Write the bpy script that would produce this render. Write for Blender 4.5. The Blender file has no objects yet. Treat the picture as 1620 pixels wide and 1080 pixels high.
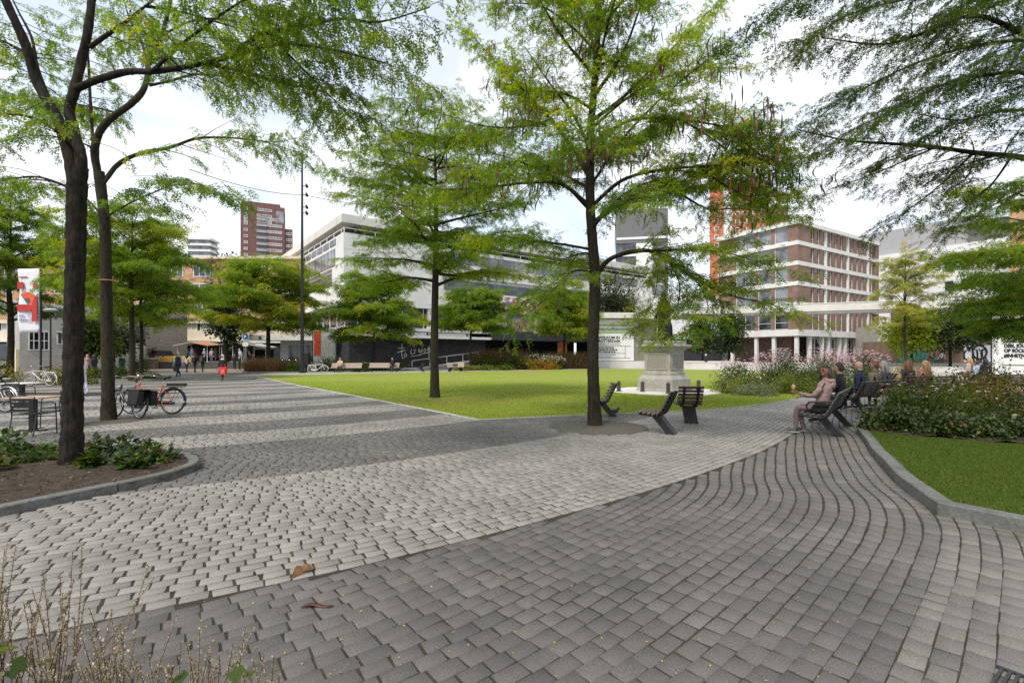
import bpy, math, random
import numpy as np
from mathutils import Vector, Matrix
R = math.radians
sc = bpy.context.scene
COL = sc.collection
# ------------------------------------------------------------------ camera
H = 1.6
cd = bpy.data.cameras.new('camera')
cam = bpy.data.objects.new('camera', cd); COL.objects.link(cam)
cam.location = (0, 0, H); cam.rotation_euler = (R(90), 0, 0)
cd.sensor_width = 36.0; cd.lens = 17.0; cd.shift_y = 0.0136
cd.clip_start = 0.05; cd.clip_end = 3000
sc.camera = cam
# ------------------------------------------------------------------ sky, sun, exposure
SUN_EL, SUN_AZ = R(52), R(215)      # azimuth clockwise from +Y
w = bpy.data.worlds.new('World'); sc.world = w; w.use_nodes = True
nt = w.node_tree; nt.nodes.clear()
def N_(t, k, **kw):
    n = t.nodes.new(k)
    for a, b in kw.items(): setattr(n, a, b)
    return n
out = N_(nt, 'ShaderNodeOutputWorld')
sky = N_(nt, 'ShaderNodeTexSky', sky_type='NISHITA', sun_disc=False, sun_elevation=SUN_EL, sun_rotation=SUN_AZ)
bg1 = N_(nt, 'ShaderNodeBackground'); bg1.inputs['Strength'].default_value = 0.15
bg2 = N_(nt, 'ShaderNodeBackground'); bg2.inputs['Strength'].default_value = 0.74
tc = N_(nt, 'ShaderNodeTexCoord')
mp = N_(nt, 'ShaderNodeMapping'); mp.inputs['Scale'].default_value = (2.2, 2.2, 4.5); mp.inputs['Location'].default_value = (0.3, 0.1, 0.6)
nz = N_(nt, 'ShaderNodeTexNoise'); nz.inputs['Scale'].default_value = 1.3; nz.inputs['Detail'].default_value = 6; nz.inputs['Roughness'].default_value = 0.55
cr = N_(nt, 'ShaderNodeValToRGB')
cr.color_ramp.elements[0].position = 0.40; cr.color_ramp.elements[0].color = (0.62, 0.62, 0.62, 1)
cr.color_ramp.elements[1].position = 0.55; cr.color_ramp.elements[1].color = (1, 1, 1, 1)
nz2 = N_(nt, 'ShaderNodeTexNoise'); nz2.inputs['Scale'].default_value = 3.0; nz2.inputs['Detail'].default_value = 8
cr2 = N_(nt, 'ShaderNodeValToRGB')
cr2.color_ramp.elements[0].position = 0.3; cr2.color_ramp.elements[0].color = (0.76, 0.84, 0.94, 1)
cr2.color_ramp.elements[1].position = 0.7; cr2.color_ramp.elements[1].color = (1.0, 1.0, 1.0, 1)
mx = N_(nt, 'ShaderNodeMixShader')
L = nt.links.new
L(tc.outputs['Generated'], mp.inputs['Vector']); L(mp.outputs['Vector'], nz.inputs['Vector']); L(mp.outputs['Vector'], nz2.inputs['Vector'])
L(nz.outputs['Fac'], cr.inputs['Fac']); L(nz2.outputs['Fac'], cr2.inputs['Fac'])
L(sky.outputs['Color'], bg1.inputs['Color']); L(cr2.outputs['Color'], bg2.inputs['Color'])
L(cr.outputs['Color'], mx.inputs['Fac']); L(bg1.outputs['Background'], mx.inputs[1]); L(bg2.outputs['Background'], mx.inputs[2])
L(mx.outputs['Shader'], out.inputs['Surface'])
sl = bpy.data.lights.new('sun', 'SUN'); sl.energy = 2.1; sl.angle = R(12); sl.color = (1.0, 0.93, 0.84)
so = bpy.data.objects.new('sun', sl); COL.objects.link(so)
so.location = (0, 0, 60); so.rotation_euler = (R(90) - SUN_EL, 0, -SUN_AZ + math.pi)
so.rotation_euler = (R(90) - SUN_EL, 0, math.pi - SUN_AZ)
vs = sc.view_settings; vs.view_transform = 'Standard'; vs.look = 'None'; vs.gamma = 1.0; vs.exposure = 0.80
try: vs.use_curve_mapping = False
except Exception: pass
sc.cycles.max_bounces = 8; sc.cycles.diffuse_bounces = 3; sc.cycles.transmission_bounces = 4; sc.cycles.transparent_max_bounces = 8
try: sc.cycles.use_denoising = False
except Exception: pass

# ------------------------------------------------------------------ helpers
F = 765.0
def G(px, py):
    Y = F * H / (py - 562.0); return np.array([(px - 810.0) / F * Y, Y, 0.0])
def P(px, py, Y):
    return np.array([(px - 810.0) / F * Y, Y, H + (562.0 - py) / F * Y])

def props(o, label=None, cat=None, group=None, kind=None):
    if label: o['label'] = label
    if cat: o['category'] = cat
    if group: o['group'] = group
    if kind: o['kind'] = kind
    return o
def thing(name, label, cat, loc=(0, 0, 0), rotz=0.0, group=None):
    o = bpy.data.objects.new(name, None); COL.objects.link(o)
    o.empty_display_size = 0.2
    o.location = loc; o.rotation_euler = (0, 0, rotz)
    return props(o, label, cat, group)
def link(name, me, parent=None):
    o = bpy.data.objects.new(name, me); COL.objects.link(o)
    if parent is not None: o.parent = parent
    return o
CH = {}
def children(o):
    return [c for c in list(COL.objects) if c.parent == o]
def dup(root, kids, loc, rotz=0.0, label=None, group=None):
    """copy of a thing and its parts; kids: [(part, [sub-parts])]"""
    r = root.copy(); COL.objects.link(r); r.location = loc; r.rotation_euler = (0, 0, rotz)
    if label: r['label'] = label
    if group: r['group'] = group
    for p, subs in kids:
        c = p.copy(); COL.objects.link(c); c.parent = r
        for s in subs:
            d = s.copy(); COL.objects.link(d); d.parent = c
    return r
def kidlist(root):
    return [(c, list(children(c))) for c in children(root)]

class MB:
    def __init__(s): s.v = []; s.f = []; s.m = []
    def add(s, vs_, fs, mi=0):
        b = len(s.v); s.v += [tuple(map(float, q)) for q in vs_]
        for f in fs: s.f.append([b + i for i in f]); s.m.append(mi)
        return s
    def box(s, c, d, rz=0.0, mi=0, M=None):
        x, y, z = d[0] / 2, d[1] / 2, d[2] / 2
        pts = [(-x, -y, -z), (x, -y, -z), (x, y, -z), (-x, y, -z), (-x, -y, z), (x, -y, z), (x, y, z), (-x, y, z)]
        if M is not None: pts = [tuple(M @ Vector(p)) for p in pts]
        elif rz:
            a, b_ = math.cos(rz), math.sin(rz); pts = [(p[0] * a - p[1] * b_, p[0] * b_ + p[1] * a, p[2]) for p in pts]
        pts = [(p[0] + c[0], p[1] + c[1], p[2] + c[2]) for p in pts]
        return s.add(pts, [(0, 3, 2, 1), (4, 5, 6, 7), (0, 1, 5, 4), (1, 2, 6, 5), (2, 3, 7, 6), (3, 0, 4, 7)], mi)
    def bx(s, x0, x1, y0, y1, z0, z1, mi=0):
        return s.box(((x0 + x1) / 2, (y0 + y1) / 2, (z0 + z1) / 2), (abs(x1 - x0), abs(y1 - y0), abs(z1 - z0)), mi=mi)
    def tube(s, pts, r, n=8, mi=0, caps=True, flat=1.0):
        pts = np.asarray(pts, float); k = len(pts)
        r = np.broadcast_to(np.asarray(r, float), (k,)) if np.ndim(r) == 0 else np.interp(np.linspace(0, 1, k), np.linspace(0, 1, len(r)), r)
        t = np.gradient(pts, axis=0); t /= np.linalg.norm(t, axis=1)[:, None] + 1e-9
        ref = np.array([0, 0, 1.0]) if abs(t[:, 2]).mean() < 0.8 else np.array([1.0, 0, 0])
        u = np.cross(t, ref); u /= np.linalg.norm(u, axis=1)[:, None] + 1e-9
        v = np.cross(u, t)
        a = np.arange(n) * 2 * math.pi / n
        ring = pts[:, None, :] + r[:, None, None] * (np.cos(a)[None, :, None] * u[:, None, :] + flat * np.sin(a)[None, :, None] * v[:, None, :])
        b = len(s.v); s.v += [tuple(q) for q in ring.reshape(-1, 3)]
        for i in range(k - 1):
            for j in range(n):
                j2 = (j + 1) % n
                s.f.append([b + i * n + j, b + i * n + j2, b + (i + 1) * n + j2, b + (i + 1) * n + j]); s.m.append(mi)
        if caps:
            s.f.append([b + j for j in reversed(range(n))]); s.m.append(mi)
            s.f.append([b + (k - 1) * n + j for j in range(n)]); s.m.append(mi)
        return s
    def ring(s, c, rad, r, axis='y', n=28, k=6, mi=0, sx=1.0, a0=0.0, a1=2 * math.pi):
        full = abs(a1 - a0 - 2 * math.pi) < 1e-6
        aa = np.linspace(a0, a1, n + 1)
        pts = []
        for a in aa:
            p = (math.cos(a) * rad, math.sin(a) * rad)
            pts.append({'y': (c[0] + p[0], c[1], c[2] + p[1]), 'z': (c[0] + p[0], c[1] + p[1], c[2]), 'x': (c[0], c[1] + p[0], c[2] + p[1])}[axis])
        return s.tube(pts, r, k, mi, caps=not full)
    def prism(s, poly, z0, z1, mi=0):
        n = len(poly)
        pts = [(p[0], p[1], z0) for p in poly] + [(p[0], p[1], z1) for p in poly]
        fs = [tuple(reversed(range(n))), tuple(range(n, 2 * n))] + [(i, (i + 1) % n, n + (i + 1) % n, n + i) for i in range(n)]
        return s.add(pts, fs, mi)
    def lathe(s, prof, c=(0, 0, 0), n=16, mi=0, sx=1.0, sy=1.0, a0=0.0):
        pts = []
        for r, z in prof:
            for j in range(n):
                a = a0 + j * 2 * math.pi / n; pts.append((c[0] + r * sx * math.cos(a), c[1] + r * sy * math.sin(a), c[2] + z))
        fs = []
        for i in range(len(prof) - 1):
            for j in range(n):
                j2 = (j + 1) % n; fs.append((i * n + j, i * n + j2, (i + 1) * n + j2, (i + 1) * n + j))
        fs.append(tuple(reversed(range(n)))); fs.append(tuple((len(prof) - 1) * n + j for j in range(n)))
        return s.add(pts, fs, mi)
    def ball(s, c, r, n=10, k=6, mi=0):
        r = np.broadcast_to(np.asarray(r, float), (3,))
        prof = [(math.sin(math.pi * i / k) * 1.0 + (1e-3 if i in (0, k) else 0), -math.cos(math.pi * i / k)) for i in range(k + 1)]
        b = len(s.v); s.lathe([(p[0], p[1]) for p in prof], n=n, mi=mi)
        for i in range(b, len(s.v)):
            q = s.v[i]; s.v[i] = (c[0] + q[0] * r[0], c[1] + q[1] * r[1], c[2] + q[2] * r[2])
        return s
    def build(s, name, mats, parent=None, smooth=False, bevel=0.0):
        me = bpy.data.meshes.new(name); me.from_pydata(s.v, [], s.f)
        if not isinstance(mats, (list, tuple)): mats = [mats]
        for m in mats: me.materials.append(m)
        if len(mats) > 1: me.polygons.foreach_set('material_index', s.m)
        if smooth: me.polygons.foreach_set('use_smooth', [True] * len(me.polygons))
        me.update()
        o = link(name, me, parent)
        if bevel:
            b = o.modifiers.new('bevel', 'BEVEL'); b.width = bevel; b.segments = 2; b.limit_method = 'ANGLE'; b.angle_limit = R(40)
        return o
def npmesh(name, v, f, mats, parent=None, tint=None, smooth=False, mi=None):
    """v (n,3), f (m,k): one mesh object from arrays; tint: per-vertex float attribute"""
    v = np.ascontiguousarray(v, dtype=np.float32); f = np.ascontiguousarray(f, dtype=np.int32); k = f.shape[1]
    me = bpy.data.meshes.new(name)
    me.vertices.add(len(v)); me.vertices.foreach_set('co', v.ravel())
    me.loops.add(f.size); me.loops.foreach_set('vertex_index', f.ravel())
    me.polygons.add(len(f)); me.polygons.foreach_set('loop_start', np.arange(0, f.size, k, dtype=np.int32))
    try: me.polygons.foreach_set('loop_total', np.full(len(f), k, dtype=np.int32))
    except Exception: pass
    if not isinstance(mats, (list, tuple)): mats = [mats]
    for m in mats: me.materials.append(m)
    if mi is not None: me.polygons.foreach_set('material_index', np.asarray(mi, dtype=np.int32))
    if smooth: me.polygons.foreach_set('use_smooth', np.ones(len(f), dtype=bool))
    me.update(calc_edges=True)
    if tint is not None:
        a = me.attributes.new('tint', 'FLOAT', 'POINT'); a.data.foreach_set('value', np.asarray(tint, dtype=np.float32))
    return link(name, me, parent)

# ------------------------------------------------------------------ materials
def newmat(name):
    m = bpy.data.materials.new(name); m.use_nodes = True; t = m.node_tree; t.nodes.clear()
    o = N_(t, 'ShaderNodeOutputMaterial'); return m, t, o
MATS = {}
def mat(name, col, rough=0.6, var=0.12, scale=8.0, bump=0.0, bscale=None, metal=0.0, spec=0.35, dirt=None, dscale=1.2, damt=0.5):
    """plain surface with a little of its own colour variation, optional stains and bump"""
    if name in MATS: return MATS[name]
    m, t, o = newmat(name); l = t.links.new
    b = N_(t, 'ShaderNodeBsdfPrincipled'); l(b.outputs[0], o.inputs[0])
    b.inputs['Roughness'].default_value = rough; b.inputs['Metallic'].default_value = metal
    try: b.inputs['Specular IOR Level'].default_value = spec
    except Exception: pass
    c = N_(t, 'ShaderNodeTexCoord')
    n = N_(t, 'ShaderNodeTexNoise'); n.inputs['Scale'].default_value = scale; n.inputs['Detail'].default_value = 5
    l(c.outputs['Object'], n.inputs['Vector'])
    r = N_(t, 'ShaderNodeValToRGB')
    lo = [max(0, x * (1 - var)) for x in col]; hi = [min(1, x * (1 + var)) for x in col]
    r.color_ramp.elements[0].position = 0.3; r.color_ramp.elements[0].color = (*lo, 1)
    r.color_ramp.elements[1].position = 0.7; r.color_ramp.elements[1].color = (*hi, 1)
    l(n.outputs['Fac'], r.inputs['Fac']); last = r.outputs['Color']
    if dirt is not None:
        n2 = N_(t, 'ShaderNodeTexNoise'); n2.inputs['Scale'].default_value = dscale; n2.inputs['Detail'].default_value = 8; n2.inputs['Roughness'].default_value = 0.7
        l(c.outputs['Object'], n2.inputs['Vector'])
        r2 = N_(t, 'ShaderNodeValToRGB'); r2.color_ramp.elements[0].position = 0.48; r2.color_ramp.elements[0].color = (0, 0, 0, 1)
        r2.color_ramp.elements[1].position = 0.72; r2.color_ramp.elements[1].color = (damt, damt, damt, 1)
        mxr = N_(t, 'ShaderNodeMix', data_type='RGBA'); mxr.inputs[7].default_value = (*dirt, 1)
        l(n2.outputs['Fac'], r2.inputs['Fac']); l(r2.outputs['Color'], mxr.inputs[0]); l(last, mxr.inputs[6]); last = mxr.outputs[2]
    l(last, b.inputs['Base Color'])
    if bump:
        n3 = N_(t, 'ShaderNodeTexNoise'); n3.inputs['Scale'].default_value = bscale or scale * 4; n3.inputs['Detail'].default_value = 4
        l(c.outputs['Object'], n3.inputs['Vector'])
        bp = N_(t, 'ShaderNodeBump'); bp.inputs['Strength'].default_value = bump; bp.inputs['Distance'].default_value = 0.02
        l(n3.outputs['Fac'], bp.inputs['Height']); l(bp.outputs[0], b.inputs['Normal'])
    MATS[name] = m; return m
def tintmat(name, stops, rough=0.55, trans=0.0, spec=0.25, spk=0.0, bumpv=0.0, noise_scale=60):
    """colour from the per-item 'tint' attribute; trans = share of light a leaf lets through"""
    if name in MATS: return MATS[name]
    m, t, o = newmat(name); l = t.links.new
    at = N_(t, 'ShaderNodeAttribute', attribute_name='tint')
    r = N_(t, 'ShaderNodeValToRGB'); e = r.color_ramp.elements
    while len(e) < len(stops): e.new(0.5)
    for i, (p, c) in enumerate(stops): e[i].position = p; e[i].color = (*c, 1)
    l(at.outputs['Fac'], r.inputs['Fac']); last = r.outputs['Color']
    b = N_(t, 'ShaderNodeBsdfPrincipled'); b.inputs['Roughness'].default_value = rough
    try: b.inputs['Specular IOR Level'].default_value = spec
    except Exception: pass
    if spk or bumpv:
        c = N_(t, 'ShaderNodeTexCoord'); n = N_(t, 'ShaderNodeTexNoise'); n.inputs['Scale'].default_value = noise_scale; n.inputs['Detail'].default_value = 6; n.inputs['Roughness'].default_value = 0.7
        l(c.outputs['Object'], n.inputs['Vector'])
        n2 = N_(t, 'ShaderNodeTexNoise'); n2.inputs['Scale'].default_value = 1.1; n2.inputs['Detail'].default_value = 7; n2.inputs['Roughness'].default_value = 0.65
        l(c.outputs['Object'], n2.inputs['Vector'])
        def mul(src, fac_out, lo, hi):
            rr = N_(t, 'ShaderNodeMapRange'); rr.inputs[1].default_value = 0.3; rr.inputs[2].default_value = 0.7; rr.inputs[3].default_value = lo; rr.inputs[4].default_value = hi
            l(fac_out, rr.inputs[0])
            mm = N_(t, 'ShaderNodeMix', data_type='RGBA', blend_type='MULTIPLY'); mm.inputs[0].default_value = 1.0
            l(src, mm.inputs[6]); l(rr.outputs[0], mm.inputs[7]); return mm.outputs[2]
        last = mul(last, n.outputs['Fac'], 1 - spk, 1 + spk); last = mul(last, n2.outputs['Fac'], 1 - spk * 0.6, 1 + spk * 0.5)
        if bumpv:
            bp = N_(t, 'ShaderNodeBump'); bp.inputs['Strength'].default_value = bumpv; bp.inputs['Distance'].default_value = 0.004
            l(n.outputs['Fac'], bp.inputs['Height']); l(bp.outputs[0], b.inputs['Normal'])
    l(last, b.inputs['Base Color'])
    if trans:
        tr = N_(t, 'ShaderNodeBsdfTranslucent'); hs = N_(t, 'ShaderNodeHueSaturation'); hs.inputs['Value'].default_value = 2.3; hs.inputs['Saturation'].default_value = 1.1; hs.inputs['Hue'].default_value = 0.488
        l(last, hs.inputs['Color']); l(hs.outputs[0], tr.inputs['Color'])
        mxs = N_(t, 'ShaderNodeMixShader'); mxs.inputs[0].default_value = trans
        l(b.outputs[0], mxs.inputs[1]); l(tr.outputs[0], mxs.inputs[2]); l(mxs.outputs[0], o.inputs[0])
    else: l(b.outputs[0], o.inputs[0])
    MATS[name] = m; return m
def brickmat(name, c1, c2, mortar, scale=1.0, bw=0.22, bh=0.07, ms=0.012):
    m, t, o = newmat(name); l = t.links.new
    b = N_(t, 'ShaderNodeBsdfPrincipled'); b.inputs['Roughness'].default_value = 0.85; l(b.outputs[0], o.inputs[0])
    c = N_(t, 'ShaderNodeTexCoord'); sp = N_(t, 'ShaderNodeSeparateXYZ'); ad = N_(t, 'ShaderNodeMath', operation='ADD'); cb = N_(t, 'ShaderNodeCombineXYZ')
    l(c.outputs['Object'], sp.inputs[0]); l(sp.outputs[0], ad.inputs[0]); l(sp.outputs[1], ad.inputs[1]); l(ad.outputs[0], cb.inputs[0]); l(sp.outputs[2], cb.inputs[1])
    br = N_(t, 'ShaderNodeTexBrick'); br.inputs['Scale'].default_value = scale; br.inputs['Brick Width'].default_value = bw; br.inputs['Row Height'].default_value = bh; br.inputs['Mortar Size'].default_value = ms
    br.inputs['Color1'].default_value = (*c1, 1); br.inputs['Color2'].default_value = (*c2, 1); br.inputs['Mortar'].default_value = (*mortar, 1)
    l(cb.outputs[0], br.inputs['Vector'])
    n2 = N_(t, 'ShaderNodeTexNoise'); n2.inputs['Scale'].default_value = 0.7; n2.inputs['Detail'].default_value = 8; l(c.outputs['Object'], n2.inputs['Vector'])
    rr = N_(t, 'ShaderNodeMapRange'); rr.inputs[1].default_value = 0.3; rr.inputs[2].default_value = 0.7; rr.inputs[3].default_value = 0.75; rr.inputs[4].default_value = 1.2
    l(n2.outputs['Fac'], rr.inputs[0])
    mm = N_(t, 'ShaderNodeMix', data_type='RGBA', blend_type='MULTIPLY'); mm.inputs[0].default_value = 1.0
    l(br.outputs['Color'], mm.inputs[6]); l(rr.outputs[0], mm.inputs[7]); l(mm.outputs[2], b.inputs['Base Color'])
    MATS[name] = m; return m
def glassmat(name, col=(0.05, 0.055, 0.06), rough=0.06, var=0.5, scale=0.6, metal=0.0):
    """window pane: a dark room behind glossy glass, blinds and furniture as soft tone changes"""
    m, t, o = newmat(name); l = t.links.new
    b = N_(t, 'ShaderNodeBsdfPrincipled'); b.inputs['Roughness'].default_value = rough; b.inputs['Metallic'].default_value = metal; l(b.outputs[0], o.inputs[0])
    try: b.inputs['Specular IOR Level'].default_value = 0.7
    except Exception: pass
    g = N_(t, 'ShaderNodeNewGeometry'); n = N_(t, 'ShaderNodeTexNoise'); n.inputs['Scale'].default_value = scale; n.inputs['Detail'].default_value = 3
    l(g.outputs['Position'], n.inputs['Vector'])
    r = N_(t, 'ShaderNodeValToRGB'); r.color_ramp.elements[0].position = 0.4; r.color_ramp.elements[0].color = (*[x * (1 - var) for x in col], 1)
    r.color_ramp.elements[1].position = 0.62; r.color_ramp.elements[1].color = (*[min(1, x * (1 + 2.2 * var)) for x in col], 1)
    l(n.outputs['Fac'], r.inputs['Fac']); l(r.outputs['Color'], b.inputs['Base Color'])
    MATS[name] = m; return m

M_CONC = mat('concrete', (0.42, 0.41, 0.38), 0.85, 0.10, 3.0, 0.15, 40, dirt=(0.20, 0.19, 0.16), dscale=0.8, damt=0.45)
M_KERB = mat('kerb_stone', (0.135, 0.138, 0.130), 0.8, 0.22, 30, 0.35, 90, dirt=(0.065, 0.060, 0.045), dscale=2.2, damt=0.75)
M_WHITE = mat('white_render', (0.66, 0.655, 0.63), 0.8, 0.05, 1.2, dirt=(0.42, 0.41, 0.38), dscale=0.35, damt=0.45)
M_WHITE2 = mat('white_panel', (0.70, 0.70, 0.69), 0.6, 0.05, 0.8, dirt=(0.5, 0.5, 0.48), dscale=0.3, damt=0.4)
M_FRAME = mat('white_frame', (0.70, 0.70, 0.68), 0.5, 0.04, 3)
M_BLACK = mat('black_metal', (0.018, 0.018, 0.02), 0.45, 0.2, 20)
M_DARK = mat('dark_metal', (0.035, 0.035, 0.038), 0.5, 0.2, 12)
M_STEEL = mat('steel', (0.55, 0.55, 0.55), 0.3, 0.08, 20, metal=0.9)
M_RUBBER = mat('rubber', (0.015, 0.015, 0.015), 0.8, 0.2, 30)
M_SOIL = mat('soil', (0.042, 0.029, 0.019), 0.95, 0.5, 9, 1.0, 40, dirt=(0.085, 0.062, 0.040), dscale=7, damt=0.6)
M_GLASS = glassmat('window_glass')
M_GLASS2 = glassmat('window_glass_dark', (0.025, 0.028, 0.03), 0.05, 0.6, 0.4)
# ================================================================== GROUND
def interp_curve(pts, step):
    pts = np.asarray(pts, float)
    # Catmull-Rom through the points, then even steps
    q = np.vstack([2 * pts[0] - pts[1], pts, 2 * pts[-1] - pts[-2]]); o = []
    for i in range(1, len(q) - 2):
        for t in np.linspace(0, 1, 24, endpoint=False):
            a, b, c, d = q[i - 1], q[i], q[i + 1], q[i + 2]
            o.append(0.5 * (2 * b + (c - a) * t + (2 * a - 5 * b + 4 * c - d) * t * t + (3 * b - a - 3 * c + d) * t ** 3))
    o.append(q[-2]); o = np.array(o)
    s = np.concatenate([[0], np.cumsum(np.linalg.norm(np.diff(o, axis=0), axis=1))])
    n = max(2, int(s[-1] / step) + 1); u = np.linspace(0, s[-1], n)
    return np.stack([np.interp(u, s, o[:, k]) for k in range(o.shape[1])], 1)
def inside(poly, p):
    poly = np.asarray(poly, float); p = np.atleast_2d(p); r = np.zeros(len(p), bool); n = len(poly)
    for i in range(n):
        a, b = poly[i], poly[(i + 1) % n]
        c = (a[1] > p[:, 1]) != (b[1] > p[:, 1])
        with np.errstate(divide='ignore', invalid='ignore'):
            x = (b[0] - a[0]) * (p[:, 1] - a[1]) / (b[1] - a[1] + 1e-12) + a[0]
        r ^= c & (p[:, 0] < x)
    return r
def signed(curve, p):
    """signed distance of points to a polyline (left of its direction positive)"""
    p = np.atleast_2d(p); best = np.full(len(p), 1e9); sg = np.zeros(len(p))
    for a, b in zip(curve[:-1], curve[1:]):
        d = b - a; L2 = d @ d; u = np.clip(((p - a) @ d) / L2, 0, 1); q = a + u[:, None] * d
        e = np.linalg.norm(p - q, axis=1); m = e < best
        cr_ = d[0] * (p[:, 1] - a[1]) - d[1] * (p[:, 0] - a[0])
        best[m] = e[m]; sg[m] = np.sign(cr_[m])
    return best * sg

LAWN_FRONT = interp_curve([(-0.86, 12.0), (0.5, 12.45), (2.06, 13.0), (3.9, 13.5), (5.6, 14.15), (7.3, 15.1), (9.6, 17.0), (12.1, 19.6), (15, 23.0)], 0.5)
LAWN = np.vstack([LAWN_FRONT, [(20, 28), (25, 38), (24.5, 52), (11.9, 57.2), (-5.5, 47.2), (-13.8, 42.2), (-20.5, 38.3)]])
LAWN_LEFT = interp_curve([(-20.5, 38.3), (-13.0, 27.9), (-5.05, 17.5), (-0.86, 12.0)], 0.5)
BED_L_EDGE = interp_curve([(-5.6, 3.6), (-5.08, 4.8), (-4.77, 5.42), (-4.47, 6.03), (-4.38, 6.5), (-4.52, 7.0), (-4.95, 7.45), (-5.7, 7.8), (-7.5, 8.3), (-10, 8.75), (-14, 9.2)], 0.2)
BED_L = np.vstack([BED_L_EDGE, [(-14, 3.6)]])
KERB_R = np.vstack([interp_curve([(13.5, 12.2), (10.5, 11.7), (8.4, 11.0), (7.35, 10.25), (6.87, 9.56), (6.30, 8.6), (5.77, 7.75), (5.25, 6.8), (4.81, 6.03), (4.29, 4.88)], 0.25), interp_curve([(4.29, 4.88), (4.62, 4.36), (5.3, 3.3), (6.2, 1.8)], 0.25)[1:]])
BED_R = np.vstack([KERB_R, [(16, 1.8), (16, 12.2)]])
RING_C, RING_R = np.array([1.93, 10.85]), 1.07

# --- material of the far paving: light and dark bands along the stone rows
EDIR = np.array([0.76, 0.65]); NDIR = np.array([-0.65, 0.76])
BANDS = [(0, 3.3, 0), (3.3, 6.2, 1), (6.2, 7.9, 0), (7.9, 9.5, 1), (9.5, 11.3, 0), (11.3, 12.6, 1), (12.6, 14.6, 0), (14.6, 16.0, 1), (16.0, 18.0, 0), (18.0, 19.4, 1), (19.4, 21.3, 0), (21.3, 22.7, 1), (22.7, 24.7, 0), (24.7, 26.4, 1), (26.4, 28.4, 0), (28.4, 30, 1), (30, 32.2, 0), (32.2, 34, 1), (34, 36.4, 0), (36.4, 38.4, 1), (38.4, 41, 0), (41, 43, 1), (43, 99, 0)]
def band(o):
    r = np.zeros(len(o))
    for a, b, v in BANDS: r[(o >= a) & (o < b)] = v
    return r
LIGHT, DARKC = (0.235, 0.219, 0.197), (0.104, 0.096, 0.090)
PAVE = tintmat('paver', [(0.0, (0.065, 0.062, 0.061)), (0.25, DARKC), (0.45, (0.130, 0.121, 0.112)), (0.6, (0.178, 0.166, 0.150)), (0.8, LIGHT), (1.0, (0.29, 0.272, 0.245))], rough=0.62, spec=0.35, spk=0.42, bumpv=0.7, noise_scale=120)
JOINT = mat('joint_fill', (0.030, 0.026, 0.019), 0.95, 0.35, 14, 0.5, 90, dirt=(0.066, 0.062, 0.026), dscale=1.6, damt=0.8)

# big sheet to the horizon
gm = mat('far_ground', (0.20, 0.195, 0.185), 0.9, 0.12, 0.6, 0.2, 8)
MB().add([(-900, -300, -0.06), (900, -300, -0.06), (900, 1500, -0.06), (-900, 1500, -0.06)], [(0, 1, 2, 3)]).build('ground', gm)['kind'] = 'structure'
props(MB().add([(-22, -3, -0.0055), (19, -3, -0.0055), (19, 26, -0.0055), (-22, 26, -0.0055)], [(0, 1, 2, 3)]).build('paving_bed', JOINT), kind='structure')

def stone_mesh(c4, tint, rng, cham=0.0032, hz=0.0):
    """c4 (n,4,2) corner rings -> chamfered stones"""
    n = len(c4)
    ctr = c4.mean(1, keepdims=True); d = ctr - c4; ln = np.linalg.norm(d, axis=2, keepdims=True)
    top = c4 + d / ln * cham * 1.5
    z = rng.normal(0, 0.0012, (n, 1)) + rng.normal(0, 0.0005, (n, 4)) + hz
    v = np.zeros((n, 8, 3)); v[:, :4, :2] = c4; v[:, :4, 2] = z - cham * 1.1; v[:, 4:, :2] = top; v[:, 4:, 2] = z
    lo = np.zeros((n, 4, 3)); lo[:, :, :2] = c4 - d / ln * 0.001; lo[:, :, 2] = -0.02
    v = np.concatenate([lo, v], 1)          # 12 verts each
    q = []
    for i in range(4):
        j = (i + 1) % 4
        q.append((i, j, 4 + j, 4 + i)); q.append((4 + i, 4 + j, 8 + j, 8 + i))
    q.append((8, 9, 10, 11)); q = np.array(q)
    f = (np.arange(n)[:, None, None] * 12 + q[None]).reshape(-1, 4)
    return v.reshape(-1, 3), f, np.repeat(tint, 12)

def lay_row(line, wdt, lens, gap_r, gap_c, rng, off=0.0):
    """stones along a polyline: returns corners (n,4,2), centres (n,2)"""
    s = np.concatenate([[0], np.cumsum(np.linalg.norm(np.diff(line, axis=0), axis=1))]); T = s[-1]
    k = int(T / lens[0]) + 4; ll = rng.uniform(lens[0], lens[1], k); e = off + np.concatenate([[0], np.cumsum(ll)]); e = e[e < T]
    a, b = e[:-1], e[1:]
    g = np.maximum(0.003, rng.normal(gap_c, gap_c * 0.35, len(a))) / 2
    def at(u):
        p = np.stack([np.interp(u, s, line[:, 0]), np.interp(u, s, line[:, 1])], 1)
        p2 = np.stack([np.interp(np.minimum(u + 0.05, T), s, line[:, 0]), np.interp(np.minimum(u + 0.05, T), s, line[:, 1])], 1)
        p1 = np.stack([np.interp(np.maximum(u - 0.05, 0), s, line[:, 0]), np.interp(np.maximum(u - 0.05, 0), s, line[:, 1])], 1)
        t = p2 - p1; t /= np.linalg.norm(t, axis=1)[:, None] + 1e-9
        return p, np.stack([-t[:, 1], t[:, 0]], 1)
    pa, na = at(a + g); pb, nb = at(b - g)
    h = (wdt - np.maximum(0.003, rng.normal(gap_r, gap_r * 0.2, len(a)))) / 2
    h = h[:, None]
    sk = rng.normal(0, 0.003, (len(a), 1)) * (pb - pa) / np.linalg.norm(pb - pa, axis=1)[:, None]
    c4 = np.stack([pa - na * h - sk, pb - nb * h - sk, pb + nb * h + sk, pa + na * h + sk], 1)
    c4 += rng.normal(0, 0.0013, c4.shape)
    return c4, c4.mean(1)

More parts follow.
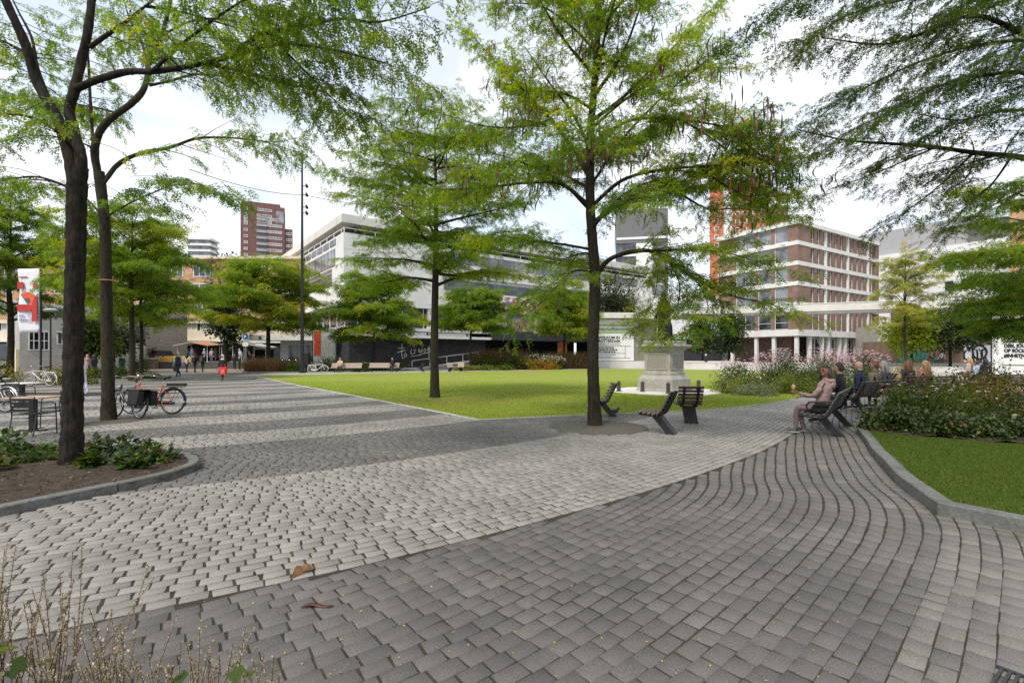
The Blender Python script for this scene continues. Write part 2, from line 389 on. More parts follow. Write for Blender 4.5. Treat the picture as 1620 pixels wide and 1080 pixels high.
rng = np.random.default_rng(7)
BOUND = interp_curve([(-21, -7.5), (-14, -3.4), (-9, -0.7), (-5.5, 1.15), (-2.5, 2.92), (-0.81, 3.92), (1.56, 5.69), (3.86, 7.78), (5.46, 9.55), (6.9, 11.35), (9.5, 14.6), (13, 19), (17, 24)], 0.3)
tb = np.gradient(BOUND, axis=0); tb /= np.linalg.norm(tb, axis=1)[:, None]; nb_ = np.stack([-tb[:, 1], tb[:, 0]], 1)
def keep_common(c):
    near = c[:, 1] > 1.35
    near &= (np.abs(c[:, 0]) < 1.12 * c[:, 1] + 1.2) & (c[:, 1] < 21.5)
    near &= ~inside(BED_L, c + 0) & ~inside(BED_R, c) & ~(inside(LAWN, c))
    near &= np.linalg.norm(c - RING_C, axis=1) > RING_R
    return near
allv, allf, allt, base = [], [], [], 0
def push(c4, tint, hz=0.0):
    global base
    v, f, t = stone_mesh(c4, tint, rng, hz=hz)
    allv.append(v); allf.append(f + base); allt.append(t); base += len(v)
rw = 0.112
for i in range(int(21 / rw)):
    o = (i + 0.5) * rw
    line = BOUND + nb_ * o
    keep = np.ones(len(line), bool); line = line[keep]
    c4, c = lay_row(line, rw, (0.15, 0.20), 0.013, 0.017, rng, off=rng.uniform(0, 0.18))
    k = keep_common(c); c4, c = c4[k], c[k]
    if not len(c): continue
    bd = band(np.full(1, o + 0.04 * math.sin(i)))[0]
    tn = rng.normal(0.79, 0.055, len(c)) if bd == 0 else rng.normal(0.40, 0.06, len(c))
    if o > 6 and bd == 0: tn = tn + 0.07
    push(c4, np.clip(tn, 0.05, 1))
KD = interp_curve([(17, 24), (12.2, 17.6), (9.4, 13.6), (7.55, 10.9), (6.87, 9.56), (5.77, 7.75), (4.81, 6.03), (4.36, 5.05), (3.72, 4.2), (2.40, 2.90), (1.45, 2.05), (0.3, 1.25), (-2.2, -0.25), (-5, -1.7)], 0.12)[::-1].copy()
dd = np.array([-0.945, 0.33]); dd /= np.linalg.norm(dd)
tk = np.gradient(KD, axis=0); tk /= np.linalg.norm(tk, axis=1)[:, None]; nk = np.stack([-tk[:, 1], tk[:, 0]], 1)
rw2 = 0.136
for i in range(-70, 62):
    line = KD + dd * ((i + 0.5) * rw2)
    wob = 0.007 * np.sin(np.arange(len(line)) * 0.13 + i * 0.35) + 0.003 * np.sin(np.arange(len(line)) * 0.47 + i * 0.9)
    line = line + dd * wob[:, None]
    if i < 0: line = line[(line[:, 1] < 5.6) | (line[:, 1] > 9)] if i < -26 else line[line[:, 1] < 40]
    if len(line) < 6: continue
    wl = rw2 * 0.955
    c4, c = lay_row(line, wl, (0.15, 0.205) if i >= 0 else (0.14, 0.2), 0.017 if i >= 0 else 0.015, 0.012, rng, off=rng.uniform(0, 0.18))
    k = keep_common(c)
    so_ = signed(BOUND, c); k &= so_ < -0.028
    c4, c = c4[k], c[k]
    if not len(c): continue
    cs = signed(BOUND, c4.reshape(-1, 2)).reshape(-1, 4)
    bad = cs > -0.006
    if bad.any():      # stones cut along the band edge
        idx = np.array([np.argmin(np.linalg.norm(BOUND - q, axis=1)) for q in c4.reshape(-1, 2)]).reshape(-1, 4)
        c4 = c4 - np.where(bad[..., None], nb_[idx] * (cs + 0.007)[..., None], 0)
    tn = rng.normal(0.27, 0.055, len(c)) if i >= 0 else np.where(c[:, 1] < 5.6, rng.normal(0.52, 0.05, len(c)), rng.normal(0.42, 0.06, len(c)))
    if i >= 0: tn = tn + np.clip((c[:, 0] - 2.2) * 0.055, 0, 0.16)
    push(c4, np.clip(tn, 0.0, 1))
props(npmesh('pavement', np.vstack(allv), np.vstack(allf), PAVE, tint=np.concatenate(allt)), kind='structure')

# far plaza: same bands and stones as a fine pattern on one sheet (stones are under a pixel there)
def plazamat():
    m, t, o = newmat('plaza_bands'); l = t.links.new
    b = N_(t, 'ShaderNodeBsdfPrincipled'); b.inputs['Roughness'].default_value = 0.65; l(b.outputs[0], o.inputs[0])
    c = N_(t, 'ShaderNodeTexCoord'); mpn = N_(t, 'ShaderNodeMapping'); mpn.inputs['Rotation'].default_value = (0, 0, -math.atan2(EDIR[1], EDIR[0]))
    l(c.outputs['Object'], mpn.inputs['Vector'])
    sp = N_(t, 'ShaderNodeSeparateXYZ'); l(mpn.outputs[0], sp.inputs[0])
    sb = N_(t, 'ShaderNodeMath', operation='SUBTRACT'); sb.inputs[1].default_value = 3.55; l(sp.outputs[1], sb.inputs[0])
    md = N_(t, 'ShaderNodeMath', operation='MODULO'); md.inputs[1].default_value = 3.3; l(sb.outputs[0], md.inputs[0])
    gt = N_(t, 'ShaderNodeMath', operation='GREATER_THAN'); gt.inputs[1].default_value = 1.45; l(md.outputs[0], gt.inputs[0])
    mxc = N_(t, 'ShaderNodeMix', data_type='RGBA'); mxc.inputs[6].default_value = (0.120, 0.112, 0.105, 1); mxc.inputs[7].default_value = (0.235, 0.220, 0.198, 1)
    l(gt.outputs[0], mxc.inputs[0])
    br = N_(t, 'ShaderNodeTexBrick'); br.inputs['Scale'].default_value = 1; br.inputs['Brick Width'].default_value = 0.18; br.inputs['Row Height'].default_value = 0.112; br.inputs['Mortar Size'].default_value = 0.007
    br.inputs['Color1'].default_value = (1.06, 1.05, 1.04, 1); br.inputs['Color2'].default_value = (0.9, 0.9, 0.9, 1); br.inputs['Mortar'].default_value = (0.45, 0.43, 0.4, 1)
    l(mpn.outputs[0], br.inputs['Vector'])
    mm = N_(t, 'ShaderNodeMix', data_type='RGBA', blend_type='MULTIPLY'); mm.inputs[0].default_value = 1
    l(mxc.outputs[2], mm.inputs[6]); l(br.outputs['Color'], mm.inputs[7])
    n2 = N_(t, 'ShaderNodeTexNoise'); n2.inputs['Scale'].default_value = 0.8; n2.inputs['Detail'].default_value = 8; l(c.outputs['Object'], n2.inputs['Vector'])
    rr = N_(t, 'ShaderNodeMapRange'); rr.inputs[1].default_value = 0.3; rr.inputs[2].default_value = 0.7; rr.inputs[3].default_value = 0.82; rr.inputs[4].default_value = 1.12; l(n2.outputs['Fac'], rr.inputs[0])
    m2 = N_(t, 'ShaderNodeMix', data_type='RGBA', blend_type='MULTIPLY'); m2.inputs[0].default_value = 1; l(mm.outputs[2], m2.inputs[6]); l(rr.outputs[0], m2.inputs[7])
    l(m2.outputs[2], b.inputs['Base Color']); return m
props(MB().add([(-70, 21.0, -0.0028), (4, 21.0, -0.0028), (-12, 46, -0.0028), (-70, 46, -0.0028)], [(0, 1, 2, 3)]).build('plaza', plazamat()), kind='structure')
props(MB().add([(-70, 8, -0.004), (-22, 8, -0.004), (-22, 21.0, -0.004), (-70, 21.0, -0.004)], [(0, 1, 2, 3)]).build('plaza', MATS.get('x') or mat('plaza_side', (0.28, 0.27, 0.25), 0.8, 0.1, 3)), kind='structure')
red = brickmat('red_paving', (0.27, 0.135, 0.105), (0.33, 0.19, 0.15), (0.22, 0.17, 0.14), 1, 0.2, 0.1, 0.008)
props(MB().add([(-70, 46.0, -0.003), (-18.5, 46.0, -0.003), (-18.5, 58.0, -0.003), (-70, 58.0, -0.003)], [(0, 1, 2, 3)]).build('pavement_red', red), kind='structure')
pathm = mat('path_slabs', (0.36, 0.35, 0.32), 0.85, 0.1, 2.0, 0.1, 30, dirt=(0.24, 0.23, 0.2), dscale=0.6, damt=0.5)
props(MB().add([(-22, 37.6, -0.002), (-18.4, 37.6, -0.002), (-5.4, 46.4, -0.002), (12, 56.4, -0.002), (26, 50, -0.002), (44, 50, -0.002), (44, 63, -0.002), (10, 66, -0.002), (-10, 56, -0.002), (-22, 48, -0.002)], [tuple(range(10))]).build('path', pathm), kind='structure')
props(MB().add([(19, 4, -0.0035), (60, 4, -0.0035), (60, 50, -0.0035), (12, 50, -0.0035), (12, 19.5, -0.0035), (19, 19.5, -0.0035)], [tuple(range(6))]).build('path', pathm), kind='structure')

# --- lawns: real soil sheet, mown texture, blades where they can be told apart
def lawnmat(name, g1, g2, dry, dryamt, thr=0.56):
    m, t, o = newmat(name); l = t.links.new
    b = N_(t, 'ShaderNodeBsdfPrincipled'); b.inputs['Roughness'].default_value = 0.8; l(b.outputs[0], o.inputs[0])
    try: b.inputs['Specular IOR Level'].default_value = 0.15
    except Exception: pass
    c = N_(t, 'ShaderNodeTexCoord')
    def nz_(s, d=6, ro=0.6):
        n = N_(t, 'ShaderNodeTexNoise'); n.inputs['Scale'].default_value = s; n.inputs['Detail'].default_value = d; n.inputs['Roughness'].default_value = ro; l(c.outputs['Object'], n.inputs['Vector']); return n
    n1 = nz_(34, 4, 0.75); r = N_(t, 'ShaderNodeValToRGB'); r.color_ramp.elements[0].position = 0.36; r.color_ramp.elements[0].color = (*g1, 1); r.color_ramp.elements[1].position = 0.64; r.color_ramp.elements[1].color = (*g2, 1)
    l(n1.outputs['Fac'], r.inputs['Fac'])
    n2 = nz_(0.35, 8, 0.65); r2 = N_(t, 'ShaderNodeValToRGB'); r2.color_ramp.elements[0].position = thr - 0.1; r2.color_ramp.elements[0].color = (0, 0, 0, 1); r2.color_ramp.elements[1].position = thr + 0.12; r2.color_ramp.elements[1].color = (dryamt,) * 3 + (1,)
    l(n2.outputs['Fac'], r2.inputs['Fac'])
    # worn ring round the foot of the lawn tree and a worn strip along the path
    mp_ = N_(t, 'ShaderNodeMapping'); mp_.inputs['Location'].default_value = (-0.15 * -2.4, -0.22 * 17.0, 0); mp_.inputs['Scale'].default_value = (0.15, 0.22, 0.0); l(c.outputs['Object'], mp_.inputs['Vector'])
    ln = N_(t, 'ShaderNodeVectorMath', operation='LENGTH'); l(mp_.outputs[0], ln.inputs[0])
    n3 = nz_(1.6, 8, 0.7)
    ad = N_(t, 'ShaderNodeMath', operation='ADD'); l(ln.outputs['Value'], ad.inputs[0]); l(n3.outputs['Fac'], ad.inputs[1])
    r3 = N_(t, 'ShaderNodeMapRange'); r3.inputs[1].default_value = 0.55; r3.inputs[2].default_value = 1.25; r3.inputs[3].default_value = 0.75; r3.inputs[4].default_value = 0.0; l(ad.outputs[0], r3.inputs[0])
    mxm = N_(t, 'ShaderNodeMath', operation='MAXIMUM'); l(r2.outputs['Color'], mxm.inputs[0]); l(r3.outputs[0], mxm.inputs[1])
    mx_ = N_(t, 'ShaderNodeMix', data_type='RGBA'); mx_.inputs[7].default_value = (*dry, 1)
    l(mxm.outputs[0], mx_.inputs[0]); l(r.outputs['Color'], mx_.inputs[6]); l(mx_.outputs[2], b.inputs['Base Color'])
    bp = N_(t, 'ShaderNodeBump'); bp.inputs['Strength'].default_value = 0.6; bp.inputs['Distance'].default_value = 0.03; l(n1.outputs['Fac'], bp.inputs['Height']); l(bp.outputs[0], b.inputs['Normal'])
    return m
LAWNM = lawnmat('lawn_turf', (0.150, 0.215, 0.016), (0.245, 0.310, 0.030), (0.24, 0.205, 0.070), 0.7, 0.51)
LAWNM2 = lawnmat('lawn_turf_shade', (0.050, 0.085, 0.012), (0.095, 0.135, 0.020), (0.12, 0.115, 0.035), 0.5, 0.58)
props(MB().add([(p[0], p[1], 0.012) for p in LAWN], [tuple(range(len(LAWN)))]).build('lawn', LAWNM), kind='structure')
GRASS = tintmat('grass_blade', [(0.0, (0.06, 0.095, 0.012)), (0.5, (0.185, 0.255, 0.022)), (0.85, (0.28, 0.335, 0.04)), (1.0, (0.28, 0.25, 0.09))], rough=0.6, trans=0.25, spec=0.15)
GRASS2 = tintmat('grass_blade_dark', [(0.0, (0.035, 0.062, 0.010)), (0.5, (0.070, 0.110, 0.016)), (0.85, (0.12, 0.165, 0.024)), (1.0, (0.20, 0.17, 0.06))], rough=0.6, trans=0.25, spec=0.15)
def blades(p, h, wdt, rng, lean=0.5):
    n = len(p); a = rng.uniform(0, 2 * math.pi, n); hh = h * rng.uniform(0.6, 1.2, n)
    u = np.stack([np.cos(a), np.sin(a), np.zeros(n)], 1) * (wdt * rng.uniform(0.7, 1.3, n))[:, None]
    le = rng.normal(0, lean, (n, 2)) * hh[:, None]
    tip = p + np.concatenate([le, hh[:, None]], 1)
    v = np.stack([p - u, p + u, tip], 1).reshape(-1, 3)
    return v, np.arange(3 * n).reshape(-1, 3)
def scatter(poly, n, rng, lo, hi):
    p = rng.uniform(lo, hi, (n, 2)); return p[inside(poly, p)]
p = scatter(LAWN, 620000, rng, (-14, 11.8), (14, 30)); p = p[np.abs(p[:, 0]) < 1.1 * p[:, 1]]
p = p[rng.uniform(0, 1, len(p)) < np.clip(1.6 - p[:, 1] / 20.0, 0.12, 1)]
tn = np.clip(rng.normal(0.5, 0.17, len(p)), 0, 0.86)
dry = np.exp(-(((p[:, 0] + 2.4) / 3.6) ** 2 + ((p[:, 1] - 17.0) / 2.4) ** 2)) * 0.8 + 0.5 * np.exp(-(np.abs(signed(LAWN_FRONT, p)) / 0.35) ** 2)
tn = np.where(rng.uniform(0, 1, len(p)) < dry * 0.55, rng.uniform(0.9, 1.0, len(p)), tn)
v, f = blades(np.column_stack([p, np.full(len(p), 0.008)]), 0.036, 0.006, rng)
props(npmesh('grass', v, f, GRASS, tint=np.repeat(tn, 3)), kind='stuff')

# --- kerbs
def sweep_kerb(name, line, wdt, h, stone=1.0, left=True, z0=-0.02, mat_=M_KERB, gap=0.014):
    """kerb stones butted end to end along a line; the line is the outer face foot"""
    mb = MB(); sg = 1 if left else -1
    s = np.concatenate([[0], np.cumsum(np.linalg.norm(np.diff(line, axis=0), axis=1))])
    t = np.gradient(line, axis=0); t /= np.linalg.norm(t, axis=1)[:, None]; n = np.stack([-t[:, 1], t[:, 0]], 1) * sg
    k0 = 0.0
    while k0 < s[-1] - 0.05:
        k1 = min(k0 + stone, s[-1]); u = np.linspace(k0 + gap / 2, k1 - gap / 2, 6)
        p_ = np.stack([np.interp(u, s, line[:, 0]), np.interp(u, s, line[:, 1])], 1); q = np.stack([np.interp(u, s, n[:, 0]), np.interp(u, s, n[:, 1])], 1)
        vs_, fs = [], []; c = 0.012
        for a, b in zip(p_, q):
            prof = [(0, z0), (0, h - c), (c, h), (wdt - c, h), (wdt, h - c), (wdt, z0)]
            vs_ += [(a[0] + b[0] * d, a[1] + b[1] * d, z) for d, z in prof]
        m = 6
        for i in range(5):
            for j in range(m - 1): fs.append((i * m + j, i * m + j + 1, (i + 1) * m + j + 1, (i + 1) * m + j))
        fs.append(tuple(range(m))); fs.append(tuple(5 * m + j for j in reversed(range(m))))
        mb.add(vs_, fs); k0 = k1
    return props(mb.build(name, mat_), kind='structure')
sweep_kerb('kerb', BED_L_EDGE, 0.13, 0.10, 1.15, left=True)
k1 = np.where((np.abs(KERB_R[:, 0] - 4.29) < 1e-6))[0][0]
sweep_kerb('kerb', KERB_R[:k1 + 1], 0.16, 0.125, 1.0, left=True)
sweep_kerb('kerb', KERB_R[k1:], 0.16, 0.1255, 1.0, left=True)
sweep_kerb('lawn_edging', LAWN_FRONT, 0.05, 0.018, 1.0, left=True, mat_=M_CONC)
sweep_kerb('lawn_edging', LAWN_LEFT, 0.09, 0.020, 1.0, left=True, mat_=M_CONC)
# --- beds
def soil_sheet(name, poly, z, rng, amp=0.03, step=0.16, extra=None):
    poly = np.asarray(poly); lo, hi = poly.min(0), poly.max(0)
    nx, ny = int((hi[0] - lo[0]) / step) + 2, int((hi[1] - lo[1]) / step) + 2
    gx, gy = np.meshgrid(np.linspace(lo[0], hi[0], nx), np.linspace(lo[1], hi[1], ny))
    pp = np.stack([gx.ravel(), gy.ravel()], 1)
    zz = z + amp * (np.sin(pp[:, 0] * 5.1) * np.cos(pp[:, 1] * 4.3) * 0.5 + rng.normal(0, 0.5, len(pp)))
    f = []
    for i in range(ny - 1):
        for j in range(nx - 1):
            a = i * nx + j; f.append((a, a + 1, a + nx + 1, a + nx))
    f = np.array(f); c = pp[f].mean(1); f = f[inside(poly, c)]
    return pp, zz, f
pp, zz, f = soil_sheet('s', BED_L, 0.075, rng)
props(npmesh('soil', np.column_stack([pp, zz]), f, M_SOIL, smooth=True), kind='structure')
BED_R_SOIL = np.array([(7.05, 9.5), (7.35, 9.05), (8.3, 8.25), (10, 7.7), (16, 7.2), (16, 12.2), (13.5, 12.15), (10.5, 11.6), (8.5, 10.9), (7.5, 10.2)])
pp, zz, f = soil_sheet('s', BED_R_SOIL, 0.13, rng)
props(npmesh('soil', np.column_stack([pp, zz]), f, M_SOIL, smooth=True), kind='structure')
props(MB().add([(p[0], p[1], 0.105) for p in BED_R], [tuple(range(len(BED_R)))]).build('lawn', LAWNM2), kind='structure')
FRONT_R = np.array([(7.0, 9.6), (7.3, 9.0), (8.3, 8.2), (10, 7.65), (16, 7.15), (16, 1.8), (6.35, 1.85), (4.5, 4.9), (5.0, 6.05), (5.9, 7.7)])
p = scatter(FRONT_R, 300000, rng, (4.3, 3.5), (11, 9.6)); p = p[p[:, 0] < 1.1 * p[:, 1] + 0.3]
tn = np.clip(rng.normal(0.48, 0.18, len(p)), 0, 0.88); tn = np.where(rng.uniform(0, 1, len(p)) < 0.05, 0.97, tn)
v, f = blades(np.column_stack([p, np.full(len(p), 0.10)]), 0.040, 0.0035, rng, 0.55)
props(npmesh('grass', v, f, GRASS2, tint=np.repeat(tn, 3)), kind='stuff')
# bound gravel disc round the middle tree
grav = mat('bound_gravel', (0.105, 0.098, 0.082), 0.95, 0.35, 60, 0.8, 160)
MB().lathe([(0.001, 0.010), (1.05, 0.008), (1.09, 0.004), (1.10, -0.02)][::-1], (RING_C[0], RING_C[1], 0.0), 40).build('tree_pit', grav, smooth=True)['kind'] = 'structure'
MB().lathe([(0.001, 0.004), (0.9, 0.003), (0.97, -0.02)][::-1], (-10.0, 11.9, 0.004), 32).build('tree_pit', grav, smooth=True)['kind'] = 'structure'
# ================================================================== BUILDINGS
BRICK = brickmat('brick_brown', (0.185, 0.098, 0.066), (0.25, 0.140, 0.095), (0.20, 0.16, 0.13), 1.0, 0.24, 0.075, 0.012)
BRICKO = brickmat('brick_orange', (0.42, 0.23, 0.105), (0.48, 0.28, 0.14), (0.36, 0.27, 0.18), 1.0, 0.24, 0.075, 0.010)
BRICKR = brickmat('brick_red', (0.50, 0.13, 0.070), (0.56, 0.16, 0.09), (0.42, 0.16, 0.11), 1.0, 0.5, 0.15, 0.02)
BRICKM = brickmat('brick_maroon', (0.145, 0.066, 0.057), (0.18, 0.084, 0.070), (0.17, 0.09, 0.08), 1.0, 0.5, 0.15, 0.02)
STONED = brickmat('dark_stone', (0.016, 0.016, 0.020), (0.034, 0.034, 0.038), (0.012, 0.012, 0.012), 1.0, 0.5, 0.14, 0.015)
M_CREAM = mat('cream_panel', (0.60, 0.53, 0.41), 0.8, 0.06, 1.0, dirt=(0.40, 0.34, 0.26), dscale=0.5, damt=0.4)
M_GREY = mat('grey_panel', (0.33, 0.33, 0.335), 0.6, 0.05, 0.8)
M_GREYD = mat('grey_panel_dark', (0.13, 0.13, 0.135), 0.6, 0.06, 0.8)
M_TAUPE = mat('taupe_cladding', (0.30, 0.275, 0.235), 0.7, 0.05, 1.0)
M_LIGHTC = mat('pale_concrete', (0.58, 0.565, 0.52), 0.8, 0.06, 1.5, 0.05, 20, dirt=(0.36, 0.34, 0.29), dscale=0.5, damt=0.5)
M_CHAR = mat('charcoal_wall', (0.035, 0.036, 0.042), 0.7, 0.15, 2)
M_VOID = mat('dark_interior', (0.012, 0.012, 0.013), 0.9, 0.3, 1)
M_GLASSG = glassmat('window_glass_grey', (0.16, 0.165, 0.18), 0.10, 0.35, 0.35)
M_BLIND = mat('window_blind', (0.42, 0.44, 0.40), 0.7, 0.12, 0.8)

def win_proto(w, h, vb=1, hb=1, fw=0.07, fm=None, pm=None, d=0.10, split=None):
    """frame and pane meshes of one window, facing -y, foot at the origin's height"""
    f = MB(); f.bx(-w / 2, w / 2, -d, 0, 0, fw); f.bx(-w / 2, w / 2, -d, 0, h - fw, h); f.bx(-w / 2, -w / 2 + fw, -d, 0, fw, h - fw); f.bx(w / 2 - fw, w / 2, -d, 0, fw, h - fw)
    for i in range(1, vb): x = -w / 2 + w * i / vb; f.bx(x - fw * .4, x + fw * .4, -d * .9, 0, fw, h - fw)
    zs = [split] if split else [h * i / hb for i in range(1, hb)]
    for z in zs: f.bx(-w / 2 + fw, w / 2 - fw, -d * .8, 0, z - fw * .4, z + fw * .4)
    of = f.build('window', fm or M_FRAME); p = MB().bx(-w / 2 + fw * .5, w / 2 - fw * .5, -0.035, -0.015, fw * .5, h - fw * .5); op = p.build('pane', pm or M_GLASS)
    me = (of.data, op.data); bpy.data.objects.remove(of); bpy.data.objects.remove(op); return me
def put_win(root, proto, loc, rz=0.0):
    o = link('window', proto[0], root); o.location = loc; o.rotation_euler = (0, 0, rz)
    p = link('pane', proto[1], o); return o
LFT = -math.pi / 2          # a window on the x = 0 face, looking to -x

# ---------------------------------------------------------------- brick office on columns
b = thing('brick_building', 'five storey brown brick building with white floor bands raised on white columns', 'building', (44.9, 76.0, 0), R(32.3))
LX, LY = 29.0, 14.0
core = MB()
ZB = [5.7, 10.05, 13.3, 16.5, 19.7]; ZT = [9.4, 12.65, 15.85, 19.05, 22.25]
for z0, z1 in zip(ZB, ZT): core.bx(0.35, LX, 0.35, LY, z0, z1)
core.bx(4.2, 12.0, 3.2, LY, 0, 4.7)
bands = MB()
bands.bx(-0.25, LX + .2, -0.25, LY, 4.7, 5.7)
for z1, z0 in zip(ZT[:-1], ZB[1:]): bands.bx(-0.08, LX + .05, -0.08, LY, z1, z0)
bands.build('floor_band', M_WHITE, b)
MB().bx(-0.35, LX + .25, -0.35, LY, 22.25, 22.75).bx(-0.3, LX + .2, -0.3, LY, 22.753, 22.9).build('roof', M_WHITE, b)
piers = MB()
wp = win_proto(0.95, 2.5, 1, 2, 0.07, split=0.62); wp0 = win_proto(0.95, 3.4, 1, 2, 0.07, split=0.75)
wpl = [win_proto(2.2, 2.4, 1, 1, 0.08, pm=M_GLASSG, split=None), win_proto(3.4, 2.4, 2, 1, 0.08, pm=M_GLASSG)]
wpl0 = [win_proto(2.2, 3.3, 1, 2, 0.08, pm=M_GLASS, split=1.1), win_proto(3.4, 3.3, 2, 2, 0.08, pm=M_GLASS, split=1.1)]
pil = MB()
for si, (z0, z1) in enumerate(zip(ZB, ZT)):
    piers.bx(0.0, 4.0, 0.0, 0.36, z0, z1); piers.bx(0.0, 0.36, 0.361, 1.5, z0, z1); piers.bx(27.8, LX, 0.0, 0.36, z0, z1)
    for i in range(12):
        xw = 4.55 + i * 1.96; put_win(b, wp0 if si == 0 else wp, (xw, 0.30, z0 + 0.04))
        x1 = xw + 0.5; x2 = xw + 1.46
        if i < 11:
            if i % 4 in (2,): pil.bx(x1, x1 + 0.34, 0.0, 0.36, z0, z1); piers.bx(x1 + 0.345, x2, 0.02, 0.36, z0, z1)
            else: piers.bx(x1, x2, 0.0, 0.36, z0, z1)
    for y0, y1, k in ((1.5, 3.7, 0), (4.3, 6.5, 0), (7.1, 10.5, 1)):
        put_win(b, (wpl0 if si == 0 else wpl)[k], (0.28, (y0 + y1) / 2, z0 + .06), LFT)
    for y in (3.7, 6.5, 10.5): piers.bx(0.05, 0.36, y, y + .6, z0, z1)
pil.build('pilaster', M_WHITE, b)
core.v, core.f, core.m = core.v + piers.v, core.f + [[i + len(core.v) for i in f] for f in piers.f], core.m + piers.m; core.build('wall', BRICK, b)
colb = MB().bx(-.25, .25, -.25, .25, 0, 4.7); c0 = colb.build('column', M_WHITE, b); c0.location = (0.3, 0.3, 0)
for q in ((0.3, 3.9), (0.3, 6.9), (0.3, 11.3), (4.2, 0.3), (8.2, .3), (10.2, .3), (14.2, .3), (16.2, .3), (20.2, .3), (22.2, .3), (26.2, .3), (28.6, .3)):
    c = c0.copy(); COL.objects.link(c); c.parent = b; c.location = (q[0], q[1], 0)
gp = MB(); gp.bx(5.0, 27.5, .9, 1.2, 0, 4.7); gp.build('ground_panel', M_CREAM, b)
gw = win_proto(1.1, 3.2, 1, 2, .06, pm=M_GLASS2)
for x in (6.3, 7.4, 9.4, 11.4, 13.0, 17.6, 19.2, 23.6, 25.0): put_win(b, gw, (x, .88, 1.2))
# tags sprayed on the wall under the overhang: curved strokes with a real, thin body
def scribble(mb, x0, z0, wdt, hgt, n, rg, r=0.05, y=0.0, axis='x'):
    for i in range(n):
        cx = x0 + wdt * (i + .5) / n; a0 = rg.uniform(0, 6.28); sp = rg.uniform(3.2, 5.6); rx, rz_ = wdt / n * rg.uniform(.4, .7), hgt * rg.uniform(.3, .5)
        a = np.linspace(a0, a0 + sp, 12); px_ = cx + rx * np.cos(a); pz = z0 + hgt / 2 + rz_ * np.sin(a) + rg.normal(0, .1)
        pts = np.column_stack([px_, np.full(12, y), pz]) if axis == 'x' else np.column_stack([np.full(12, y), px_, pz])
        mb.tube(pts, r, 5)
rg = np.random.default_rng(3)
M_PINK = mat('spray_magenta', (0.30, 0.04, 0.12), 0.7); M_SPW = mat('spray_white', (0.75, 0.75, 0.74), 0.7); M_SPK = mat('spray_black', (0.02, 0.02, 0.02), 0.7); M_TEAL = mat('spray_teal', (0.05, 0.30, 0.23), 0.7); M_YEL = mat('spray_yellow', (0.50, 0.48, 0.05), 0.7); M_RED = mat('red_paint', (0.50, 0.03, 0.03), 0.5)
g = MB(); g.bx(4.12, 4.19, 3.4, 5.8, .9, 2.9); g.build('graffiti', M_SPW, b)
g = MB(); scribble(g, 3.3, .9, 2.4, 2.0, 7, rg, .05, 4.08, 'y'); g.build('graffiti', M_SPK, b)
g = MB(); g.bx(6.0, 10.3, 3.1, 3.17, 1.0, 2.6); g.build('graffiti', M_SPW, b)
g = MB(); scribble(g, 6.0, 1.0, 4.2, 1.7, 8, rg, .06, 3.06); g.build('graffiti', M_SPK, b)
g = MB(); scribble(g, 4.4, 1.3, 1.6, 1.8, 6, rg, .16, 3.08); g.build('graffiti', M_PINK, b)
g = MB(); scribble(g, 7.0, 2.2, 5.0, 1.5, 5, rg, .11, .80); g.build('graffiti', M_SPK, b)
g = MB(); scribble(g, 26.6, 1.0, 1.8, 1.6, 4, rg, .12, .80); g.build('graffiti', M_YEL, b)

# ---------------------------------------------------------------- long white building with grey top storey
A_L = math.atan2(-0.845, 0.534)      # its visible face runs towards the camera along this
b = thing('white_building', 'long white panelled building with grey top storey and paired dark windows', 'building', (80.3, 105.0, 0), A_L)
w_ = MB(); w_.bx(-14, 46, 0, 16, 4.5, 23.3)
for i in range(31): w_.bx(-14 + i * 2.0 - .012, -14 + i * 2.0 + .012, -0.012, 0, 4.5, 23.3)
w_.build('wall', M_WHITE2, b)
gj = MB(); [gj.bx(-14, 46, -0.008, -0.001, z, z + .03) for z in (8.2, 11.2, 14.2, 17.2, 20.2)]; gj.build('panel_joint', M_GREY, b)
MB().bx(-14, 14, 2.0, 16, 23.3, 28.8).build('roof_storey', M_GREY, b); MB().bx(14, 46, 0.6, 16, 23.3, 27.2).build('roof_storey', M_GREYD, b)
MB().bx(-14, 46, .5, 16, 0, 4.5).build('ground_storey', M_GREY, b)
w1 = win_proto(1.3, 3.0, 1, 4, .08, M_GREYD, M_GLASS, .06); w2 = win_proto(1.3, 1.8, 1, 2, .08, M_GREYD, M_GLASS, .06)
for x in (11.3, 13.7): put_win(b, w1, (x, -0.02, 18.2)); put_win(b, w2, (x, -0.02, 14.4)); put_win(b, w2, (x, -0.02, 9.9))
put_win(b, w2, (7.2, -.02, 9.9)); put_win(b, w2, (4.8, -.02, 9.9))

# ---------------------------------------------------------------- skybridge beam
b = thing('skybridge', 'long pale concrete footbridge beam spanning across in front of the brick building', 'footbridge')
pL, pR = P(1042, 503, 71), P(1640, 462, 56)
d = (pR - pL)[:2]; L_ = float(np.linalg.norm(d)); an = math.atan2(d[1], d[0]); z0 = 7.2
b.location = (pL[0], pL[1], 0); b.rotation_euler = (0, 0, an)
MB().bx(0, L_, 0, 3.0, z0 + .25, z0 + 1.2).bx(0, L_, .25, 2.75, z0 - .05, z0 + .248).build('deck', M_LIGHTC, b)
MB().bx(0, L_, -.06, .12, z0 + 1.2, z0 + 1.3).build('coping', M_WHITE, b)
pr = MB().bx(-.35, .35, -.6, .6, 0, z0 - .05); p0 = pr.build('pier', M_CONC, b); p0.location = (L_ * .985, 1.5, 0)
c = p0.copy(); COL.objects.link(c); c.parent = b; c.location = (9, 1.5, 0)

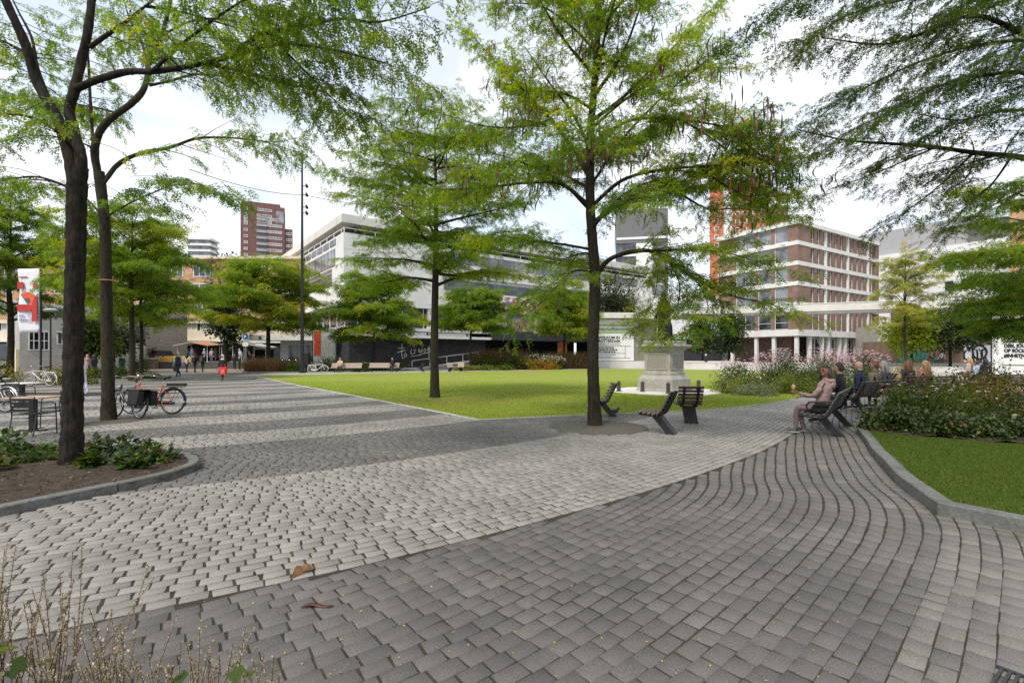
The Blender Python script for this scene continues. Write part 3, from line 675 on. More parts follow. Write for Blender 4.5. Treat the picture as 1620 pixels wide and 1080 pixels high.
# ---------------------------------------------------------------- text helper
def text_mesh(txt, size, m, parent, loc, rot=(R(90), 0, 0), name='lettering', ext=0.012, xs=1.0, bold=0.0, align='LEFT', shear=0.0):
    cu = bpy.data.curves.new('txt', 'FONT'); cu.body = txt; cu.size = size; cu.extrude = ext; cu.align_x = align; cu.offset = bold; cu.shear = shear
    o = bpy.data.objects.new('txt', cu); COL.objects.link(o); dg = bpy.context.evaluated_depsgraph_get()
    me = bpy.data.meshes.new_from_object(o.evaluated_get(dg)); bpy.data.objects.remove(o)
    me.materials.clear(); me.materials.append(m); q = link(name, me, parent); q.location = loc; q.rotation_euler = rot; q.scale = (xs, 1, 1); return q
M_INK = mat('print_black', (0.02, 0.02, 0.02), 0.6); M_INKG = mat('print_grey', (0.30, 0.30, 0.30), 0.6); M_BOARD = mat('board_white', (0.66, 0.655, 0.635), 0.6, 0.03, 1)

# ---------------------------------------------------------------- welcome pavilion
YP = 62.0; kx = YP / F
b = thing('welcome_pavilion', 'low flat-roofed pavilion with a park picture above a WELKOM IN ROTTERDAM board', 'pavilion', (P(943, 562, YP)[0], YP, 0), R(4))
W_ = 4.95
MB().bx(0, W_, 0, 3, .85, 6.35).build('wall', M_TAUPE, b)
MB().add([(W_, 0.0, .85), (W_ + 4.2, 3.2, .85), (W_ + 4.2, 3.2, 6.3), (W_, 0.0, 6.3), (W_, 3, .85), (W_ + 4, 6, .85), (W_ + 4, 6, 6.3), (W_, 3, 6.3)], [(0, 1, 2, 3), (5, 4, 7, 6), (1, 5, 6, 2), (3, 2, 6, 7)]).build('wall', M_TAUPE, b)
rb = MB(); [rb.tube([(W_ + 4.2 * t - .02, 3.2 * t - .03, .9), (W_ + 4.2 * t - .02, 3.2 * t - .03, 6.25)], .018, 4) for t in np.linspace(.04, .96, 14)]; rb.build('cladding_rib', M_GREYD, b)
MB().prism([(-1.2, -.6), (W_ + 3.0, -.9), (W_ + 5.6, 1.2), (W_ + 3.2, 6), (-1.2, 5)], 6.35, 7.05).build('roof', M_LIGHTC, b)
MB().bx(-2.5, W_ + 14, -.45, 3.4, 0, .85).build('plinth', M_LIGHTC, b)
MB().bx(.03, W_ - .03, -.06, -.003, .92, 4.4).build('board', M_BOARD, b)
def parkpic():
    m, t, o = newmat('park_picture'); l = t.links.new; bb = N_(t, 'ShaderNodeBsdfPrincipled'); bb.inputs['Roughness'].default_value = .5; l(bb.outputs[0], o.inputs[0])
    c = N_(t, 'ShaderNodeTexCoord'); sp = N_(t, 'ShaderNodeSeparateXYZ'); l(c.outputs['Generated'], sp.inputs[0])
    n = N_(t, 'ShaderNodeTexNoise'); n.inputs['Scale'].default_value = 3.2; n.inputs['Detail'].default_value = 7; n.inputs['Roughness'].default_value = .75; l(c.outputs['Object'], n.inputs['Vector'])
    ad = N_(t, 'ShaderNodeMath', operation='MULTIPLY_ADD'); ad.inputs[1].default_value = .55; l(n.outputs['Fac'], ad.inputs[0]); l(sp.outputs[2], ad.inputs[2])
    r = N_(t, 'ShaderNodeValToRGB'); e = r.color_ramp.elements
    for _ in range(4): e.new(.5)
    for i, (p_, cc) in enumerate([(.2, (.12, .30, .05)), (.42, (.30, .36, .22)), (.58, (.05, .05, .06)), (.70, (.45, .42, .40)), (.85, (.06, .30, .07)), (1.0, (.62, .60, .62))]): e[i].position = p_; e[i].color = (*cc, 1)
    l(ad.outputs[0], r.inputs['Fac']); l(r.outputs[0], bb.inputs['Base Color']); return m
MB().bx(.03, W_ - .03, -.05, -.003, 4.45, 6.2).build('picture', parkpic(), b)
tx = lambda s, sz, x, z, m=M_INK, xs=1.0, bold=0.0: text_mesh(s, sz, m, b, (x, -.075, z), xs=xs, bold=bold)
tx('WELKOM IN', .50, .30, 3.72, bold=.012); tx('ROTTERDAM.', .50, .30, 3.28, bold=.012, xs=.94); tx('MAKE IT HAPPEN.', .38, .30, 2.92, M_INKG, .98)
ru = MB(); ru.bx(.3, 4.5, -.075, -.062, 2.76, 2.81); ru.bx(.3, 3.75, -.075, -.062, 1.84, 1.89); ru.bx(.3, 4.5, -.075, -.062, 1.22, 1.27); ru.bx(3.76, 3.81, -.075, -.062, 1.27, 2.76); ru.build('rule', M_INK, b)
tx('DANS, CENTRUM,', .25, .32, 2.50, bold=.006); tx('WINKELEN EN WONEN BIJ', .25, .32, 2.24, bold=.006, xs=.80); tx('HET STADSCENTRUM', .25, .32, 1.98, bold=.006, xs=.9)
tx('inhetnieuwecentrum van rotterdam', .17, .32, 1.62, M_INKG, .9); tx('kijk ook op onze pagina', .17, .32, 1.40, M_INKG)

# low garden wall beyond the lawn, terrace edge for the market
b = thing('garden_wall', 'long low pale concrete wall along the far edge of the lawn', 'wall', (17.8, 58.3, 0), math.atan2(-6.5, 16))
MB().bx(0, 30, 0, .5, 0, .72).build('wall', M_LIGHTC, b); MB().bx(-.05, 30.05, -.05, .55, .72, .82).build('coping', M_LIGHTC, b)
b = thing('concrete_steps', 'pale concrete steps and sitting wall in front of the graffiti shops', 'steps', (36.0, 45.5, 0), R(-4))
for i in range(3): MB().bx(0, 7.0, i * .45, 2.5, i * .17, .17 + i * .17).build('step', M_LIGHTC, b)
MB().bx(7.0, 26, 0.2, .7, 0, .6).build('wall', M_LIGHTC, b)
b = thing('terrace_wall', 'low dark wall holding up the market terrace', 'wall', (-52, 58.0, 0), 0)
MB().bx(0, 34, 0, .4, 0, .72).build('wall', mat('terrace_stone', (.085, .085, .075), .85, .12, 2, .1, 20), b); MB().bx(0, 34, -.04, .5, .72, .78).build('coping', M_GREYD, b)
props(MB().add([(-95, 58.4, .70), (-17, 58.4, .70), (-24, 74, .70), (-95, 74, .70)], [(0, 1, 2, 3)]).build('market_terrace', mat('terrace_paving', (.24, .235, .22), .85, .1, 2)), kind='structure')
b = thing('gate_pillar', 'short brown brick pillar at the end of the dark terrace wall', 'pillar', (P(234, 583, 57)[0], 57.3, 0)); MB().bx(-.7, .7, -.5, .5, 0, 1.15).build('wall', BRICK, b); MB().bx(-.78, .78, -.58, .58, 1.15, 1.3).build('coping', M_CONC, b)

# ---------------------------------------------------------------- white modernist block
b = thing('white_building', 'large white modernist block with long dark window strips and a bright mural', 'building', (-20.9, 60.0, 0), math.atan2(.608, .794))
XR, YL = 62.0, 40.0
w_ = MB(); w_.bx(0, XR, 0, YL, 13.0, 16.9); w_.bx(.0, XR, .0, YL, 8.1, 10.7); w_.bx(.5, XR, .5, YL, 10.7, 13.0)
w_.bx(0, 14, -.003, .6, 10.7, 13.0); w_.bx(-.003, .6, .61, 4.6, 10.7, 13.0); w_.build('wall', M_WHITE, b)
jn = MB(); [jn.bx(x, x + .03, -.008, 0.02, 13.0, 16.9) for x in np.arange(2.4, 14, 3.0)]; [jn.bx(0, 14, -.010, -.001, z, z + .03) for z in (11.9, 14.9)]; jn.build('panel_joint', M_GREY, b)
MB().bx(-.35, XR, -.35, YL, 18.05, 19.0).bx(-.25, XR, -.25, YL, 19.003, 19.15).build('roof', M_LIGHTC, b)
MB().bx(1.4, XR, 1.4, YL, 16.9, 18.05).build('roof_storey', M_CHAR, b)
rl = MB()
rl.bx(0.05, XR, .05, .12, 17.45, 17.55); rl.bx(.05, .12, .13, YL, 17.45, 17.55)
for i in range(16): rl.bx(.05 + i * 4, .15 + i * 4, .05, .13, 16.9, 17.45); rl.bx(.05, .13, 1 + i * 3, 1.1 + i * 3, 16.9, 17.45)
rl.build('railing', M_FRAME, b)
MB().bx(.9, XR, .9, YL, 5.3, 8.1).build('glazing', M_GLASS2, b)
md = MB(); [md.bx(x, x + .10, .78, .9, 5.4, 8.1) for x in np.arange(2, XR, 3.1)]; [md.bx(.78, .9, y, y + .1, 5.4, 8.1) for y in np.arange(2, YL, 3.1)]; md.build('mullion', M_FRAME, b)
cl0 = MB().bx(-.25, .25, -.25, .25, 4.0, 8.1).build('column', M_WHITE, b); cl0.location = (5.5, .4, 0)
for x in (12, 18.5, 25, 31.5, 38, 44.5, 51): c = cl0.copy(); COL.objects.link(c); c.parent = b; c.location = (x, .4, 0)
MB().bx(.3, 22, -.5, 2, 4.85, 5.3).bx(6, 22, -.55, 1.0, 3.95, 4.3).bx(.2, 1.2, -.1, YL, 4.7, 5.3).build('ledge', M_WHITE, b)
# window strips on both faces
ws = win_proto(3.0, 1.5, 1, 1, .08, M_GREYD, M_GLASSG, .05); wt = win_proto(3.0, 1.55, 1, 1, .08, M_GREYD, M_GLASS, .05)
for i in range(14): put_win(b, ws, (16.0 + i * 3.05, -.005, 14.9)); put_win(b, wt, (16.0 + i * 3.05, .49, 11.0))
wsm = win_proto(2.4, .8, 2, 1, .07, M_GREYD, M_GLASS, .05); wbig = win_proto(2.9, 2.2, 2, 1, .08, M_GREYD, M_GLASSG, .05)
for i in range(10): put_win(b, wsm, (-.005, 4.2 + i * 2.9, 15.85), LFT)
for i in range(6): put_win(b, wbig, (-.005, 4.7 + i * 3.0, 13.2), LFT)
for i in range(8): put_win(b, wt, (.49, 6.2 + i * 3.05, 11.0), LFT)
# dark stone ground floor, entrance and its poster
MB().bx(1.2, 22, 1.0, 4, 0, 3.95).bx(1.0, 1.19, 1.0, YL, 0, 4.7).build('ground_storey', STONED, b); MB().bx(44.5, XR, .6, 4, 0, 5.3).build('ground_storey', STONED, b)
MB().bx(22, 44.4, 4.5, 5, 0, 4.0).build('entrance_back', M_VOID, b)
MB().bx(22.0, 46, -.9, 5, 3.95, 5.25).build('canopy', M_CHAR, b)
c = cl0.copy(); COL.objects.link(c); c.parent = b; c.location = (44.0, .0, -4.0); c.scale = (.8, .8, 1)
def muralmat():
    m, t, o = newmat('mural_paint'); l = t.links.new; bb = N_(t, 'ShaderNodeBsdfPrincipled'); bb.inputs['Roughness'].default_value = .6; l(bb.outputs[0], o.inputs[0])
    c = N_(t, 'ShaderNodeTexCoord'); n = N_(t, 'ShaderNodeTexNoise'); n.inputs['Scale'].default_value = 1.1; n.inputs['Detail'].default_value = 3; l(c.outputs['Object'], n.inputs['Vector'])
    mxv = N_(t, 'ShaderNodeMix', data_type='RGBA'); mxv.inputs[0].default_value = .35; l(c.outputs['Object'], mxv.inputs[6]); l(n.outputs['Color'], mxv.inputs[7])
    v = N_(t, 'ShaderNodeTexVoronoi'); v.inputs['Scale'].default_value = 3.0; l(mxv.outputs[2], v.inputs['Vector'])
    sp = N_(t, 'ShaderNodeSeparateColor'); l(v.outputs['Color'], sp.inputs[0])
    r = N_(t, 'ShaderNodeValToRGB'); r.color_ramp.interpolation = 'CONSTANT'; e = r.color_ramp.elements
    cols = [(.05, .05, .07), (.62, .62, .66), (.10, .14, .38), (.60, .26, .05), (.16, .17, .20), (.70, .70, .72), (.45, .10, .20), (.65, .48, .06), (.22, .28, .45), (.35, .20, .42)]
    while len(e) < len(cols): e.new(.5)
    for i, cc in enumerate(cols): e[i].position = i / len(cols); e[i].color = (*cc, 1)
    l(sp.outputs[0], r.inputs['Fac']); l(r.outputs[0], bb.inputs['Base Color']); return m
MM = muralmat(); MB().bx(21, 43, -.06, -.004, 8.15, 10.65).bx(19, 43, .72, .775, 5.45, 8.0).build('mural', MM, b)
pst = MB().bx(37.2, 39.4, 1.2, 1.3, 0.5, 3.9).build('poster', mat('poster_orange', (.62, .20, .06), .5, .3, 1.5), b); MB().bx(37.2, 39.4, 1.17, 1.197, .5, 1.7).build('poster_foot', mat('poster_blue', (.10, .14, .22), .5), pst)
MB().bx(45.2, 46.6, .50, .59, 0, 3.2).build('door', M_GREY, b)
# white brushed lettering on the dark wall
lt = MB(); S_ = lambda pts, r=.085: lt.tube([(x, .93, z) for x, z in interp_curve(pts, .08)], r, 6, flat=.5)
for st in ([(7.6, 2.55), (8.7, 2.62)], [(8.2, 3.2), (8.15, 2.2), (8.22, 1.3), (8.5, 1.2)], [(7.5, 1.95), (8.1, 2.15), (8.8, 2.3)], [(8.65, 1.9), (8.5, 1.6), (8.7, 1.4), (8.9, 1.65), (8.65, 1.92)],
           [(9.6, 2.5), (9.5, 1.9), (9.75, 1.75)], [(9.85, 2.9), (10.0, 3.1)], [(10.2, 2.4), (9.95, 2.3), (10.15, 2.05), (9.9, 1.85)], [(10.7, 2.55), (10.75, 2.0), (10.95, 2.3), (11.1, 2.0), (11.25, 2.6)], [(11.6, 2.55), (11.45, 2.25), (11.65, 2.05), (11.8, 2.4), (11.6, 2.56)],
           [(12.05, 2.1), (12.1, 2.65)], [(12.1, 2.5), (12.35, 2.7), (12.45, 2.2)], [(12.3, 3.0), (12.25, 2.0), (12.3, .9)], [(9.5, 1.45), (10.3, 1.55), (11.0, 1.65)], [(10.9, 1.75), (12.2, 2.0), (13.2, 2.2)]): S_(st)
lt.build('lettering', M_FRAME, b)
# ramp handrail
b = thing('handrail', 'pale metal handrail sloping up along the dark stone wall', 'railing', (P(652, 584, 55)[0], 55.0, 0), math.atan2(.608, .794))
r_ = MB(); LR = 9.0
r_.tube([(0, 0, 1.0), (LR, 0, 2.0)], .05, 6); b1 = r_.build('rail', M_LIGHTC, b)
for i in range(5): MB().bx(-.04, .04, -.04, .04, 0, .98 + i * .25).build('post', M_LIGHTC, b).location = (i * LR / 4, 0, 0)
MB().add([(0, -.4, 0), (LR, -.4, 0), (LR, -.4, 1.0), (0, 1.5, 0), (LR, 1.5, 0), (LR, 1.5, 1.0)], [(0, 1, 2), (3, 5, 4), (0, 2, 5, 3), (1, 4, 5, 2)]).build('ramp', M_CONC, b)

# ---------------------------------------------------------------- orange brick row with shops
YR = 74.0; b = thing('shop_row', 'orange brick apartment row with cream bands over market shop fronts', 'building', (-88, YR, 0))
MB().bx(0, 56, 0, 12, 6.9, 16.3).build('wall', BRICKO, b)
MB().bx(0, 56, -.25, 0.0, 6.5, 7.0).bx(0, 56, -.12, 12, 3.9, 5.4).bx(-.3, 56.3, -.4, 12, 16.3, 16.7).build('band', M_CREAM, b)
MB().bx(0, 56, .3, 12, 5.4, 6.5).bx(0, 56, .6, 12, 0.7, 3.9).build('ground_storey', M_CHAR, b)
MB().bx(0, 56, -1.4, .6, 3.65, 3.85).build('canopy', M_FRAME, b)
wr = win_proto(2.6, 1.25, 3, 1, .09, pm=M_BLIND); wq = win_proto(2.7, 1.6, 3, 1, .10, pm=M_GLASS); wq2 = win_proto(1.5, 1.3, 2, 1, .10, pm=M_GLASS)
for i in range(18): put_win(b, wr, (1.8 + i * 3.05, .28, 5.35))
for fl, z in enumerate((8.3, 11.0, 13.6)):
    for i in range(13): put_win(b, (wq if (i + fl) % 3 else wq2), (2.4 + i * 4.25, -.01, z))
for i in range(9):
    x = 2 + i * 6.1; MB().bx(x, x + 4.6, .5, .58, .9, 3.4).build('shop_window', M_GLASS if i % 2 else M_GLASS2, b)
sg = MB().bx(34.6, 40.5, -.05, .5, 3.0, 3.62).build('shop_sign', mat('sign_purple', (.045, .03, .075), .5), b)
text_mesh('KRIGET', .62, mat('sign_lilac', (.45, .36, .80), .5), sg, (36.0, -.10, 3.08), bold=.02, name='lettering')
# white fascia of the jeweller and the kiosk with its flying roof
b = thing('jeweller_shop', 'low white fronted jeweller shop with black spaced letters on its fascia', 'shop', (P(383, 562, 68)[0], 68.0, .7))
MB().bx(0, 9.2, 0, .4, 2.65, 3.75).bx(8.7, 9.2, 0, .4, 0, 2.65).build('fascia', M_BOARD, b); MB().bx(0, 9.2, .4, 4, 0, 3.7).build('wall', M_CHAR, b)
text_mesh('J U W E L I E R', .62, M_INK, b, (3.7, -.02, 2.95), bold=.02, xs=.9); text_mesh('THE TIME', .40, M_INK, b, (.7, -.02, 3.05), bold=.02)
MB().bx(-.2, 9.5, -.5, 4, 3.75, 5.1).build('parapet', M_CREAM, b)
b = thing('kiosk', 'grey walled kiosk under a pointed white flying roof', 'kiosk', (P(393, 562, 62)[0], 62.0, .0), R(14))
MB().prism([(0, 0), (2.2, -.9), (11, -1.8), (11, 5), (3, 4)], 3.55, 4.2).build('roof', M_LIGHTC, b); MB().bx(3.6, 11, .8, 4.6, 0, 3.55).build('wall', M_GREY, b)
text_mesh('D', .5, M_INK, b, (1.35, -.62, 3.65), rot=(R(90), 0, R(-22)), bold=.03)
for x in (4.6, 6.5, 8.6): MB().bx(x, x + 1.3, .74, .79, .4, 2.9).build('window', M_GLASS2, b)
# grey house at the frame edge
b = thing('grey_house', 'pale grey brick house with white barred windows at the frame edge', 'house', (P(32, 562, 47)[0], 47.0, 0), R(52))
hb = brickmat('brick_pale', (.36, .35, .31), (.42, .41, .37), (.33, .32, .29), 1, .24, .08, .01)
MB().bx(0, 9, 0, 9, 0, 6.4).build('wall', hb, b); MB().bx(-.02, 9.02, -.02, 9.02, 6.4, 6.7).build('roof', M_LIGHTC, b); MB().bx(-.05, 7, -.06, -.003, 0, 6.3).build('side_panel', M_CONC, b)
wl = win_proto(1.5, 1.9, 4, 2, .09, pm=M_GLASS2); put_win(b, wl, (1.3, -.065, 2.1)); put_win(b, win_proto(1.2, 1.3, 3, 1, .09, pm=M_GLASS2), (3.2, -.065, 2.7))
put_win(b, wl, (4.9, -.065, 2.1)); MB().bx(-.25, -.02, .4, 1.0, 0, 2.2).build('door_post', mat('pale_yellow', (.62, .56, .36), .7), b)
# low beige wing between the house and the shop row
b = thing('beige_wing', 'low beige side wing with dark garage openings behind the near trunks', 'building', (-62, 62, 0))
MB().bx(0, 15, 0, 8, 0, 7.6).build('wall', M_TAUPE, b); MB().bx(-.1, 15.1, -.1, 8, 7.6, 7.9).build('roof', M_LIGHTC, b)
MB().bx(2, 6, -.06, -.003, .2, 3.0).build('garage_door', M_VOID, b); MB().bx(8, 12, -.06, -.003, .2, 2.8).build('garage_door', M_VOID, b); MB().bx(12.2, 15, -.05, -.003, 3.65, 7.6).build('side_panel', M_CHAR, b)
for i in range(4): put_win(b, win_proto(2.2, 1.5, 3, 1, .09, pm=M_GLASS), (1.8 + i * 2.9, -.01, 4.9)); MB().bx(0, 15, -.1, -.004, 3.3, 3.6).build('band', M_LIGHTC, b)

# ---------------------------------------------------------------- towers behind
b = thing('brown_tower', 'maroon brick apartment tower stepping down on one side, far behind', 'tower', (P(380.5, 562, 230)[0], 230, 0), R(24))
k = 230 / F
MB().bx(0, 19, 0, 14, 0, 74).bx(1.0, 17.0, .6, 13, 74, 75.5).build('wall', BRICKM, b)
MB().bx(19, 22.5, 1, 14, 0, 64).build('wall', BRICKM, b)
MB().bx(7, 11, -.05, .4, 0, 64).build('balcony_recess', M_GREYD, b)
wt1 = win_proto(6.4, 1.3, 5, 1, .15, pm=M_GLASSG); wt2 = win_proto(2.6, 1.3, 2, 1, .15, pm=M_GLASSG); wt3 = win_proto(1.6, 1.3, 1, 1, .15, pm=M_GLASSG)
sl_ = MB()
for i in range(16):
    z = 22 + i * 3.0
    put_win(b, wt1, (14.6, -.05, z)); put_win(b, wt2, (20.9, .95, min(z, 61))) if z < 62 else None
    put_win(b, wt3, (2.2, -.05, z)); sl_.bx(6.8, 11.2, -.7, -.06, z - .2, z + .9)
sl_.build('balcony', M_GREY, b)
for z in (65.5, 68.4, 71.2): put_win(b, wt1, (10.2, -.05, z)); put_win(b, wt3, (2.2, -.05, z))
MB().bx(15.2, 18.6, -.06, -.003, 66, 72).build('roof_window', M_GLASSG, b)
b = thing('pale_tower', 'pale high-rise with stacked balconies, small between the trees', 'tower', (P(297, 562, 260)[0], 260, 0), R(6))
MB().bx(0, 10.5, 0, 10, 0, 64).build('wall', M_GLASSG, b); s_ = MB(); [s_.bx(-.3, 12.2, -1.2, 9, z, z + 1.1) for z in np.arange(3, 64, 3.2)]; s_.build('balcony', M_FRAME, b)
b = thing('red_tower', 'orange-red residential tower split by a pale glazed slot', 'tower', (P(1124, 562, 190)[0], 190, 0), R(-21))
MB().bx(0, 4.6, 0, 14, 0, 70).bx(8.0, 20.5, 0, 14, 0, 68).build('wall', BRICKR, b); MB().bx(4.6, 8.0, .8, 13, 0, 66).build('slot', M_WHITE2, b); MB().bx(20.5, 27, 1, 14, 0, 58).build('wall', BRICK, b)
wr1 = win_proto(1.5, 1.5, 1, 1, .2, pm=M_GLASS)
for i in range(9):
    for x in (9.6, 12.2, 15.6, 18.4): put_win(b, wr1, (x, -.05, 40 + i * 3.1))
    if i < 6: put_win(b, wr1, (2.2, -.05, 44 + i * 3.2))
b = thing('glass_tower', 'grey office tower with a dark glass top behind the central tree', 'tower', (P(974, 562, 112)[0], 112, 0), R(-11))
MB().bx(0, 4.6, 0, 12, 0, 31).build('stair_wall', M_GLASS, b); MB().bx(0, 11.6, -.2, 12, 27.4, 35).build('roof_storey', M_GREYD, b); MB().bx(4.6, 8.2, -.1, 12, 0, 27.4).build('wall', M_WHITE2, b); MB().bx(8.2, 11.6, 0, 12, 0, 27.4).build('window_wall', M_GLASSG, b)
s_ = MB(); [s_.bx(-.1, 4.6, -.12, 0.0, z, z + .5) for z in np.arange(4, 27, 3.4)]; [s_.bx(8.2, 11.7, -.12, 0, z, z + .4) for z in np.arange(4, 27, 3.4)]; s_.bx(.2, 11.5, -.35, -.203, 28.2, 28.7); s_.build('floor_band', M_FRAME, b)
b = thing('white_block', 'low white block with dark ground floor behind the conical trees', 'building', (P(1030, 562, 88)[0], 88, 0), R(6))
MB().bx(0, 24, 0, 10, 4.6, 12.5).build('wall', M_WHITE2, b); MB().bx(.2, 24, .4, 10, 0, 4.6).build('ground_storey', M_CHAR, b); MB().bx(4, 7, -.05, -.003, 8.2, 11.2).bx(8, 10, -.05, -.003, 8.2, 11.2).build('window', M_GLASSG, b)
# brown brick shops with graffiti, right
YG = 66.0; b = thing('brick_shop', 'two storey brown brick shop building with graffiti shutters and a balcony', 'shop', (P(1424, 562, YG)[0], YG, 0), R(-4))
MB().bx(4.2, 11, 0, 8, 3.6, 8.0).bx(.1, 13.5, .3, 8, .0, 3.6).build('wall', BRICK, b); MB().bx(4.1, 11.1, -.15, 8, 8.0, 8.3).build('roof', M_GREY, b)
MB().bx(5.2, 7.4, -.05, -.003, 4.8, 7.6).bx(8.0, 10.2, -.05, -.003, 4.8, 7.6).build('upper_panel', mat('pink_panel', (.42, .30, .26), .7, .1, 1), b)
MB().bx(4.6, 8.6, -1.2, -.06, 4.0, 4.25).build('balcony', M_FRAME, b); MB().bx(0, 13.5, -.3, .3, 3.5, 3.75).build('canopy', M_GREY, b)
for x in (6.6, 9.4): put_win(b, win_proto(1.4, 2.7, 2, 1, .14, pm=M_GLASS2), (x + .4, .28, .6))
g = MB(); scribble(g, .2, .8, 5.2, 2.0, 9, rg, .17, .22); g.build('graffiti', M_TEAL, b)
g = MB(); scribble(g, 3.4, 1.4, 1.8, 1.2, 4, rg, .10, .16); g.build('graffiti', M_RED, b)
b = thing('brick_shop', 'brown brick shop with a big black and white sprayed face on its wall', 'shop', (P(1520, 562, 62)[0], 62, 0), R(-4))
MB().bx(0, 9, 0, 7, 0, 6.2).build('wall', BRICK, b); MB().bx(-.1, 9.1, -.1, 7, 6.2, 6.5).build('roof', M_GREY, b)
g = MB(); g.bx(.4, 3.6, -.04, -.003, .8, 2.9); g.build('graffiti', M_SPW, b); g = MB(); g.ring((2.2, -.06, 2.0), .85, .12, 'y', 20, 5); scribble(g, .4, .8, 2.6, 1.8, 5, rg, .10, -.06); g.build('graffiti', M_SPK, b)
put_win(b, win_proto(2.0, 2.3, 3, 3, .10, pm=M_GLASS), (5.2, -.01, .8))
b = thing('grey_annex', 'pale grey annex with a dark blue cash machine panel beside the brick building', 'building', (P(1388, 562, 80)[0], 80, 0), R(-6))
MB().bx(0, 5.4, 0, 6, 0, 6.5).build('wall', M_CONC, b); MB().bx(2.9, 5.0, -.06, -.003, 1.0, 3.9).build('cash_panel', mat('navy_panel', (.03, .04, .10), .5), b); MB().bx(3.5, 4.3, -.10, -.063, 1.6, 2.6).build('screen', M_GREY, b)
# tan wall slice at the right frame edge
b = thing('tan_building', 'tan brick facade showing behind the boughs at the frame edge', 'building', (P(1597, 562, 78)[0], 78, 0), R(-47))
MB().bx(0, 8, 0, 8, 0, 26.5).build('wall', BRICKO, b)
for i in range(6): put_win(b, wq2, (3.2, -.01, 5 + i * 3.4))

# ---------------------------------------------------------------- lettered white hoarding, right
b = thing('hoarding', 'tall white hoarding with bold black Dutch lettering, partly hidden by boughs', 'hoarding', (P(1572.5, 562, 30)[0], 30.0, 0), R(-3))
MB().bx(0, 4.6, 0, .12, 0.35, 4.1).build('board', M_BOARD, b)
for x in (.05, 2.3, 4.5): MB().bx(x - .05, x + .05, .13, .23, 0, 4.1).build('post', M_DARK, b)
ht = lambda s, sz, z, m=M_INK, bold=0.0, x=.58: text_mesh(s, sz, m, b, (x, -.02, z), bold=bold)
ht('ROTTERDAM', .46, 2.95, bold=.012, x=.58); ht('MAKE IT HAPPEN', .40, 2.52, M_INKG); ht('DEEL JOUW FOTO', .29, 2.10, bold=.010); ht('OP SOCIAL MEDIA', .29, 1.80, bold=.010); ht('#INHETNIEUWS', .29, 1.49, bold=.010)
MB().bx(.58, 4.2, -.02, -.003, 2.41, 2.45).bx(.58, 4.2, -.02, -.003, .98, 1.02).build('rule', M_INK, b)
# ================================================================== TREES
def barkmat(name, c1, c2, bump=0.8, moss=None):
    m, t, o = newmat(name); l = t.links.new
    b = N_(t, 'ShaderNodeBsdfPrincipled'); b.inputs['Roughness'].default_value = 0.95; l(b.outputs[0], o.inputs[0])
    try: b.inputs['Specular IOR Level'].default_value = 0.15
    except Exception: pass
    c = N_(t, 'ShaderNodeTexCoord'); mpn = N_(t, 'ShaderNodeMapping'); mpn.inputs['Scale'].default_value = (26, 26, 5); l(c.outputs['Object'], mpn.inputs['Vector'])
    n = N_(t, 'ShaderNodeTexNoise'); n.inputs['Scale'].default_value = 1; n.inputs['Detail'].default_value = 7; n.inputs['Roughness'].default_value = 0.7; l(mpn.outputs[0], n.inputs['Vector'])
    r = N_(t, 'ShaderNodeValToRGB'); r.color_ramp.elements[0].position = 0.38; r.color_ramp.elements[0].color = (*c1, 1); r.color_ramp.elements[1].position = 0.66; r.color_ramp.elements[1].color = (*c2, 1); l(n.outputs['Fac'], r.inputs['Fac'])
    last = r.outputs['Color']
    if moss:
        n2 = N_(t, 'ShaderNodeTexNoise'); n2.inputs['Scale'].default_value = 2.2; n2.inputs['Detail'].default_value = 6; l(c.outputs['Object'], n2.inputs['Vector'])
        r2 = N_(t, 'ShaderNodeMapRange'); r2.inputs[1].default_value = 0.45; r2.inputs[2].default_value = 0.7; r2.inputs[3].default_value = 0; r2.inputs[4].default_value = 0.55; l(n2.outputs['Fac'], r2.inputs[0])
        mx_ = N_(t, 'ShaderNodeMix', data_type='RGBA'); mx_.inputs[7].default_value = (*moss, 1); l(r2.outputs[0], mx_.inputs[0]); l(last, mx_.inputs[6]); last = mx_.outputs[2]
    l(last, b.inputs['Base Color'])
    bp = N_(t, 'ShaderNodeBump'); bp.inputs['Strength'].default_value = bump; bp.inputs['Distance'].default_value = 0.03; l(n.outputs['Fac'], bp.inputs['Height']); l(bp.outputs[0], b.inputs['Normal'])
    MATS[name] = m; return m
BARK = barkmat('bark_dark', (0.012, 0.010, 0.008), (0.042, 0.034, 0.026))
BARK2 = barkmat('bark_mossy', (0.018, 0.015, 0.011), (0.056, 0.047, 0.033), moss=(0.046, 0.048, 0.020))
LEAF = tintmat('leaf_locust', [(0.0, (0.024, 0.050, 0.007)), (0.35, (0.066, 0.126, 0.014)), (0.65, (0.128, 0.198, 0.020)), (0.88, (0.188, 0.242, 0.025)), (1.0, (0.275, 0.265, 0.028))], trans=0.5)
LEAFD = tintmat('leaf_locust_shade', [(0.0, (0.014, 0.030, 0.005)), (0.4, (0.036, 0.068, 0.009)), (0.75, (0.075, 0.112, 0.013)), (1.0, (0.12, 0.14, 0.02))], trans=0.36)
LEAFY = tintmat('leaf_yellow', [(0.0, (0.12, 0.15, 0.025)), (0.4, (0.22, 0.24, 0.045)), (0.8, (0.33, 0.32, 0.06)), (1.0, (0.38, 0.32, 0.05))], trans=0.4)
LEAFG = tintmat('leaf_dense', [(0.0, (0.010, 0.020, 0.006)), (0.5, (0.026, 0.044, 0.010)), (1.0, (0.055, 0.075, 0.016))], trans=0.2)
LEAFX = tintmat('leaf_autumn', [(0.0, (0.03, 0.045, 0.010)), (0.3, (0.075, 0.09, 0.015)), (0.55, (0.17, 0.16, 0.022)), (0.8, (0.28, 0.19, 0.03)), (1.0, (0.26, 0.11, 0.03))], trans=0.35)
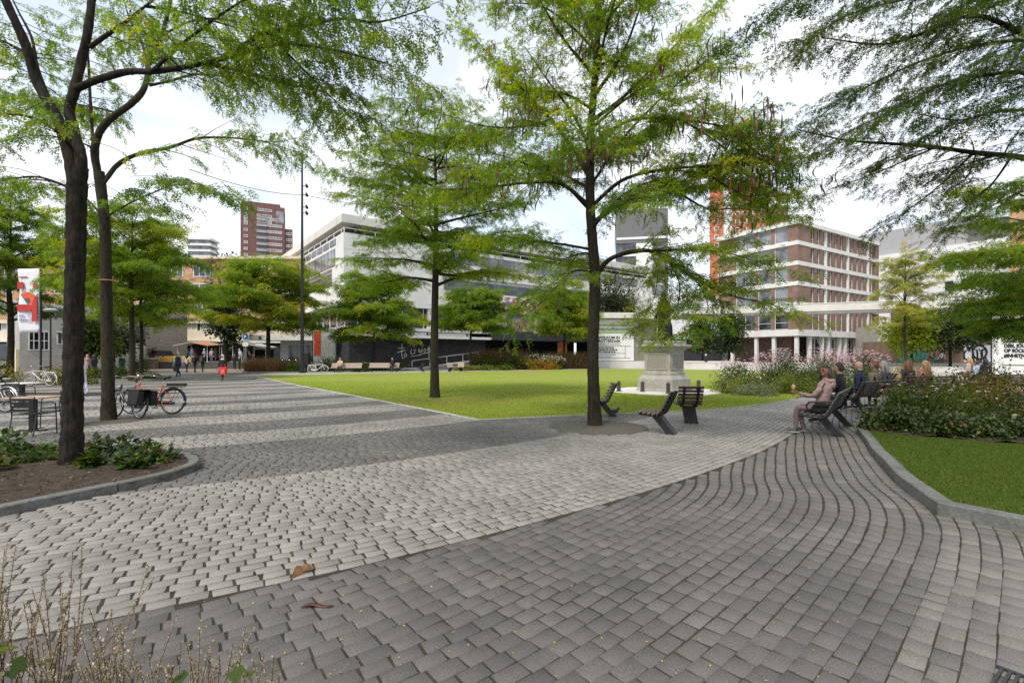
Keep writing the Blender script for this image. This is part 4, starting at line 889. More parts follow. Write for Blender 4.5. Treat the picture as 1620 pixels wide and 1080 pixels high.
PODM = tintmat('pod_skin', [(0.0, (0.045, 0.015, 0.010)), (0.6, (0.10, 0.028, 0.018)), (1.0, (0.16, 0.075, 0.03))], rough=0.45, spec=0.4)

def unit(a): return a / (np.linalg.norm(a, axis=-1, keepdims=True) + 1e-9)
def frond_tpl(pairs=7, length=0.165, ll=0.048, lw=0.023, droop=0.28, jit=0.0, seed=0):
    v, f = [], []; rj = np.random.default_rng(seed)
    for i in range(pairs):
        u = (i + 0.6) / pairs; x = u * length; z = -droop * length * u * u; s = (1.0 - 0.35 * abs(u - 0.45)) * (1 + jit * rj.normal())
        for sd in (-1, 1):
            b = np.array([x, 0, z]); d = unit(np.array([0.35, sd, -0.18 - 0.1 * u]) + jit * rj.normal(0, 1.1, 3)); b = b + jit * rj.normal(0, 0.012, 3); q = np.array([0.94, -0.34 * sd, 0.0])
            L_ = ll * s; k = len(v)
            v += [b, b + d * L_ * 0.45 + q * lw * 0.5, b + d * L_, b + d * L_ * 0.45 - q * lw * 0.5]
            f.append((k, k + 1, k + 2, k + 3))
    return np.array(v), np.array(f)
T_NEAR = [frond_tpl(jit=0.28, seed=i) for i in range(5)]
T_MID = [frond_tpl(5, 0.25, 0.074, 0.037, jit=0.28, seed=9 + i) for i in range(4)]
T_FAR = frond_tpl(3, 0.30, 0.14, 0.07)
T_LEAF = (np.array([[0, 0, 0], [0.5, 0.30, 0.03], [1.0, 0, -0.12], [0.5, -0.30, 0.03]]) , np.array([[0, 1, 2, 3]]))
def place(tpl, pos, d, up, sc_):
    if isinstance(tpl, list):          # several leaf shapes mixed at random
        tp = np.stack([t[0] for t in tpl]); f = tpl[0][1]; n = len(pos); d = unit(d); y = unit(np.cross(up, d)); z = np.cross(d, y); B = np.stack([d, y, z], 1)
        pk = np.random.default_rng(n).integers(0, len(tpl), n); vv = pos[:, None, :] + (tp[pk] @ B) * sc_[:, None, None]; ff = f[None] + (np.arange(n) * tp.shape[1])[:, None, None]
        return vv.reshape(-1, 3), ff.reshape(-1, f.shape[1]), tp.shape[1]
    v, f = tpl; n = len(pos); d = unit(d); y = unit(np.cross(up, d)); z = np.cross(d, y)
    B = np.stack([d, y, z], 1)
    vv = pos[:, None, :] + (v[None] @ B) * sc_[:, None, None]
    ff = f[None] + (np.arange(n) * len(v))[:, None, None]
    return vv.reshape(-1, 3), ff.reshape(-1, f.shape[1]), len(v)
def batch_tubes(lines, r0, r1, n=3):
    """lines (m,k,3): thin tubes for all of them at once"""
    m, k, _ = lines.shape
    t = unit(np.gradient(lines, axis=1)); ref = np.array([0.13, 0.21, 0.97]); u = unit(np.cross(t, ref)); v = np.cross(u, t)
    rr = (r0[:, None] * (1 - np.linspace(0, 1, k)) + r1[:, None] * np.linspace(0, 1, k))[:, :, None, None]
    a = np.arange(n) * 2 * math.pi / n
    ring = lines[:, :, None, :] + rr * (np.cos(a)[:, None] * u[:, :, None, :] + np.sin(a)[:, None] * v[:, :, None, :])
    idx = (np.arange(m)[:, None, None] * k + np.arange(k - 1)[None, :, None]) * n
    j = np.arange(n)[None, None, :]; j2 = (j + 1) % n
    f = np.stack([idx + j, idx + j2, idx + n + j2, idx + n + j], -1).reshape(-1, 4)
    return ring.reshape(-1, 3), f
def big_tube(pts, rad, n=10, rng=None, lump=0.04):
    """limb or trunk with an uneven skin; returns verts, quads"""
    k = len(pts); t = unit(np.gradient(pts, axis=0)); ref = np.array([0.0, 0.0, 1.0]) if abs(t[:, 2]).mean() < 0.75 else np.array([1.0, 0, 0])
    u = unit(np.cross(t, ref)); v = np.cross(u, t); a = np.arange(n) * 2 * math.pi / n
    r = np.asarray(rad)[:, None] * np.ones((k, n))
    if rng is not None:
        z = np.linspace(0, 1, k)[:, None] * k * 0.35
        r = r * (1 + lump * np.sin(z * 2.1 + 2 * a[None] + rng.uniform(0, 6)) + lump * 0.7 * np.sin(z * 4.7 + 3 * a[None] + rng.uniform(0, 6)) + lump * 0.35 * rng.normal(0, 1, (k, n)))
    ring = pts[:, None] + r[..., None] * (np.cos(a)[None, :, None] * u[:, None] + np.sin(a)[None, :, None] * v[:, None])
    i = np.arange(k - 1)[:, None] * n; j = np.arange(n)[None]; j2 = (j + 1) % n
    f = np.stack([i + j, i + j2, i + n + j2, i + n + j], -1).reshape(-1, 4)
    return ring.reshape(-1, 3), f
class Acc:
    def __init__(s): s.v = []; s.f = []; s.t = []; s.b = 0
    def add(s, v, f, t=None):
        s.v.append(v); s.f.append(f + s.b); s.b += len(v)
        if t is not None: s.t.append(t)
    def obj(s, name, m, parent, smooth=False):
        if not s.v: return None
        return npmesh(name, np.vstack(s.v), np.vstack(s.f), m, parent, np.concatenate(s.t) if s.t else None, smooth)

def grow(limbs, rng, tpl, wood, crown, sec_sp=0.28, sec_len=(1.3, 0.5), twig_sp=0.14, twig_len=(0.3, 0.6), fr_sp=0.065, fr_sc=(0.8, 1.25), flat=0.35, droop=0.25, tint=(0.5, 0.16), sag=0.0, bias=None, keep=None):
    """limbs: (points, r0, r1, leafy_from). Adds wood to `wood`, leaves to `crown`; returns twig tips for pods"""
    S, SR, ST = [], [], []
    for pts, r0, r1, lf in limbs:
        L_ = np.concatenate([[0], np.cumsum(np.linalg.norm(np.diff(pts, axis=0), axis=1))]); T = L_[-1]
        base = rng.normal(tint[0], tint[1] * 0.7)
        s = lf * T; sd = rng.choice([-1, 1])
        while s < T:
            u = s / T; p = np.array([np.interp(s, L_, pts[:, k]) for k in range(3)]); q = np.array([np.interp(min(s + 0.1, T), L_, pts[:, k]) for k in range(3)])
            t = unit(q - p) if s < T - 0.02 else unit(pts[-1] - pts[-2])
            lat = unit(np.cross(t, [0, 0, 1.0]) + 1e-6); sd = -sd
            d = t * rng.uniform(0.35, 0.9) + lat * sd * rng.uniform(0.5, 1.0) + np.array([0, 0, rng.normal(0.1, 0.35)])
            if bias is not None: d = d + np.asarray(bias) * rng.uniform(0.2, 0.9)
            d[2] *= flat if u > 0.15 else 0.8; d = unit(d)
            ln = (sec_len[0] * (1 - u) + sec_len[1] * u) * rng.uniform(0.6, 1.25)
            if s > T - sec_sp: d = unit(t + rng.normal(0, 0.15, 3)); ln *= 1.1
            w = np.linspace(0, 1, 6)[:, None]
            bend = rng.normal(0, 0.16, 3) * ln; bend[2] = abs(bend[2]) * 0.4
            line = p + d * ln * w + bend * w * w + np.array([0, 0, -1.0]) * ln * (sag + 0.08) * w ** 2.2 + rng.normal(0, 0.012, (6, 3)) * w
            S.append(line); SR.append(max(0.004, min(0.35 * (r0 * (1 - u) + r1 * u), 0.006 + 0.009 * ln))); ST.append(base + rng.normal(0, tint[1] * 0.8))
            s += sec_sp * rng.uniform(0.6, 1.4)
    if not S: return np.zeros((0, 3))
    S = np.array(S); SR = np.array(SR)
    v, f = batch_tubes(S, SR, np.full(len(S), 0.003), 4); wood.add(v, f)
    # twigs
    TW, TT = [], []
    for line, tt in zip(S, ST):
        ln = np.linalg.norm(line[-1] - line[0]); k = max(2, int(ln / twig_sp))
        us = np.clip((np.arange(k) + rng.uniform(0.2, 0.8, k)) / k, 0.08, 1.0)
        g = us * 5; i0 = np.minimum(g.astype(int), 4); fr = (g - i0)[:, None]
        p = line[i0] * (1 - fr) + line[i0 + 1] * fr; t = unit(line[i0 + 1] - line[i0])
        lat = unit(np.cross(t, np.array([0, 0, 1.0])) + 1e-6); sd = np.where(np.arange(k) % 2 == 0, 1, -1)[:, None]
        d = unit(t * rng.uniform(0.4, 1.0, (k, 1)) + lat * sd * rng.uniform(0.5, 1, (k, 1)) + rng.normal(0, 0.28, (k, 3)) * np.array([1, 1, 0.8]))
        ll = rng.uniform(twig_len[0], twig_len[1], (k, 1)) * (1 - 0.35 * us[:, None])
        w = np.linspace(0, 1, 4)[None, :, None]
        TW.append(p[:, None] + (d * ll)[:, None] * w + np.array([0, 0, -1.0]) * (ll * (0.10 + sag))[:, None] * w ** 2); TT.append(tt + rng.normal(0, tint[1] * 0.4, k))
    TW = np.concatenate(TW); TT = np.concatenate(TT)
    if keep is not None:
        kk = keep(TW.mean(1), rng); TW, TT = TW[kk], TT[kk]
    v, f = batch_tubes(TW, np.full(len(TW), 0.0035), np.full(len(TW), 0.0015), 3); wood.add(v, f)
    # fronds
    tl = np.linalg.norm(TW[:, -1] - TW[:, 0], axis=1); kmax = int(max(tl) / fr_sp) + 2
    uu = np.arange(kmax)[None] * fr_sp / tl[:, None] + rng.uniform(0, 0.1, (len(TW), kmax)); ok = uu <= 1.02
    ti, ki = np.nonzero(ok); u = np.minimum(uu[ti, ki], 0.999); g = u * 3; i0 = g.astype(int); fr = (g - i0)[:, None]
    p = TW[ti, i0] * (1 - fr) + TW[ti, i0 + 1] * fr; t = unit(TW[ti, i0 + 1] - TW[ti, i0])
    n = len(p); lat = unit(np.cross(t, np.array([0, 0, 1.0])) + 1e-6); sd = np.where(ki % 2 == 0, 1, -1)[:, None]
    d = t * rng.uniform(0.2, 1.0, (n, 1)) + lat * sd * rng.uniform(0.4, 1.1, (n, 1)) + rng.normal(0, 0.25, (n, 3)); d[:, 2] -= droop + rng.uniform(0, droop, n)
    up = np.array([0, 0, 1.0]) + rng.normal(0, 0.38, (n, 3))
    v, f, k = place(tpl, p, d, up, rng.uniform(fr_sc[0], fr_sc[1], n))
    crown.add(v, f, np.repeat(np.clip(TT[ti] + rng.normal(0, tint[1] * 0.5, n), 0, 1), k))
    return TW[:, -1]
def limb(pts, r0, r1, lf=0.25, step=0.12):
    return (interp_curve(pts, step), r0, r1, lf)
def add_limbs(limbs, wood, rng, n=8):
    for pts, r0, r1, lf in limbs:
        v, f = big_tube(pts, np.linspace(r0, r1, len(pts)), n, rng, 0.05); wood.add(v, f)
def pods(crownpts, rng, n, acc, cl=5):
    if len(crownpts) == 0: return
    c = crownpts[rng.integers(0, len(crownpts), max(1, n // cl))]
    for q in c:
        for _ in range(rng.integers(2, cl * 2)):
            b = q + rng.normal(0, 0.13, 3); L_ = rng.uniform(0.18, 0.36); a = rng.uniform(0, 6.28); cu = rng.normal(0, 0.25)
            w = np.linspace(0, 1, 6); sx = np.array([math.cos(a), math.sin(a), 0]); tw = rng.uniform(0, 3)
            ctr = b + np.outer(w, [0, 0, -L_]) + np.outer(np.sin(w * 3.0 + tw) * cu * L_, sx)
            wd = 0.017 * np.sin(np.clip(w * 0.9 + 0.08, 0, 1) * math.pi) + 0.003; si = np.array([-sx[1], sx[0], 0]) * 0.6 + sx * 0.6
            v = np.concatenate([ctr - wd[:, None] * si, ctr + wd[:, None] * si]); f = np.array([[i, i + 1, i + 7, i + 6] for i in range(5)])
            acc.add(v, f, np.full(12, rng.uniform(0, 1)))
def finish_tree(name, label, base, trunk, wood, crown, leafm, barkm, cat='tree', group=None, podacc=None):
    r = thing(name, label, cat, tuple(base), 0, group); off = np.asarray(base, float)
    for a, nm, m, sm in ((trunk, 'trunk', barkm, True), (wood, 'branches', barkm, True), (crown, 'crown', leafm, False), (podacc, 'pods', PODM, False)):
        if a is None or not a.v: continue
        a.v = [x - off for x in a.v]; o = a.obj(nm, m, r, sm)
        if nm == 'pods' or nm == 'branches': o['kind'] = 'stuff'
    return r
def trunk_tube(pts, radii, rng, n=16, step=0.06, lump=0.03, flare=0.35, fl=0.35):
    p = interp_curve(pts, step); s = np.linspace(0, 1, len(p)); r = np.interp(s, np.linspace(0, 1, len(radii)), radii)
    z = np.concatenate([[0], np.cumsum(np.linalg.norm(np.diff(p, axis=0), axis=1))]); r = r * (1 + flare * np.exp(-z / fl))
    return big_tube(p, r, n, rng, lump)
def pl(Y, *pp):
    """points seen in the photo, each at its own depth: (px, py, dY)"""
    return [P(q[0], q[1], Y + (q[2] if len(q) > 2 else 0)) for q in pp]

# ---- middle tree in the gravel disc
rng = np.random.default_rng(11); Y = 11.1
tk_, wd_, cr_, pd_ = Acc(), Acc(), Acc(), Acc()
tr = pl(Y, (941, 675), (938, 560), (941, 440), (934, 330), (934, 220), (939, 150), (946, 40), (940, -90), (944, -200))
v, f = trunk_tube(tr, [0.140, 0.128, 0.125, 0.108, 0.095, 0.075, 0.055, 0.035, 0.015], rng, 14, lump=0.025); tk_.add(v, f)
lm = [limb(pl(Y, (942, 437), (968, 408, -.3), (1030, 397, -.9), (1085, 432, -1.5), (1150, 465, -2.0), (1225, 482, -2.4)), .062, .008, .3),
      limb(pl(Y, (1030, 397, -.9), (1090, 395, -1.6), (1150, 400, -2.2), (1215, 420, -2.6)), .03, .006, .1),
      limb(pl(Y, (1060, 415, -1.2), (1075, 450, -1.5), (1070, 490, -1.8), (1055, 515, -2.0)), .018, .004, .1), limb(pl(Y, (1030, 397, -.9), (1040, 430, -.8), (1035, 470, -.7), (1020, 500, -.6)), .016, .004, .15), limb(pl(Y, (1085, 432, -1.5), (1110, 455, -1.9), (1120, 490, -2.1), (1105, 510, -2.3)), .016, .004, .1),
      limb(pl(Y, (938, 352), (985, 320, .3), (1030, 300, .8), (1075, 306, 1.2), (1130, 290, 1.4), (1210, 300, 1.4)), .055, .007, .35),
      limb(pl(Y, (937, 325), (985, 285, -.4), (1050, 268, -1.0), (1130, 262, -1.6), (1230, 250, -2.2)), .05, .006, .35),
      limb(pl(Y, (933, 330), (890, 292, -.4), (835, 289, -.9), (760, 298, -1.5), (690, 300, -2)), .052, .006, .3),
      limb(pl(Y, (933, 280), (905, 232, .3), (872, 190, .6), (835, 150, .8), (790, 105, 1.0), (750, 60, 1.2)), .058, .007, .4),
      limb(pl(Y, (938, 190), (985, 155, .4), (1030, 110, .9), (1080, 60, 1.4), (1130, 10, 1.7)), .048, .006, .3),
      limb(pl(Y, (938, 225), (1000, 190, -.4), (1080, 190, -1.2), (1150, 200, -1.8), (1230, 205, -2.4)), .042, .006, .3),
      limb(pl(Y, (942, 150), (985, 85, -.3), (1010, 20, -.7), (1040, -60, -1)), .045, .006, .25),
      limb(pl(Y, (938, 430), (905, 430, -.4), (865, 470, -1.0), (830, 500, -1.5)), .026, .005, .3),
      limb(pl(Y, (938, 395), (880, 385, .6), (820, 380, 1.2), (760, 385, 1.8)), .035, .006, .35),
      limb(pl(Y, (870, 190, .6), (830, 200, .2), (770, 200, -.4), (700, 180, -1.0)), .03, .005, .1),
      limb(pl(Y, (940, 120), (890, 60, -.3), (850, -10, -.7), (830, -80, -1)), .04, .006, .2),
      limb(pl(Y, (942, 80), (920, 20, .6), (880, -30, 1.2), (840, -80, 1.6)), .035, .006, .2),
      limb(pl(Y, (936, 260), (930, 245, -1.0), (925, 220, -2.2), (900, 190, -3.2)), .04, .006, .25),
      limb(pl(Y, (938, 360), (960, 335, -.9), (1000, 315, -2.0), (1030, 318, -3.0)), .04, .006, .35),
      limb(pl(Y, (936, 300), (900, 280, 1.2), (870, 260, 2.4), (850, 250, 3.4)), .045, .006, .2),
      limb(pl(Y, (938, 240), (980, 230, 1.2), (1010, 215, 2.4), (1060, 200, 3.4)), .045, .006, .2),
      limb(pl(Y, (1100, 262, -1.3), (1150, 295, -1.6), (1215, 325, -1.9)), .022, .005, .1), limb(pl(Y, (1130, 196, -1.6), (1190, 235, -2.0), (1245, 285, -2.3)), .022, .005, .1), limb(pl(Y, (1080, 190, -1.2), (1140, 230, -1.3), (1185, 285, -1.4)), .022, .005, .1), limb(pl(Y, (1060, 300, 1.1), (1110, 270, 1.6), (1170, 255, 1.9), (1230, 260, 2.1)), .024, .005, .1),
      limb(pl(Y, (1075, 306, 1.2), (1120, 330, 1.0), (1170, 330, .8), (1240, 340, .6)), .03, .005, .1),
      limb(pl(Y, (935, 410), (925, 400, 1.0), (890, 410, 2.2), (850, 420, 3.2)), .035, .006, .3)]
for i in range(11):
    u = i / 10; z = 4.6 + 4.4 * u; a = i * 2.399 + 0.6; q = np.array([np.interp(z, [p[2] for p in tr], [p[0] for p in tr]), np.interp(z, [p[2] for p in tr], [p[1] for p in tr]), z]); d_ = np.array([math.cos(a), math.sin(a), 0]); L_ = (3.4 - 1.2 * u) * rng.uniform(.8, 1.15)
    lm.append(limb([q, q + d_ * L_ * .3 + [0, 0, L_ * .25], q + d_ * L_ * .65 + [0, 0, L_ * .42], q + d_ * L_ + rng.normal(0, .2, 3) + [0, 0, L_ * .45]], .035, .006, .2))
add_limbs(lm, wd_, rng, 8)
keep5 = lambda c, r: r.uniform(0, 1, len(c)) < 0.92
tips = grow(lm + [(interp_curve(tr[5:], .12), .07, .012, .1)], rng, T_NEAR, wd_, cr_, sec_sp=0.180, sec_len=(1.45, 0.65), twig_sp=0.112, fr_sp=0.056, fr_sc=(0.7, 1.1), tint=(0.62, 0.15), flat=0.7)
hi = tips[tips[:, 2] > 4.6]
pods(hi, rng, 1150, pd_)
base5 = (tr[0][0], tr[0][1], 0)
finish_tree('honey_locust_tree', 'tall slender tree hung with dark red pods, standing in the round gravel disc', base5, tk_, wd_, cr_, LEAF, BARK2, group='locust trees round the square', podacc=pd_)

# ---- generic layered tree: trunk and tiers of near-level limbs
def layered(name, label, base, h, r_tr, z0, rad, nl, rng, tpl, leafm=LEAF, barkm=BARK2, tint=(0.55, 0.16), lean=(0, 0), rise=0.22, pod=0, group='locust trees round the square', n=9, top=0.35, dens=1.0, size=1.0, **kw):
    tk_, wd_, cr_, pd_ = Acc(), Acc(), Acc(), Acc(); base = np.asarray(base, float)
    k = 7; zz = np.linspace(0, h, k); wob = rng.normal(0, 0.03 * h / 8, (k, 2)); wob[0] = 0
    tp = np.column_stack([base[0] + lean[0] * (zz / h) ** 1.3 + wob[:, 0], base[1] + lean[1] * (zz / h) ** 1.3 + wob[:, 1], base[2] + zz])
    v, f = trunk_tube(tp, [r_tr, r_tr * .9, r_tr * .8, r_tr * .62, r_tr * .45, r_tr * .25, r_tr * .1], rng, n, step=0.2, lump=0.025); tk_.add(v, f)
    lm = []
    for i in range(nl):
        u = (i + rng.uniform(0.1, 0.9)) / nl; z = z0 + (h * 0.95 - z0) * u; a = i * 2.399 + rng.uniform(-0.4, 0.4)
        env = (1 - (1 - top) * max(0, u - 0.3) / 0.7) * (0.75 + 0.25 * min(1, u / 0.25)); L_ = rad * env * rng.uniform(0.75, 1.12)
        p0 = np.array([np.interp(z, tp[:, 2] - base[2], tp[:, 0]), np.interp(z, tp[:, 2] - base[2], tp[:, 1]), base[2] + z])
        d = np.array([math.cos(a), math.sin(a), 0]); ri = rise * rng.uniform(0.5, 1.4) * (1 + u)
        pts = [p0, p0 + d * L_ * .33 + [0, 0, L_ * ri * .6], p0 + d * L_ * .66 + [0, 0, L_ * ri * .95], p0 + d * L_ + [0, 0, L_ * ri * .85]]
        pts = [pts[0]] + [q + rng.normal(0, 0.05 * L_, 3) * [1, 1, .5] for q in pts[1:]]
        lm.append(limb(pts, max(0.012, r_tr * 0.42 * (1 - 0.6 * u)), 0.006, 0.22, 0.25))
    add_limbs(lm, wd_, rng, 6)
    o = dict(sec_sp=0.20 * size / dens, sec_len=(1.35 * size, 0.65 * size), twig_sp=0.115 * size, twig_len=(0.35 * size, 0.7 * size), fr_sp=0.060 * size, fr_sc=(0.8 * size, 1.3 * size), tint=tint, flat=0.5); o.update(kw)
    tips = grow(lm + [(interp_curve(tp[4:], .2), r_tr * .4, .01, .1)], rng, tpl, wd_, cr_, **o)
    if pod: pods(tips[tips[:, 2] > z0 + 2], rng, pod, pd_)
    return finish_tree(name, label, tuple(base), tk_, wd_, cr_, leafm, barkm, group=group, podacc=pd_)
# ---- lawn tree
rng = np.random.default_rng(23)
layered('honey_locust_tree', 'broad tiered tree standing on the lawn itself, its trunk foot in worn grass', G(688, 629), 11.0, 0.165, 4.1, 4.6, 34, rng, T_NEAR, tint=(0.60, 0.14), rise=0.10, pod=260, size=1.0, dens=1.15, fr_sc=(0.75, 1.15), top=0.42, flat=0.4, n=12)

# ---- dark near tree in the planted bed
rng = np.random.default_rng(5); Y = 6.9
tk_, wd_, cr_ = Acc(), Acc(), Acc()
tr = pl(Y, (113, 736), (115, 640), (117, 500), (120, 400), (121, 330), (123, 265))
v, f = trunk_tube(tr, [0.126, 0.119, 0.116, 0.114, 0.116, 0.118], rng, 22, step=0.035, lump=0.035, flare=0.22); tk_.add(v, f)
LA = limb(pl(Y, (120, 300), (112, 255), (98, 205, .0), (78, 165), (57, 125), (40, 70, -.1), (8, 0, -.2), (-30, -80, -.3)), .088, .042, .5, .06)
RA = limb(pl(Y, (125, 300), (128, 250), (110, 180, .2), (116, 150, .2), (128, 100, .3), (138, 55, .3), (145, 0, .4), (150, -80, .5)), .078, .042, .4, .06)
lm = [LA, RA,
      limb(pl(Y, (122, 140, .2), (150, 128, .1), (200, 114, 0), (245, 113, -.2), (310, 103, -.4), (370, 88, -.6), (440, 70, -.8), (520, 78, -1.0), (610, 100, -1.2)), .052, .008, .35),
      limb(pl(Y, (370, 88, -.6), (410, 55, -.8), (470, 45, -1.0), (540, 30, -1.2), (600, 35, -1.4), (680, 12, -1.5)), .03, .006, .1),
      limb(pl(Y, (330, 100, -.4), (400, 118, -.3), (460, 135, -.2), (500, 140, -.1), (540, 165, 0)), .024, .005, .2),
      limb(pl(Y, (142, 75, .3), (170, 55, .3), (205, 30, .4), (230, 10, .5), (270, -20, .6)), .035, .008, .2),
      limb(pl(Y, (230, 10, .5), (290, 20, .8), (360, 40, 1.0), (440, 60, 1.2)), .022, .005, .1),
      limb(pl(Y, (85, 175), (60, 110, .2), (50, 60, .3), (30, 20, .5), (10, -20, .6)), .03, .008, .2),
      limb(pl(Y, (50, 90), (25, 75, .3), (-10, 60, .6), (-60, 50, 1)), .022, .006, .1),
      limb(pl(Y, (110, 230), (85, 205, -.5), (50, 185, -1.0), (0, 180, -1.5), (-60, 170, -2)), .020, .005, .15),
      limb(pl(Y, (120, 300), (60, 280, .2), (10, 285, .5), (-60, 300, .8)), .018, .005, .2),
      limb(pl(Y, (145, 0, .4), (220, -60, .2), (330, -70, -.2), (450, -60, -.5), (560, -40, -.9)), .03, .006, .15),
      limb(pl(Y, (240, 113, -.2), (300, 60, -.9), (370, 10, -1.6), (450, -30, -2.2)), .026, .006, .15),
      limb(pl(Y, (440, 70, -.8), (480, 110, -.6), (520, 150, -.4), (560, 190, -.2)), .016, .004, .1)]
add_limbs(lm, wd_, rng, 10)
sc1 = lambda c, r: (r.uniform(0, 1, len(c)) < np.where(c[:, 0] < -4.2, 0.42, 0.95))
grow(lm[2:], rng, T_NEAR, wd_, cr_, sec_sp=0.140, sec_len=(1.15, 0.6), twig_sp=0.105, twig_len=(0.22, 0.45), fr_sp=0.050, fr_sc=(0.6, 0.95), tint=(0.60, 0.15), droop=0.40, sag=0.18, keep=sc1)
finish_tree('honey_locust_tree', 'dark forked near tree rising from the planted bed with the kerb', (tr[0][0], tr[0][1], 0.08), tk_, wd_, cr_, LEAF, BARK, group='locust trees round the square')

# ---- second tree, by the bicycles
rng = np.random.default_rng(6); Y = 12.0
tk_, wd_, cr_ = Acc(), Acc(), Acc()
tr = pl(Y, (172, 666), (170, 560), (168, 450), (166, 360), (160, 300), (157, 272))
v, f = trunk_tube(tr, [0.142, 0.128, 0.124, 0.118, 0.114, 0.112], rng, 16, step=0.08, lump=0.03, flare=0.3); tk_.add(v, f)
lm = [limb(pl(Y, (159, 300), (153, 265), (150, 235, -.1), (160, 205, -.2), (180, 184, -.3), (205, 166, -.3), (225, 145, -.2), (234, 120, -.1), (236, 95), (256, 55, .2), (270, 0, .4), (280, -60, .6)), .092, .034, .45, .1),
      limb(pl(Y, (158, 285), (148, 230, .3), (143, 160, .5), (140, 100, .7), (135, 30, 1)), .05, .02, .4),
      limb(pl(Y, (163, 290), (185, 262, .2), (215, 245, .4), (270, 233, .6), (320, 218, .8), (405, 222, 1.0), (470, 240, 1.2)), .058, .008, .25),
      limb(pl(Y, (238, 135), (270, 128, -.3), (310, 118, -.6), (360, 122, -1), (430, 130, -1.3)), .035, .007, .2),
      limb(pl(Y, (234, 110), (225, 70, .4), (205, 30, .8), (190, -20, 1.2)), .04, .01, .2),
      limb(pl(Y, (165, 345), (130, 310, .5), (70, 285, 1), (0, 290, 1.5)), .028, .006, .3),
      limb(pl(Y, (166, 345), (190, 330, -.8), (230, 310, -1.6), (290, 290, -2.2), (350, 300, -2.8)), .025, .006, .3),
      limb(pl(Y, (190, 180, -.3), (150, 170, .6), (90, 160, 1.4), (20, 150, 2.2)), .028, .006, .2),
      limb(pl(Y, (256, 55, .2), (320, 30, .8), (400, 40, 1.4), (480, 60, 2.0)), .03, .006, .15),
      limb(pl(Y, (150, 235), (110, 220, -.8), (50, 215, -1.5), (-20, 230, -2.2)), .022, .005, .3),
      limb(pl(Y, (405, 222, 1.0), (440, 225, .6), (480, 215, .4)), .012, .004, .0)]
add_limbs(lm, wd_, rng, 9)
sc2 = lambda c, r: (r.uniform(0, 1, len(c)) < np.where(c[:, 2] < 7.5, 0.45, 0.75))
grow(lm[1:], rng, T_NEAR, wd_, cr_, sec_sp=0.19, sec_len=(1.5, 0.8), twig_sp=0.14, twig_len=(0.3, 0.65), fr_sp=0.068, fr_sc=(0.9, 1.35), tint=(0.48, 0.16), droop=0.45, sag=0.18, keep=sc2)
finish_tree('honey_locust_tree', 'leaning grey trunk in the paving with two bicycles parked against its foot', G(172, 664), tk_, wd_, cr_, LEAF, BARK2, group='locust trees round the square')

# ---- right-hand tree outside the frame whose dark boughs reach in
rng = np.random.default_rng(9); Y = 9.0
tk_, wd_, cr_, pd_ = Acc(), Acc(), Acc(), Acc()
tr = [np.array([10.9, 9.6, 0.1]), np.array([10.85, 9.6, 2.0]), np.array([10.9, 9.6, 4.0]), np.array([10.8, 9.5, 6.0]), np.array([10.9, 9.4, 9.0])]
v, f = trunk_tube(tr, [0.17, 0.15, 0.14, 0.11, 0.05], rng, 14, step=0.1); tk_.add(v, f)
def bough(*pp): return pl(Y, *pp)
lm = [limb([np.array([10.85, 9.6, 4.6])] + bough((1680, 272, .2), (1620, 250, .1), (1545, 242), (1480, 233), (1420, 228, -.2), (1340, 222, -.4), (1260, 205, -.5)), .07, .008, .3),
      limb([np.array([10.9, 9.5, 6.2])] + bough((1660, 90, -.3), (1600, 45, -.6), (1540, 25, -.8), (1480, 45, -1.0), (1400, 70, -1.2), (1300, 60, -1.3)), .06, .008, .3),
      limb([np.array([10.85, 9.5, 5.4])] + bough((1640, 130, -.6), (1560, 118, -1.0), (1490, 135, -1.3), (1420, 170, -1.5), (1350, 205, -1.7)), .05, .006, .3),
      limb([np.array([10.9, 9.5, 5.8])] + bough((1650, 80, .4), (1560, 70, .6), (1450, 100, .8), (1350, 150, 1.0), (1280, 195, 1.1)), .05, .006, .25),
      limb([np.array([10.9, 9.4, 7.0])] + bough((1640, -40, -.8), (1540, -60, -1.2), (1420, -50, -1.5), (1300, -20, -1.6), (1220, 20, -1.7)), .05, .006, .2),
      limb([np.array([10.9, 9.4, 6.6])] + bough((1640, -20, .6), (1540, -10, 1.0), (1430, 0, 1.3), (1330, 30, 1.5), (1250, 90, 1.6)), .05, .006, .2),
      limb(bough((1540, 242), (1490, 290, -.3), (1440, 330, -.5), (1400, 355, -.6)), .022, .004, .15),
      limb(bough((1600, 248, .1), (1570, 290, .5), (1530, 325, .8), (1490, 380, 1.0)), .022, .004, .2),
      limb(bough((1480, 233), (1430, 255, .4), (1370, 280, .7), (1310, 300, .9)), .02, .004, .1),
      limb([np.array([10.8, 9.4, 5.0])] + bough((1660, 190, -1.2), (1590, 175, -1.8), (1520, 190, -2.2), (1450, 180, -2.5)), .04, .006, .25),
      limb(bough((1545, 242), (1530, 280, -.8), (1500, 300, -1.4)), .015, .004, .2),
      limb([np.array([10.85, 9.6, 4.4])] + bough((1680, 310, .8), (1630, 300, 1.2), (1580, 320, 1.5), (1530, 350, 1.8)), .03, .005, .3)]
add_limbs(lm, wd_, rng, 8)
k6 = lambda c, r: (r.uniform(0, 1, len(c)) < np.clip(0.30 + (c[:, 2] - 4.2) * 0.30, 0.35, 1.0))
tips = grow(lm, rng, T_NEAR, wd_, cr_, sec_sp=0.16, sec_len=(1.4, 0.8), twig_sp=0.11, twig_len=(0.25, 0.5), fr_sp=0.055, fr_sc=(0.55, 0.9), tint=(0.42, 0.18), droop=0.2, sag=0.10, bias=(-0.75, -0.1, -0.42), flat=0.8, keep=k6)
finish_tree('honey_locust_tree', 'dark fine-leaved boughs hanging into the upper corner above the shrub bed', (10.9, 9.6, 0.1), tk_, wd_, cr_, LEAFD, BARK, group='locust trees round the square')
